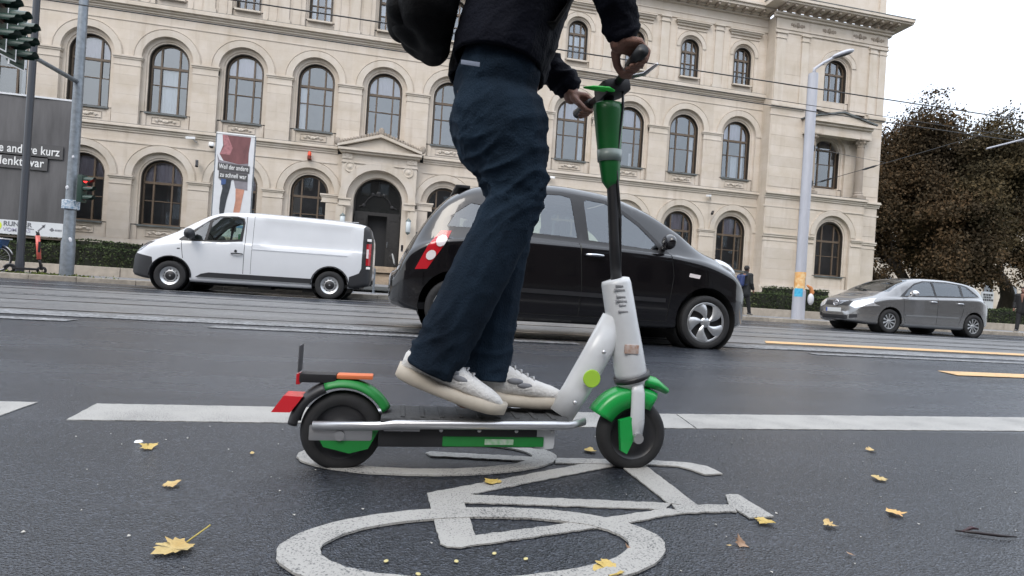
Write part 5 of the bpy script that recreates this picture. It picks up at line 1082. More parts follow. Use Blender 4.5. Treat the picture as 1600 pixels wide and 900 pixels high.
for sd_, T_ in ((0, LEFT), (1, RIGHT)):
    C.cut("window", 'y', [(2.93, 1.27), (3.32, 1.21), (3.62, 1.195), (3.53, 1.66), (3.38, 1.74), (3.02, 1.765), (2.90, 1.74), (2.87, 1.66)], GLS, T_, off=-.006)
    C.cut("quarter_window", 'y', [(3.67, 1.195), (4.02, 1.185), (3.92, 1.34), (3.70, 1.58), (3.60, 1.64)], GLS, T_, off=-.006)
    C.cut("window_surround", 'y', [(2.86, 1.22), (3.3, 1.165), (4.18, 1.145), (4.22, 1.18), (3.94, 1.40), (3.62, 1.67), (3.40, 1.775), (3.02, 1.80), (2.86, 1.76), (2.83, 1.66)], BLACK, T_, off=-.002)
    sk = C.cut("door_gap", 'y', line_quad((2.80, 1.80), (2.80, .48), .012), SEAM, T_, off=-.003); C.cut("door_gap", 'y', line_quad((4.14, 1.14), (4.08, .75), .012), SEAM, T_, join=sk); C.cut("door_gap", 'y', line_quad((2.64, 1.84), (2.64, .48), .008), SEAM, T_, join=sk)
    # side mouldings, bumpers
    C.cut("sill_moulding", 'y', [(1.32, .34), (3.80, .34), (3.68, .42), (3.52, .46), (1.28, .46)], PLAS, T_, off=.012)
    kk = C.cut("rear_corner", 'y', [(-.1, .30), (.44, .30), (.44, .56), (.22, .66), (-.1, .66)], PLAS, T_, off=.004, label="black rear corner post and bumper end")
    C.cut("rear_corner", 'y', [(-.1, .66), (.22, .66), (.17, .78), (-.1, .78)], PLAS, T_, join=kk); C.cut("rear_corner", 'y', [(-.1, .78), (.17, .78), (.17, 1.76), (.12, 1.84), (-.1, 1.9)], PLAS, T_, join=kk)
    C.cut("front_bumper", 'y', [(4.66, .25), (5.4, .25), (5.4, .70), (5.10, .80), (4.72, .73)], PLAS, T_, off=.008)
    C.cut("headlight", 'y', [(4.72, 1.10), (4.98, .88), (5.16, .80), (5.20, .92), (5.02, 1.07)], LAMPV, T_, off=.006)
    C.cut("tail_light", 'y', [(-.02, .86), (.075, .86), (.085, 1.38), (-.02, 1.40)], REDT, T_, only=tuple(range(C.k + 1)), off=.01)
    C.cut("marker_lamp", 'y', [(4.15, .95), (4.21, .945), (4.21, .97), (4.15, .975)], PLAS, T_, off=.003)
    C.cut("door", 'y', [(2.81, .48), (3.85, .48), (4.08, .78), (4.13, 1.13), (2.81, 1.30)], PAINTW, T_); C.cut("side_panel", 'y', [(.18, .66), (.5, .58), (1.3, .47), (2.63, .47), (2.63, 1.82), (.18, 1.82)], PAINTW, T_)
C.cut("windscreen", 'x', [(-.80, 1.33), (.80, 1.33), (.68, 1.80), (.60, 1.85), (-.60, 1.85), (-.68, 1.80)], GLS, lambda c, n: n.x > .2 and c.x > 3.3, off=-.004)
C.cut("front_bumper", 'x', [(-.75, .25), (.75, .25), (.75, .62), (-.75, .62)], PLAS, lambda c, n: n.x > .3 and c.x > 4.6, off=.008); C.cut("grille", 'x', [(-.5, .72), (.5, .72), (.55, .86), (-.55, .86)], BLACK, lambda c, n: n.x > .3, off=.004)
for s_ in (-1, 1): C.cut("rear_door", 'x', [(s_ * .01, .5), (s_ * .78, .5), (s_ * .74, 1.76), (s_ * .01, 1.78)], PAINTW, lambda c, n: n.x < -.3, off=.006)
C.cut("rear_bumper", 'x', [(-.92, .28), (.92, .28), (.92, .50), (-.92, .50)], PLAS, lambda c, n: n.x < -.3, off=.03)
# pressed swage lines of the load panel: shallow steps
for f in C.bm.verts:
    v = f.co
    if abs(v.y) > .6 and .35 < v.x < 2.5:
        s_ = 1 if v.y > 0 else -1
        inside = min((v.x - .38) / .10, (2.44 - v.x) / .10, (v.z - 1.10 - max(0, (v.x - 2.2) * .4)) / .05, (1.77 - v.z) / .05); v.y -= s_ * .016 * max(0, min(1, inside))
C.finish(PAINTW)
ty = tyre_mesh(WR, .215, .205); cv = cover_steel(.205)
for (x, sp) in ((RWX, .2), (FWX, .7)):
    for sd_ in (-1, 1): wheel(VN, (x, sd_ * .845, WR), ty, put_rim(cv, sp), sd_)
for x in (RWX, FWX):
    for sd_ in (-1, 1): MB().lathe([(.418, 0), (.418, .36), (0, .36)] if sd_ < 0 else [(0, 0), (.418, 0), (.418, .36)], (x, -.92 if sd_ < 0 else .56, .35), 'y', 26).build("wheel_housing", SEAM, VN, smooth=True)
    for sd_ in (-1, 1):
        n = 18; MB().tube([(x + .43 * math.cos(math.pi * (-.02 + 1.04 * i / n)), sd_ * (.945 if x < 4 else .94), .35 + .43 * math.sin(math.pi * (-.02 + 1.04 * i / n))) for i in range(n + 1)], .024, 6, ell=(1, .6)).build("arch_trim", PLAS, VN, smooth=True)
inner_shell(VN, [(.2, 4.6, -.8, .8, .28, .36), (2.6, 2.66, -.78, .78, .36, 1.7), (3.85, 4.35, -.75, .75, .36, 1.12)])
MB().box(.5, 4.0, -.6, .6, .16, .24).box(1.0, 1.5, .3, .8, .13, .24).box(2.2, 2.7, .3, .8, .14, .24).build("chassis", SEAM, VN)
for y in (-.42, .42): child("seat", SEAT, VN, (3.1, y, .42), label="driver's seat" if y > 0 else None)
MB().cbox(2.98, .48, 1.24, .10, .42, .34, .05).build("headrest_cover", mat("bright_green_cover", (.01, .42, .06), .6), VN); steering(VN, (3.66, .42, 1.22), .45)
mirror(VN, (3.92, .92, 1.22), PLAS, 1, 1.45); mirror(VN, (3.92, -.92, 1.22), PLAS, -1, 1.45)
o = handle(VN, (2.95, .955, .93), PLAS, .24); o.rotation_euler = (0, 0, math.pi); MB().lathe([(.03, 0), (.03, .02), (0, .02)], (2.98, .94, .99), 'y', 10).build("lock", PLAS, VN)
for z in (1.47, .80): MB().cbox(.02, .86, z, .10, .10, .06, .012).build("door_hinge", WHITE, VN)
MB().tube([(.3, .80, 1.885), (2.6, .835, 1.905)], .008, 5).build("roof_gutter", PAINTW, VN); MB().box(1.3, 3.75, .925, .95, .325, .345).build("sill_edge", HUBG, VN); MB().tube([(2.64, .955, 1.06), (.5, .957, 1.06)], .006, 5).build("slide_rail", PAINTW, VN)
plate(VN, (5.285, 0, .48), 0); plate(VN, (-.06, .0, .62), math.pi)
for sd_ in (-1, 1): MB().cbox(.045, sd_ * .935, 1.14, .05, .03, .22, .01).build("reverse_lamp", WHT, VN)
# ---------------- grey compact car
SC = thing("grey_car", "silver grey compact car coming towards the camera at right", "car", (16.12, 13.06, 0), math.pi)
L = 4.36; PAINTS = mat("silver_grey_paint", (0.235, 0.233, 0.232), 0.26, 0.7, coat=1.0, var=.05, vscale=60)
zt = pchip([0, .05, .15, .35, .6, 1.0, 1.6, 2.2, 2.6, 3.0, 3.35, 3.7, 4.0, 4.2, 4.31, 4.36], [.72, .95, 1.12, 1.34, 1.46, 1.52, 1.555, 1.545, 1.49, 1.35, 1.17, 1.02, .93, .82, .70, .52])
zb = pchip([0, .4, 1, 3.4, 4.0, 4.36], [.32, .24, .18, .18, .20, .26]); zs = pchip([0, .2, .6, 1.6, 2.6, 3.1, 3.5, 3.9, 4.2, 4.36], [.66, .94, 1.06, 1.03, .985, .96, .93, .84, .70, .46])
W = pchip([0, .08, .3, .7, 1.6, 3.2, 3.8, 4.1, 4.27, 4.36], [.62, .72, .82, .87, .885, .885, .86, .78, .66, .46]); Wr = pchip([0, .3, .8, 1.6, 2.4, 3.0, 3.4, 4.36], [.58, .62, .64, .65, .64, .66, .74, .4])
bm = loft_body(L, zt, zb, zs, W, Wr); C = Car(bm, SC); RWX, FWX, WR = .70, 3.44, .315
C.hole(RWX, .33, .37); C.hole(FWX, .33, .37)
for sd_, T_ in ((0, LEFT), (1, RIGHT)):
    C.cut("window", 'y', [(1.98, 1.075), (2.95, 1.02), (2.80, 1.17), (2.55, 1.34), (2.25, 1.43), (2.02, 1.44)], GLSD, T_, off=-.006); C.cut("window", 'y', [(1.10, 1.105), (1.92, 1.08), (1.95, 1.44), (1.5, 1.45), (1.10, 1.42)], GLSD, T_, off=-.006); C.cut("quarter_window", 'y', [(.52, 1.14), (1.03, 1.11), (1.02, 1.41), (.86, 1.38)], GLSD, T_, off=-.006)
    C.cut("window_surround", 'y', [(.44, 1.12), (1.0, 1.07), (3.12, .985), (2.84, 1.19), (2.57, 1.37), (2.26, 1.46), (1.5, 1.48), (.98, 1.44), (.80, 1.395)], BLACK, T_, off=-.002)
    sk = C.cut("door_gap", 'y', line_quad((1.95, 1.07), (1.97, .30), .010), SEAM, T_, off=-.003)
    for (p, q) in (((1.05, 1.08), (1.10, .72)), ((1.10, .72), (1.22, .34)), ((3.05, .98), (3.03, .45)), ((3.03, .45), (2.96, .30))): C.cut("door_gap", 'y', line_quad(p, q, .010), SEAM, T_, join=sk)
    C.cut("rubbing_strip", 'y', [(1.25, .50), (2.98, .48), (2.98, .515), (1.25, .535)], HUBG, T_, off=.008)
    for xs_ in ((1.12, 1.945), (1.975, 3.02)): C.cut("door", 'y', [(xs_[0], .30), (xs_[1], .30), (xs_[1], 1.0), (xs_[0], 1.06)], PAINTS, T_)
    C.cut("sill", 'y', [(1.1, .18), (3.0, .18), (3.0, .27), (1.1, .27)], HUBG, T_, off=.006)
    C.cut("headlight", 'x', [(-.86, .70), (-.60, .60), (-.44, .66), (-.46, .78), (-.78, .90)] if sd_ else [(.86, .70), (.60, .60), (.44, .66), (.46, .78), (.78, .90)], LAMPW, lambda c, n: c.x > 3.6 and n.x > .08, off=.008)
    C.cut("tail_light", 'y', [(.0, .86), (.16, .86), (.22, 1.02), (.06, 1.06)], REDT, T_, off=.006)
    C.cut("fog_lamp", 'x', [(-.66, .36), (-.48, .33), (-.48, .43), (-.66, .45)] if sd_ else [(.66, .36), (.48, .33), (.48, .43), (.66, .45)], BLACK, lambda c, n: c.x > 3.6 and n.x > .08, off=.004)
C.cut("windscreen", 'x', [(-.72, 1.10), (.72, 1.10), (.58, 1.44), (.48, 1.475), (-.48, 1.475), (-.58, 1.44)], GLS, lambda c, n: n.x > .15 and c.x > 2.3, off=-.004)
C.cut("lower_grille", 'x', [(-.44, .30), (.44, .30), (.44, .40), (-.44, .40)], BLACK, lambda c, n: n.x > .3, off=.003); gk = C.cut("grille", 'x', [(-.40, .66), (.40, .66), (.45, .80), (-.45, .80)], BLACK, lambda c, n: n.x > .2, off=.002)
C.cut("rear_window", 'x', [(-.54, 1.10), (.54, 1.10), (.5, 1.4), (-.5, 1.4)], GLSD, lambda c, n: n.x < -.2 and c.x < 1, off=-.004)
C.finish(PAINTS)
ty = tyre_mesh(WR, .20, .205); cv = cover_spokes(.21)
for (x, sp) in ((RWX, .2), (FWX, .35)):
    for sd_ in (-1, 1): wheel(SC, (x, sd_ * .775, WR), ty, put_rim(cv, sp), sd_)
for x in (RWX, FWX):
    for sd_ in (-1, 1): MB().lathe([(.368, 0), (.368, .34), (0, .34)] if sd_ < 0 else [(0, 0), (.368, 0), (.368, .34)], (x, -.84 if sd_ < 0 else .50, .33), 'y', 26).build("wheel_housing", SEAM, SC, smooth=True)
inner_shell(SC, [(.3, 3.6, -.72, .72, .25, .32), (2.95, 3.3, -.7, .7, .32, .98)])
for (x, y) in ((2.05, -.36), (2.05, .36), (1.1, -.36), (1.1, .36)): child("seat", SEAT, SC, (x, y, .18))
steering(SC, (2.65, .36, .96)); mirror(SC, (2.86, .86, 1.02), CHROME, 1, 1.1); mirror(SC, (2.86, -.86, 1.02), PAINTS, -1, 1.1)
for x in (2.1, 1.22): o = handle(SC, (x, .875, .90), CHROME, .2); o.rotation_euler = (0, 0, math.pi)
b = MB()
for z in (.675, .705, .735, .765, .79): b.tube([(4.33 - (z - .66) * .22 - .16 * (y / .42) ** 2, y, z) for y in [(-.42 + .84 * i / 12) for i in range(13)]], .009, 5)
b.build("grille_bar", CHROME, SC, smooth=True)
b = MB(); n = 24; b.tube([(4.35, .085 * math.cos(2 * math.pi * i / n), .735 + .085 * math.sin(2 * math.pi * i / n)) for i in range(n + 1)], .012, 6, cap=False)
for a in (90, 210, 330): b.tube([(4.355, 0, .735), (4.35, .08 * math.cos(R(a)), .735 + .08 * math.sin(R(a)))], [.014, .006], 5)
b.build("star_emblem", CHROME, SC, smooth=True)
plate(SC, (4.415, 0, .535), 0); MB().tube([(3.42, .2, 1.13), (3.28, -.5, 1.20)], .012, 5).build("wiper", BLACK, SC)
# driver visible behind the windows is left dark; a pale headrest shows
# ------------------------------------------------------------------ rental e-scooter under the rider
GREEN = mat("bright_green_plastic", (0.008, 0.30, 0.055), 0.35, var=.06, vscale=8, coat=.3); RGREEN = mat("rear_green_plastic", (0.012, 0.19, 0.035), 0.45, var=.12, vscale=12); DGREEN = mat("deep_green_cover", (0.004, 0.125, 0.022), 0.45, var=.12, vscale=10, coat=.2)
WPAINT = mat("white_scooter_paint", (0.56, 0.575, 0.59), 0.38, coat=.35, var=.10, vscale=7, detail=7, rvar=.12); ALU = mat("brushed_aluminium", (.55, .55, .56), .34, .85, var=.1, vscale=20, stretch=(.4, 4, 4)); GRIP = mat("rubber_deck_mat", (.045, .046, .048), .85, var=.3, vscale=60, bump=.4, bscale=160)
SCY = 1.62
SK = thing("electric_scooter", "white and green rental electric scooter ridden along the cycle lane", "scooter", (0, SCY, 0))
def sc(b, name, m, parent=None, smooth=False, angle=None, label=None): return b.build(name, m, parent or SK, smooth, angle, label)
def arc_shell(cx, cz, r0, r1, a0, a1, hw, n=18, taper=0.0, lip=.03):
    """mudguard: a curved strip round a wheel"""
    b = MB(); V = []
    for i in range(n + 1):
        a = R(a0 + (a1 - a0) * i / n); w_ = hw * (1 - taper * (i / n))
        for (r, y) in ((r1, 0), (r1 - .004, w_ * .7), (r1 - .016, w_), (r0 - lip, w_), (r0 - lip, w_ - .004), (r0 - .003, w_ - .006), (r0, 0), (r0 - .003, -w_ + .006), (r0 - lip, -w_ + .004), (r0 - lip, -w_), (r1 - .016, -w_), (r1 - .004, -w_ * .7)): V.append((cx + r * math.cos(a), y, cz + r * math.sin(a)))
    F = [(i * 12 + j, i * 12 + (j + 1) % 12, (i + 1) * 12 + (j + 1) % 12, (i + 1) * 12 + j) for i in range(n) for j in range(12)] + [list(range(11, -1, -1)), list(range(n * 12, n * 12 + 12))]
    return b.add(V, F)
RX, FX, WR = -.148, .735, .113
for (x, c) in ((RX, GREEN), (FX, WPAINT)):
    e = bpy.data.objects.new("wheel", None); e.empty_display_size = .05; COL.objects.link(e); e.parent = SK; e.location = (x, 0, WR)
    b = MB(); b.lathe([(.074, -.022), (.085, -.027), (.100, -.026), (.109, -.018), (.113, -.006), (.1115, -.004), (.1115, .004), (.113, .006), (.109, .018), (.100, .026), (.085, .027), (.074, .022)], (0, 0, 0), 'y', 48); b.build("tyre", RUBBER, e, angle=50)
    b = MB(); b.lathe([(0, -.030), (.018, -.030), (.03, -.024), (.05, -.016), (.070, -.018), (.076, -.024), (.078, 0), (.076, .024), (.070, .018), (.05, .016), (.03, .024), (.018, .03), (0, .03)], (0, 0, 0), 'y', 36); b.build("rim", BLACK, e, angle=40)
# deck
b = MB(); b.cbox(.235, 0, .158, .55, .165, .022, .009); sc(b, "deck", GRIP, angle=40)
for s in (-1, 1):
    MB().tube([(-.22, s * .062, .140), (-.05, s * .072, .144), (.0, s * .086, .152), (.5, s * .088, .156), (.56, s * .055, .162)], .0085, 8, ell=(1, 1.5)).build("side_rail", ALU, SK, smooth=True)
    b = MB(); b.cbox(-.145, s * .050, .118, .17, .014, .042, .006); sc(b, "swing_arm", ALU, angle=40)
    b = MB(); b.prism([(-.215, .125), (-.045, .125), (-.07, .075), (-.12, .062), (-.19, .08)], 'y', s * .044, s * .056); sc(b, "hub_cover", RGREEN, angle=40)
    MB().lathe([(0, -.004), (.014, -.004), (.014, .004)], (RX, s * .06, WR), 'y', 14).build("axle_nut", ALU, SK, angle=40)
b = MB(); b.cbox(.185, 0, .112, .46, .125, .062, .012); sc(b, "battery_box", BLACK, angle=40)
b = MB(); b.cbox(.285, -.0, .100, .30, .130, .030, .006); sc(b, "battery_stripe", RGREEN, angle=40)
b = MB(); b.cbox(.435, 0, .117, .075, .12, .085, .02); sc(b, "battery_latch", WPAINT, angle=40).rotation_euler = (0, 0, 0)
MB().cbox(.02, -.066, .135, .10, .01, .012, .003).build("side_reflector", mat("reflector_grey", (.5, .5, .52), .3), SK)
# rear mudguard with lamp and plate
sc(arc_shell(RX, WR, .130, .150, 28, 112, .034, lip=.004), "rear_mudguard", RGREEN, smooth=True, label="green front half of the rear mudguard")
sc(arc_shell(RX, WR, .127, .149, 112, 172, .034, lip=.008), "rear_mudguard", BLACK, smooth=True, label="black rear half of the rear mudguard")
b = MB(); b.add([(-.335, -.034, .168), (-.285, -.034, .168), (-.255, -.034, .212), (-.305, -.034, .214), (-.335, .034, .168), (-.285, .034, .168), (-.255, .034, .212), (-.305, .034, .214)], [(0, 1, 2, 3), (7, 6, 5, 4), (0, 4, 5, 1), (1, 5, 6, 2), (2, 6, 7, 3), (3, 7, 4, 0)]); sc(b, "rear_reflector", mat("red_reflector", (.62, .018, .028), .25, coat=.6))
b = MB(); b.cbox(-.22, 0, .262, .10, .05, .026, .008); sc(b, "tail_lamp_housing", BLACK, angle=40); b = MB(); b.cbox(-.272, 0, .258, .012, .044, .03, .004); sc(b, "tail_lamp", REDT, angle=40)
b = MB(); b.cbox(-.12, 0, .268, .10, .045, .012, .005); sc(b, "brake_step", mat("orange_sticker", (.62, .16, .06), .5), angle=40).rotation_euler = (0, 0, 0)
b = MB(); b.cbox(-.272, 0, .315, .004, .055, .075, .0015); p_ = sc(b, "insurance_plate", mat("plate_grey", (.07, .07, .075), .5), angle=40)
# front end
ax0, ax1 = Vector((.728, 0, .20)), Vector((.632, 0, .60))
b = MB(); b.tube([(.728, 0, .285), (.722, 0, .31), (.705, 0, .38), (.682, 0, .47), (.655, 0, .585), (.652, 0, .597), (.651, 0, .600)], [.046, .049, .048, .047, .045, .042, .028], 22, ell=(1, 1.04)); sc(b, "steering_column", WPAINT, smooth=True)
b = MB(); b.tube([(.66, 0, .47), (.60, 0, .35), (.545, 0, .245), (.50, 0, .168)], [.041, .040, .039, .038], 16, ell=(.78, 1.12)); sc(b, "down_tube", WPAINT, smooth=True)
MB().lathe([(0, -.0025), (.026, -.0025), (.028, 0)], (0, 0, 0), 'y', 24).build("round_badge", mat("lime_badge", (.33, .55, .05), .4), SK).location = (.578, -.0455, .290)
MB().tube([(.725, 0, .30), (.730, 0, .286)], .058, 22).build("headset_ring", BLACK, SK, smooth=True)
MB().tube([(.728, 0, .292), (.738, 0, .262)], [.056, .040], 18).build("fork_crown", WPAINT, SK, smooth=True)
for s in (-1, 1):
    b = MB(); b.tube([(.730, s * .036, .285), (.732, s * .046, .25), (.735, s * .047, .16), (.736, s * .046, .10)], [.014, .017, .018, .013], 10, ell=(.7, 1.3)); sc(b, "fork_leg", WPAINT, smooth=True); MB().lathe([(0, -.005), (.016, -.005), (.016, .005)], (FX, s * .060, WR), 'y', 14).build("axle_nut", ALU, SK, angle=40)
    b = MB(); b.prism([(.675, .165), (.715, .175), (.722, .10), (.705, .062), (.685, .072)], 'y', s * .036, s * .052); sc(b, "fork_guard", GREEN, angle=40)
sc(arc_shell(FX, WR, .122, .155, 62, 152, .040), "front_mudguard", GREEN, smooth=True, label="green mudguard behind the front fork")
b = MB(); b.tube([(.700, 0, .282), (.745, 0, .288), (.800, 0, .276), (.845, 0, .252), (.852, 0, .246)], [.030, .038, .036, .022, .006], 14, ell=(1.15, .55)); sc(b, "front_mudguard", GREEN, smooth=True, label="green beak over the front wheel")
b = MB(); b.tube([(.655, 0, .595), (.640, 0, .72), (.625, 0, .86), (.606, 0, 1.02), (.592, 0, 1.165)], .0175, 12); sc(b, "stem", BLACK, smooth=True)
b = MB(); b.tube([(.622, 0, .868), (.615, 0, .905), (.606, 0, .98), (.599, 0, 1.05), (.594, 0, 1.12), (.592, 0, 1.142), (.592, 0, 1.146)], [.006, .026, .033, .038, .044, .044, .034], 16, ell=(.9, 1.1)); sc(b, "stem_cover", DGREEN, smooth=True)
b = MB(); b.tube([(.6065, 0, .965), (.604, 0, 1.00)], [.0345, .0365], 16, ell=(.9, 1.1)); sc(b, "reflective_band", mat("grey_band", (.22, .27, .25), .3), smooth=True)
b = MB(); b.cbox(0, 0, 0, .085, .10, .045, .014); o = sc(b, "display_unit", BLACK, angle=40); o.location = (.60, 0, 1.19); o.rotation_euler = (0, R(-15), 0)
b = MB(); b.tube([(.505, -.005, 1.183), (.535, -.02, 1.180), (.575, -.045, 1.172), (.590, -.052, 1.168)], [.003, .0095, .0105, .003], 8, ell=(1.3, .8)); sc(b, "bell", mat("neon_green", (.02, .62, .06), .4), smooth=True)
b = MB(); b.tube([(.575, -.27, 1.195), (.59, -.18, 1.20), (.60, -.05, 1.20), (.60, .05, 1.20), (.59, .18, 1.20), (.575, .27, 1.195)], .0125, 12); sc(b, "handlebar", BLACK, smooth=True)
for s in (-1, 1):
    b = MB(); b.tube([(.588, s * .165, 1.20), (.575, s * .275, 1.195)], [.0165, .0175], 12); sc(b, "grip", BLACK, smooth=True)
    b = MB(); b.tube([(.612, s * .10, 1.195), (.640, s * .15, 1.19), (.638, s * .235, 1.185)], [.006, .006, .004], 8); sc(b, "brake_lever", ALU, smooth=True)
b = MB(); b.tube([(.62, -.04, 1.185), (.628, -.03, 1.13), (.622, -.02, .95), (.650, -.012, .80), (.663, -.008, .62)], .004, 6); sc(b, "cable", BLACK, smooth=True)
b = MB()
for z, w_ in ((.578, .022), (.566, .034), (.545, .028), (.532, .036), (.519, .020), (.500, .030)): b.box(.655 - (z - .57) * .24 - w_ * .6 - .004, .655 - (z - .57) * .24 + w_ * .3, -.0475, -.0430, z - .0022, z + .0022)
stuff(sc(b, "printed_lines", mat("faint_print", (.26, .26, .27), .6)))
b = MB(); b.cbox(.700, -.0475, .385, .046, .006, .028, .002); sc(b, "warning_sticker", mat("brown_sticker", (.30, .15, .09), .6, col2=(.5, .45, .42), vscale=60), angle=40)

for (x, z) in ((.612, .372), (.560, .272), (.53, .215)): MB().lathe([(0, -.004), (.006, -.0035), (.007, 0)], (0, 0, 0), 'y', 10).build("bolt", ALU, SK, smooth=True).location = (x, -.043, z)
for x in (.02, .13, .24, .35, .46): MB().lathe([(0, -.003), (.005, -.003), (.006, 0)], (0, 0, 0), 'y', 10).build("bolt", ALU, SK, smooth=True).location = (x, -.0635, .132)
b = MB(); b.cbox(.30, -.0655, .100, .085, .003, .016, .001); sc(b, "white_deck_sticker", mat("deck_sticker", (.42, .48, .42), .5, col2=(.2, .4, .22), vscale=70, detail=1))
for k in range(9): MB().cbox(.02 + k * .055, 0, .1705, .012, .14, .003, .001).build("grip_rib", GRIP, SK)
# ------------------------------------------------------------------ people
def blob(name, segs, voxel, m, parent, smooth_it=6, disp=None, balls=(), cuts=()):
    """one continuous skin: overlapping tapered limbs fused by a voxel remesh"""
    b = MB()
    for sg in segs:
        p0, p1, ra, rb = Vector(sg[0]), Vector(sg[1]), sg[2], sg[3]; ell = sg[4] if len(sg) > 4 else None
        d = (p1 - p0); Ln = d.length; d = d / max(Ln, 1e-6); pts = []; rr = []
        for a in (80, 50, 20): pts.append(p0 - d * ra * math.sin(R(a))); rr.append(ra * math.cos(R(a)))
        pts += [p0.lerp(p1, t) for t in (0.05, .35, .65, .95)]; rr += [ra + (rb - ra) * t for t in (0.05, .35, .65, .95)]
        for a in (20, 50, 80): pts.append(p1 + d * rb * math.sin(R(a))); rr.append(rb * math.cos(R(a)))
        b.tube(pts, rr, 12, ell=ell)
    for (c, rx, ry, rz) in balls: b.ball(c, rx, ry, rz, 16, 10)
    me = b.mesh(name, m); o = bpy.data.objects.new(name, me); COL.objects.link(o)
    rm = o.modifiers.new("r", 'REMESH'); rm.mode = 'VOXEL'; rm.voxel_size = voxel; rm.use_smooth_shade = True
    if smooth_it: sm_ = o.modifiers.new("s", 'SMOOTH'); sm_.iterations = smooth_it; sm_.factor = .5
    bpy.context.view_layer.update(); dg = bpy.context.evaluated_depsgraph_get(); me2 = bpy.data.meshes.new_from_object(o.evaluated_get(dg)); bpy.data.objects.remove(o)
    me2.name = name
    if disp:
        n = len(me2.vertices); nrm = [v.normal.copy() for v in me2.vertices]
        for v, nn in zip(me2.vertices, nrm): v.co += nn * disp(v.co)
    if cuts:
        bm = bmesh.new(); bm.from_mesh(me2)
        for (co, no, rad) in cuts:
            g = [v for v in bm.verts if (v.co - co).length < rad]; gs = set(g); ge = [e for e in bm.edges if e.verts[0] in gs and e.verts[1] in gs]; gf = [f for f in bm.faces if all(v in gs for v in f.verts)]
            r_ = bmesh.ops.bisect_plane(bm, geom=g + ge + gf, dist=1e-5, plane_co=co, plane_no=no, clear_outer=True)
            ed = [e for e in bm.edges if e.is_boundary and all((v.co - co).length < rad and abs((v.co - co).dot(no)) < 1e-3 for v in e.verts)]
            if not ed: continue
            vs_ = {v for e in ed for v in e.verts}; c_ = Vector((0, 0, 0))
            for v in vs_: c_ += v.co
            c_ /= len(vs_)
            for (f_, d_) in ((.95, .004), (.90, -.004), (.88, -.05)):
                ex = bmesh.ops.extrude_edge_only(bm, edges=ed)['geom']; nv = [x for x in ex if isinstance(x, bmesh.types.BMVert)]; ed = [x for x in ex if isinstance(x, bmesh.types.BMEdge) and x.verts[0] in nv and x.verts[1] in nv]
                for v in nv:
                    h_ = (v.co - c_).dot(no); v.co = c_ + (v.co - c_ - no * h_) * (f_ if f_ > .94 else .96) + no * d_
        bm.to_mesh(me2); bm.free()
    me2.materials.clear(); me2.materials.append(m); me2.polygons.foreach_set('use_smooth', [True] * len(me2.polygons)); me2.update()
    o2 = bpy.data.objects.new(name, me2); return link(o2, parent)
SKIN = mat("skin", (0.17, 0.082, 0.055), 0.55, col2=(.24, .12, .085), vscale=26, bump=.3, bscale=300, detail=6); HAIR = mat("dark_hair", (.012, .009, .008), .6, bump=.6, bscale=90); EYEW = mat("eye_white", (.7, .7, .68), .2)
def head_balls(c, f=1, s=1.0):
    """skull, jaw, nose, ears; f = facing sign on x"""
    x, y, z = c
    return [((x - f * .012 * s, y, z + .03 * s), .098 * s, .077 * s, .098 * s), ((x + f * .025 * s, y, z - .055 * s), .062 * s, .056 * s, .062 * s), ((x + f * .092 * s, y, z - .015 * s), .022 * s, .014 * s, .026 * s), ((x + f * .078 * s, y, z - .058 * s), .016 * s, .026 * s, .010 * s),
            ((x - f * .01 * s, y - .079 * s, z - .005 * s), .022 * s, .012 * s, .034 * s), ((x - f * .01 * s, y + .079 * s, z - .005 * s), .022 * s, .012 * s, .034 * s)]
def person_head_extras(p, c, f=1, s=1.0):
    x, y, z = c
    for sd_ in (-1, 1): MB().ball((0, 0, 0), .012 * s, .013 * s, .011 * s, 10, 8).build("eye", EYEW, p, smooth=True).location = (x + f * .076 * s, y + sd_ * .030 * s, z + .012 * s)
    b = MB(); b.ball((x - f * .022 * s, y, z + .045 * s), .104 * s, .086 * s, .098 * s, 18, 12); h = b.build("hair", HAIR, p, smooth=True)
    for v in h.data.vertices:
        v.co += Vector((mnoise.noise(v.co * 40) * .006,) * 3)
        if f * (v.co.x - x) > .05 * s and v.co.z < z + .06 * s: v.co.x -= f * .03 * s
    return h
def hand_segs(bar, y, wrist, side, r_bar=.0175):
    """palm and curled fingers closed round a bar along y; side=+1 when the thumb lies towards +y"""
    bx, bz = bar; S = []; palm = Vector((bx - .022, y, bz + .030)); S.append((wrist, Vector((bx - .045, y, bz + .034)), .027, .028))
    for k, (dy, ln, rf) in enumerate(((.034, .95, .0092), (.012, 1.05, .0096), (-.011, 1.0, .0092), (-.032, .82, .0080))):
        yy = y + dy * side; S.append((Vector((bx - .045, y + dy * side * .7, bz + .032)), Vector((bx - .002, yy, bz + .030)), .0135, .0115))
        q = [Vector((bx + (r_bar + .010) * math.cos(R(a)), yy + (.002 * j) * side, bz + (r_bar + .010) * math.sin(R(a)))) for j, a in enumerate((88, 18, -48 * ln, -112 * ln))]
        for a, b_, f0, f1 in zip(q[:-1], q[1:], (rf * 1.1, rf, rf * .92), (rf, rf * .92, rf * .8)): S.append((a, b_, f0, f1))
    th = [Vector((bx - .045, y + .030 * side, bz + .018)), Vector((bx - .030, y + .050 * side, bz - .006)), Vector((bx - .008, y + .058 * side, bz - .028)), Vector((bx + .012, y + .056 * side, bz - .030))]
    for a, b_, f0, f1 in zip(th[:-1], th[1:], (.0135, .0115, .0100), (.0115, .0100, .0085)): S.append((a, b_, f0, f1))
    return S
DENIM = mat("dark_blue_denim", (0.0042, 0.0070, 0.0120), 0.9, spec=.10, col2=(0.018, 0.034, 0.056), vscale=2.6, bump=.35, bscale=260, stretch=(1, 1, .6), detail=7); JACK = mat("navy_jacket", (0.0035, 0.0042, 0.0085), 0.8, spec=.10, var=.3, vscale=6, bump=.25, bscale=120)
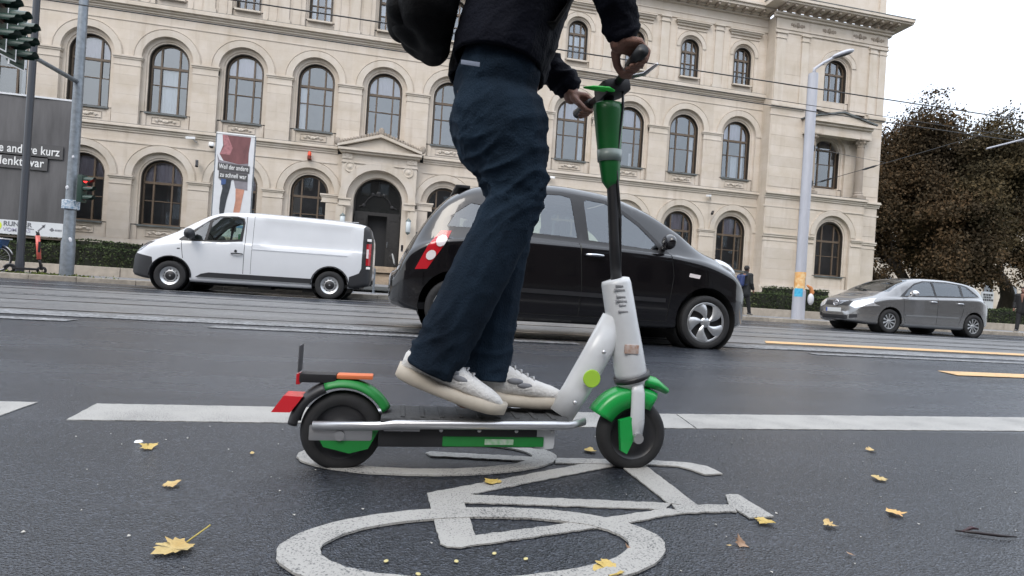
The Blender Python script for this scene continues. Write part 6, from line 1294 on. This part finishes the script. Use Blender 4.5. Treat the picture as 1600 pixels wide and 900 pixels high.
RD = thing("person", "rider in navy jacket and loose blue jeans standing on the scooter, gripping its handlebar", "person", (0, 0, 0))
Y = 1.62; HIPR, HIPL = Vector((.245, 1.55, 1.06)), Vector((.255, 1.69, 1.06)); KNR, KNL = Vector((.300, 1.545, .81)), Vector((.317, 1.70, .80)); ANR, ANL = Vector((.072, 1.556, .325)), Vector((.268, 1.670, .275))
SHR, SHL = Vector((.315, 1.43, 1.555)), Vector((.315, 1.81, 1.555)); ELR, ELL = Vector((.435, 1.345, 1.435)), Vector((.425, 1.895, 1.365)); WRR, WRL = Vector((.540, 1.398, 1.262)), Vector((.525, 1.845, 1.272)); HC = (.40, Y, 1.785)
segs = [(HIPR, KNR, .075, .052), (HIPL, KNL, .075, .052), (KNR, Vector((.205, 1.548, .57)), .052, .05), (KNL, Vector((.285, 1.685, .55)), .052, .05), (Vector((.205, 1.548, .57)), ANR, .05, .036), (Vector((.285, 1.685, .55)), ANL, .05, .036), (HIPR + Vector((-.01, .02, .03)), HIPL + Vector((-.01, -.02, .03)), .085, .085), (Vector((.235, Y, 1.12)), Vector((.27, Y, 1.30)), .12, .115), (Vector((.27, Y, 1.30)), Vector((.305, Y, 1.48)), .115, .13), (SHR, SHL, .055, .055), (Vector((.315, Y, 1.53)), Vector((.375, Y, 1.70)), .055, .05),
        (SHR, ELR, .047, .038), (SHL, ELL, .047, .038), (ELR, WRR, .040, .027), (ELL, WRL, .040, .027), (ANR, ANR + Vector((.12, 0, -.10)), .034, .03), (ANL, ANL + Vector((.12, 0, -.07)), .034, .03)]
segs += hand_segs((.578, 1.20), 1.402, WRR, 1) + hand_segs((.578, 1.20), 1.838, WRL, -1)
blob("body", segs, .0045, SKIN, RD, 4, balls=head_balls(HC)); person_head_extras(RD, HC)
def folds(knees, hems, amp=.011):
    """sharp-crested cloth folds that gather at the joints and hems"""
    def f(c):
        q = c + Vector((mnoise.noise(c * 6), mnoise.noise(c * 6 + Vector((5, 0, 0))), mnoise.noise(c * 6 + Vector((0, 9, 0))))) * .03
        p = Vector((q.x * 8 + q.z * 5, q.y * 8, q.z * 17 - q.x * 9)); r_ = 1 - abs(mnoise.noise(p)) * 2.2; r2 = 1 - abs(mnoise.noise(p * 2.1 + Vector((3, 1, 2)))) * 2.2; g = .22
        for k in knees: g += .9 * math.exp(-((c - k).length / .13) ** 2)
        for h in hems: g += 1.0 * math.exp(-((c - h).length / .11) ** 2)
        return amp * g * ((max(r_, 0) ** 2.2 - .35) + .4 * (max(r2, 0) ** 2 - .35))
    return f
V3 = Vector
TKR, TKL = V3((.300, 1.545, .80)), V3((.318, 1.70, .79)); TCR, TCL = V3((.205, 1.548, .57)), V3((.285, 1.685, .55)); THR, THL = V3((.095, 1.556, .315)), V3((.262, 1.668, .28))
dR, dL = (THR - TCR).normalized(), (THL - TCL).normalized()
tr = [(V3((.23, 1.55, 1.16)), V3((.23, 1.69, 1.16)), .122, .122), (V3((.225, 1.55, 1.05)), V3((.225, 1.69, 1.05)), .124, .124), (V3((.255, 1.54, 1.02)), V3((.30, 1.542, .86)), .126, .094), (V3((.265, 1.70, 1.02)), V3((.315, 1.70, .86)), .120, .092), (V3((.24, 1.555, 1.0)), V3((.25, 1.685, 1.0)), .124, .124),
      (V3((.30, 1.542, .88)), TKR, .094, .083), (V3((.315, 1.70, .88)), TKL, .092, .081), (TKR, TCR, .083, .086), (TKL, TCL, .081, .082), (TCR, THR + dR * .05, .086, .079), (TCL, THL + dL * .05, .082, .076)]
jeans = blob("jeans", tr, .0075, DENIM, RD, 3, folds((TKR, TKL, V3((.33, 1.55, .95)), V3((.16, 1.55, .92))), (THR + V3((.01, 0, .07)), THL + V3((0, 0, .07))), .0085), cuts=((THR + dR * .012, dR, .16), (THL + dL * .012, dL, .15)))
SEWN = mat("jeans_stitching", (.05, .045, .045), .8)
JT = [(Vector((.222, Y - .085, 1.20)), Vector((.285, Y - .10, 1.50)), .136, .13), (Vector((.222, Y + .085, 1.20)), Vector((.285, Y + .10, 1.50)), .135, .13), (Vector((.245, Y, 1.20)), Vector((.31, Y, 1.50)), .142, .14), (Vector((.27, Y - .06, 1.26)), Vector((.32, Y - .06, 1.46)), .125, .125), (Vector((.27, Y + .06, 1.26)), Vector((.32, Y + .06, 1.46)), .125, .125), (SHR + Vector((.0, .03, 0)), SHL + Vector((0, -.03, 0)), .085, .085), (SHR, ELR, .076, .062), (SHL, ELL, .076, .062), (ELR, WRR + (ELR - WRR) * .06, .063, .047), (ELL, WRL + (ELL - WRL) * .06, .063, .047), (Vector((.32, Y, 1.58)), Vector((.345, Y, 1.63)), .078, .07)]
blob("jacket", JT, .0085, JACK, RD, 5, folds((ELR, ELL, Vector((.27, Y, 1.25))), (WRR, WRL), .009), cuts=((V3((.228, Y, 1.185)), V3((-.12, 0, -1)).normalized(), .34),))
b = MB(); b.cbox(0, 0, 0, .05, .004, .012, .0015); b.build("back_pocket_trim", mat("pale_denim_thread", (.20, .23, .30), .7), RD, angle=40).location = (.135, 1.438, 1.135)
UPPER = mat("offwhite_shoe_upper", (.50, .49, .47), .7, col2=(.62, .61, .60), vscale=16, bump=.3, bscale=140); SOLE = mat("cream_shoe_sole", (.42, .375, .31), .65, var=.16, vscale=12); SHG = mat("grey_shoe_panel", (.16, .165, .18), .7, var=.3, vscale=18)
def shoe(name_lab, toe, pitch, yaw=0.0, par=None, s=1.0):
    st = [(0.0, .024, .074, .020), (.012, .034, .100, .010), (.04, .040, .122, .004), (.08, .041, .126, .002), (.105, .042, .120, .002), (.14, .045, .104, .002), (.18, .049, .086, .002), (.22, .051, .074, .004), (.255, .047, .066, .008), (.28, .037, .056, .014), (.297, .018, .042, .022)]
    def lofted(f, m, nm, parent):
        V = []; n = 14
        for (x, hw, h, z0) in st:
            for j in range(n):
                a = 2 * math.pi * j / n; V.append(f(x, hw, h, z0, a))
        k = len(st); F = [(i * n + j, i * n + (j + 1) % n, (i + 1) * n + (j + 1) % n, (i + 1) * n + j) for i in range(k - 1) for j in range(n)] + [list(range(n - 1, -1, -1)), list(range((k - 1) * n, k * n))]
        return MB().add(V, F).build(nm, m, parent, smooth=True)
    se = lambda v, e: math.copysign(abs(v) ** e, v)
    up = lofted(lambda x, hw, h, z0, a: (x - .29, hw * se(math.cos(a), .75), .030 + (h - .030) * (.5 + .5 * se(math.sin(a), .8))), UPPER, "shoe", par)
    so = lofted(lambda x, hw, h, z0, a: (x - .29 + (.006 if x > .28 else (-.005 if x < .02 else 0)), (hw + .005) * se(math.cos(a), .6), z0 * .7 + (.044 - z0 * .5 - (.006 if .1 < x < .2 else 0)) * (.5 + .5 * se(math.sin(a), .4))), SOLE, "sole", up)
    for sd_ in (-1, 1):
        b = MB()
        for (x, z, w_) in ((.125, .078, .05), (.155, .068, .055), (.06, .085, .045)): b.ball((x - .29, sd_ * .0425, z), w_ * .5, .006, .009, 8, 6)
        b.build("side_panel", SHG, up, smooth=True)
    b = MB()
    for x, z in ((.125, .113), (.145, .104), (.165, .095), (.185, .087)): b.tube([(x - .29, -.022, z - .004), (x - .285, 0, z + .002), (x - .29, .022, z - .004)], .0032, 5)
    b.build("laces", mat("grey_laces", (.35, .35, .36), .8), up, smooth=True)
    up.location = toe; up.rotation_euler = (0, pitch, yaw); up.scale = (s, s, s); return up
shoe("", (.285, 1.550, .172), R(19), R(-3), RD, 1.07); shoe("", (.520, 1.672, .171), R(4), R(2), RD, 1.07)
# backpack
BP = thing("backpack", "black backpack worn on the scooter rider's back", "backpack", (.02, 1.62, 1.22))
BPM = mat("black_backpack_nylon", (.0035, .0035, .004), .7, spec=.15, var=.3, vscale=9, bump=.2, bscale=200)
blob("bag", [(Vector((-.005, -.09, .10)), Vector((.03, -.09, .36)), .085, .09), (Vector((-.005, .09, .10)), Vector((.03, .09, .36)), .085, .09), (Vector((-.02, 0, .11)), Vector((.02, 0, .37)), .10, .10), (Vector((.02, -.06, .045)), Vector((.02, .06, .045)), .055, .055)], .009, BPM, BP, 5, lambda c: .004 * mnoise.noise(c * 16))
blob("front_pocket", [(Vector((-.075, -.06, .09)), Vector((-.06, -.06, .22)), .045, .045), (Vector((-.075, .06, .09)), Vector((-.06, .06, .22)), .045, .045), (Vector((-.08, -.06, .09)), Vector((-.08, .06, .09)), .04, .04), (Vector((-.065, -.06, .22)), Vector((-.065, .06, .22)), .04, .04)], .008, BPM, BP, 4)
for s in (-1, 1): MB().tube([(.09, s * .13, .40), (.20, s * .15, .42), (.36, s * .14, .33), (.42, s * .14, .2), (.34, s * .155, .06), (.12, s * .13, .03)], .018, 8, ell=(1.6, .4)).build("strap", BPM, BP, smooth=True)
# ---- walkers on the pavement
def walker(label, loc, rz, coat, bag=None, h=1.74):
    t = thing("person", label, "person", loc, rz); k = h / 1.75; v = lambda x, y, z: Vector((x * k, y * k, z * k))
    hr, hl, kr, kl, ar, al = v(0, -.09, .90), v(0, .09, .90), v(.10, -.09, .50), v(-.06, .09, .50), v(.20, -.09, .09), v(-.30, .09, .16); sr, sl = v(.02, -.19, 1.42), v(.02, .19, 1.42); er, el = v(.0, -.25, 1.14), v(.0, .25, 1.14); wr, wl = v(.14, -.22, .95), v(.12, .22, .95); hc = v(.06, 0, 1.63)
    S = [(hr, kr, .08, .055), (hl, kl, .08, .055), (kr, ar, .055, .04), (kl, al, .055, .04), (hr, hl, .10, .10), (v(0, 0, .95), v(.02, 0, 1.40), .12, .13), (sr, sl, .05, .05), (v(.02, 0, 1.42), v(.05, 0, 1.55), .055, .05), (sr, er, .045, .04), (sl, el, .045, .04), (er, wr, .04, .03), (el, wl, .04, .03), (ar, ar + v(.13, 0, -.05), .035, .03), (al, al + v(.10, 0, -.09), .035, .03)]
    for w_ in (wr, wl):
        S.append((w_, w_ + v(.03, 0, -.07), .028, .026))
        for q in range(4): S.append((w_ + v(.035, (q - 1.5) * .016, -.075), w_ + v(.045, (q - 1.5) * .017, -.14 + .008 * abs(q - 1.3)), .0095, .008))
        S.append((w_ + v(.045, 0, -.05), w_ + v(.07, 0, -.10), .010, .008))
    blob("body", S, .0075, SKIN, t, 3, balls=head_balls(hc, 1, k)); person_head_extras(t, hc, 1, k)
    blob("trousers", [(hr, hl, .115, .115), (hr, kr, .10, .07), (hl, kl, .10, .07), (kr, ar + v(0, 0, .04), .07, .06), (kl, al + v(0, 0, .05), .07, .06)], .011, mat("walker_trousers", (.010, .010, .012), .85), t, 4, folds((kr, kl), (ar, al), .008))
    blob("coat", [(v(0, -.06, .80), v(.02, -.08, 1.38), .15, .13), (v(0, .06, .80), v(.02, .08, 1.38), .15, .13), (sr, sl, .085, .085), (sr, er, .075, .065), (sl, el, .075, .065), (er, wr, .065, .05), (el, wl, .065, .05), (v(.0, 0, 1.47), v(.02, 0, 1.51), .085, .08)], .011, coat, t, 4, folds((er, el), (wr, wl), .008))
    for a, p_ in ((ar, .0), (al, .5)):
        o = shoe("", a + v(.19, 0, -.085), p_, 0, t, k)
        o.data.materials.clear(); o.data.materials.append(BLACK)
    if bag:
        g = thing("backpack", bag[0], "backpack", (loc[0] + bag[2][0], loc[1] + bag[2][1], loc[2] + bag[2][2]), rz); blob("bag", [(Vector((0, -.07, -.12)), Vector((.02, -.07, .15)), .085, .08), (Vector((0, .07, -.12)), Vector((.02, .07, .15)), .085, .08)], .011, bag[1], g, 4)
        for s in (-1, 1): MB().tube([(.05, s * .12, .18), (.16, s * .13, .22), (.30, s * .13, .12), (.30, s * .14, -.05), (.1, s * .14, -.14)], .018, 6, ell=(1.5, .4)).build("strap", bag[1], g, smooth=True)
    return t
walker("walker in dark hooded coat with a blue backpack, left of the hedge", (11.66, 17.05, .105), R(20), mat("dark_green_black_coat", (.012, .014, .016), .8, var=.3, vscale=5), ("blue backpack on the walker's back behind the black car", mat("blue_nylon", (.018, .035, .12), .6, var=.2, vscale=8), (-.27, -.10, 1.20)))
walker("person in black coat cut off by the right edge of the picture", (23.25, 16.6, .105), R(195), mat("black_coat", (.008, .008, .009), .8))
# ------------------------------------------------------------------ parked coral scooter, bicycle
CORAL = mat("coral_scooter_paint", (.72, .13, .10), .4, coat=.3)
t = thing("electric_scooter", "parked coral red electric scooter standing on the pavement by the hedge", "scooter", (-9.62, 16.35, .105), R(25))
for x in (-.34, .28): MB().lathe([(.05, -.025), (.095, -.028), (.11, 0), (.095, .028), (.05, .025)], (x, 0, .11), 'y', 20).build("wheel", RUBBER, t, smooth=True)
MB().cbox(-.05, 0, .13, .5, .16, .06, .02).build("deck", BLACK, t, angle=40); MB().tube([(.28, 0, .12), (.235, 0, .34), (.21, 0, .40)], [.035, .032, .026], 10).build("fork", BLACK, t, smooth=True); MB().tube([(.215, 0, .40), (.16, 0, 1.02)], .048, 12).build("stem", CORAL, t, smooth=True); MB().cbox(.21, -.03, .72, .05, .07, .28, .012).build("stem_battery", BLACK, t, angle=40)
MB().tube([(.15, -.27, 1.10), (.165, 0, 1.06), (.15, .27, 1.12)], .018, 8).build("handlebar", BLACK, t, smooth=True); MB().tube([(.16, 0, 1.0), (.16, 0, 1.08)], .04, 10).build("head_tube", BLACK, t, smooth=True); b = arc_shell(-.34, .11, .125, .14, 30, 170, .04); b.build("rear_mudguard", BLACK, t, smooth=True)
MB().tube([(.05, .02, .14), (.02, .14, .01)], .01, 6).build("kickstand", BLACK, t)
t = thing("bicycle", "bicycle with a blue basket cut off by the left edge", "bicycle", (-10.42, 16.5, .105))
def bike_wheel(x):
    b = MB(); n = 30; b.tube([(.33 * math.cos(2 * math.pi * i / n), 0, .33 * math.sin(2 * math.pi * i / n)) for i in range(n + 1)], .02, 7, cap=False); w_ = b.build("tyre", RUBBER, t, smooth=True); w_.location = (x, 0, .345)
    b = MB(); b.tube([(.305 * math.cos(2 * math.pi * i / n), 0, .305 * math.sin(2 * math.pi * i / n)) for i in range(n + 1)], .011, 6, cap=False); b.build("rim", ALU, w_, smooth=True)
    b = MB()
    for i in range(16): a = 2 * math.pi * i / 16; b.tube([(.02 * math.cos(a + .5), .02, .02 * math.sin(a + .5)), (.3 * math.cos(a), 0, .3 * math.sin(a))], .0025, 3)
    stuff(b.build("spokes", ALU, w_))
bike_wheel(0); bike_wheel(-1.08)
b = MB(); b.tube([(0, .05, .345), (-.10, .05, .72), (-.16, 0, .92)], .018, 8); b.tube([(-.14, 0, .82), (-.62, 0, .34), (-1.08, 0, .345)], .022, 8); b.tube([(-.13, 0, .78), (-.70, 0, .62)], .018, 8); b.tube([(-.62, 0, .34), (-.76, 0, .92)], .016, 8); b.build("frame", mat("bike_frame", srgb(60, 90, 130), .4), t, smooth=True)
b = MB(); b.prism([(-.17, .60), (.10, .62), (.18, .86), (-.2, .84)], 'y', -.16, .16); b.build("basket", mat("blue_basket", srgb(40, 84, 130), .5), t); MB().box(-.24, .22, -.19, .19, .86, .89).build("basket_rim", WHITE, t); MB().cbox(-.80, 0, .96, .26, .16, .06, .025).build("saddle", BLACK, t); MB().tube([(-.3, -.28, 1.08), (-.17, 0, 1.02), (-.3, .28, 1.08)], .015, 8).build("handlebar", BLACK, t, smooth=True)
n = 14; b = MB(); b.tube([(.38 * math.cos(R(20 + 100 * i / n)), 0, .345 + .38 * math.sin(R(20 + 100 * i / n))) for i in range(n + 1)], .022, 6, ell=(1, .6)); b.build("mudguard", ALU, t, smooth=True)
# ------------------------------------------------------------------ fallen leaves
LY = mat("yellow_leaf", (.42, .29, .06), .6, col2=(.48, .35, .12), vscale=30, bump=.4, bscale=80); LT = mat("tan_leaf", (.42, .27, .11), .65, col2=(.50, .38, .16), vscale=25, bump=.4, bscale=80); LB = mat("brown_leaf", (.16, .08, .035), .7, col2=(.36, .24, .16), vscale=20); LP_ = mat("pale_yellow_leaf", (.46, .36, .16), .6, col2=(.40, .26, .08), vscale=18, bump=.5, bscale=60); STM = mat("leaf_stalk", (.42, .33, .08), .6)
MAPLE = [(0, .03), (.10, .02), (.28, -.06), (.36, .04), (.47, .06), (.46, .15), (.56, .27), (.46, .31), (.41, .38), (.52, .52), (.40, .54), (.28, .50), (.27, .66), (.15, .70), (0, .90)]
def leaf(label, x, y, size, rz, m, tilt=(0, 0), stalk=True, curl=.10, lobed=True, sx=1.0):
    size *= .88; pts = MAPLE + [(-a, b_) for a, b_ in MAPLE[-2:0:-1]]
    if not lobed: pts = [(.0, 0), (.14, .2), (.2, .45), (.12, .75), (0, 1), (-.12, .75), (-.2, .45), (-.14, .2)]
    rs = random.Random(label); pts = [(a * sx * rs.uniform(.85, 1.15), b_ * rs.uniform(.88, 1.1)) for a, b_ in pts]
    t = thing("fallen_leaf", label, "leaf", (x, y, .0085), rz, group="fallen leaves on the asphalt"); V = [(0, .38, 0)] + [(a, b_, 0) for a, b_ in pts]; n = len(pts)
    mid = [(a * .55, .38 + (b_ - .38) * .55, 0) for a, b_ in pts]; V = [(0, .38, 0)] + mid + [(a, b_, 0) for a, b_ in pts]
    def lift(p): r2 = p[0] ** 2 * 1.6 + (p[1] - .4) ** 2; curl_ = curl * .55; return (p[0] * size, (p[1] - .38) * size, size * (curl_ * r2 * (1 + .9 * math.sin(5 * p[0] + 3 * p[1] + x * 9)) + .03 * math.sin(9 * p[0]) * .5) + .002)
    V = [lift(p) for p in V]; F = [(0, 1 + i, 1 + (i + 1) % n) for i in range(n)] + [(1 + i, 1 + n + i, 1 + n + (i + 1) % n, 1 + (i + 1) % n) for i in range(n)]
    bl = MB().add(V, F).build("blade", m, t, smooth=True); bl.rotation_euler = (tilt[0], tilt[1], 0)
    if stalk:
        MB().tube([(0, -.36 * size, .003), (.03 * size, -.62 * size, .010), (.12 * size, -.9 * size, .014), (.12 * size, -1.0 * size, .018)], .0011 + size * .008, 5).build("stalk", STM, t, smooth=True)
    return t
leaf("large pale yellow maple leaf with long stalk at lower left", -.405, 1.145, .088, R(135), LP_, (0.03, 0), True, .16)
leaf("curled tan leaf above the large maple leaf, on bare asphalt", -.53, 1.48, .045, R(200), LT, (0, .1), False, .5)
leaf("yellow leaf below the left broken lane line, beside a white speck", -.715, 1.79, .055, R(80), LY, (.15, 0), False, .45)
leaf("small pale leaf left of the far wheel of the bicycle symbol", -.41, 1.73, .035, R(20), LP_, (0, 0), False, .3, False)
leaf("yellow leaf beside the scooter's front wheel", .66, 1.775, .055, R(100), LY, (0, .1), False, .35)
leaf("mottled yellow leaf stuck on the symbol's long diagonal stroke", .272, 1.485, .06, R(30), LY, (0, 0), False, .2)
leaf("tan leaf far right, nearest the white lane line", 1.82, 1.80, .045, R(75), LT, (0, 0), False, .3)
leaf("olive yellow leaf in the middle of the right-hand asphalt", 1.55, 1.49, .055, R(250), LP_, (0, 0), False, .3)
leaf("orange tinged leaf right of the saddle of the bicycle symbol", 1.34, 1.232, .055, R(240), mat("orange_leaf", (.55, .27, .09), .6, col2=(.55, .42, .16), vscale=25), (.1, 0), False, .4)
leaf("small tan leaf between the orange tinged leaf and the symbol", 1.08, 1.172, .04, R(230), LT, (0, 0), False, .4)
leaf("yellow leaf touching the tip of the symbol's saddle", .915, 1.20, .05, R(120), LY, (0, 0), False, .3)
leaf("brown curled leaf standing up right of the symbol's near wheel", .78, 1.10, .038, R(10), LB, (.7, .3), False, .9)
leaf("bright yellow leaf on the near wheel at the bottom edge", .425, 1.005, .075, R(95), LY, (0, 0), False, .2)
leaf("small brown leaf on the near wheel's white ring", .507, 1.085, .022, R(40), LB, (.3, 0), False, .8, False)
leaf("tiny tan leaf left of the curled brown leaf", .745, 1.085, .016, R(90), LT, (0, 0), False, .4, False)
leaf("brown scrap of leaf at the bottom edge right of centre", 1.005, 1.03, .024, R(200), LB, (0, 0), False, .5, False)
tw = thing("twig", "dark forked twig lying on the asphalt at lower right", "twig", (1.46, 1.09, .008)); b = MB(); b.tube([(-.06, .03, .004), (-.02, .012, .006), (.03, -.008, .006), (.075, -.012, .004)], [.002, .004, .004, .002], 6); tb = b.build("stalk", mat("wet_twig", (.012, .007, .008), .5), tw, smooth=True); MB().tube([(-.05, .022, .005), (-.015, .026, .012), (.0, .022, .010)], [.002, .0045, .002], 6).build("fork", mat("dark_bud", (.03, .008, .012), .5), tw, smooth=True)
cb = thing("bottle_cap", "round white speck of litter beside the yellow leaf at left", "litter", (-.765, 1.85, .006)); MB().lathe([(0, .004), (.010, .004), (.012, .0)], (0, 0, 0), 'z', 12).build("disc", WHITE, cb, smooth=True)
b = MB(); rs = random.Random(3)
for i in range(120):
    x, y = rs.uniform(-1.1, 2.2), rs.uniform(.93, 2.05); s = rs.choice((.002, .002, .003, .004)); a = rs.uniform(0, 3.1); b.add([(x + s * math.cos(a), y + s * math.sin(a), .0062), (x - s * math.sin(a), y + s * math.cos(a), .0085), (x - s * math.cos(a), y - s * math.sin(a), .0062), (x + s * math.sin(a), y - s * math.cos(a), .007)], [(0, 1, 2, 3)])
tag(stuff(b.build("grit", mat("pale_grit", (.42, .40, .36), .7))), "pale grit scattered over the asphalt", "grit")
SEED = mat("pale_seed", (.5, .43, .2), .6, var=.2)
for lb, x, y in (("pale round seed lying alone inside the near wheel, below the frame corner", .135, 1.062), ("yellowish seed nearest the bottom edge inside the near wheel", .06, 1.02), ("grey seed between the frame corner and the wheel's right side", .215, 1.088), ("rightmost of the pale seeds inside the near wheel", .275, 1.062), ("leftmost of the pale seeds inside the near wheel", .0, 1.072)):
    s = thing("seed", lb, "seed", (x, y, .007), rs.uniform(0, 3), group="seeds inside the near wheel"); MB().ball((0, 0, .001), .006, .0045, .0015, 10, 6).build("disc", SEED, s, smooth=True)
# ------------------------------------------------------------------ the other side of the street (seen only in reflections)
ob = thing("opposite_building", "row of dark brick houses across the street, mirrored in windows and paint", "building", (0, -20, 0)); b = MB(); b.box(-90, 120, -10, 0, 0, 17); b.build("wall", mat("dark_brick", (.07, .055, .048), .85, var=.25, vscale=.7), ob)
wm = MB().box(-.6, .6, .0, .04, 0, 1.9).mesh("window", PANE)
for i in range(40):
    for z in (1.6, 5.2, 8.8, 12.4): child("window", wm, ob, (-40 + i * 2.6, 0, z))
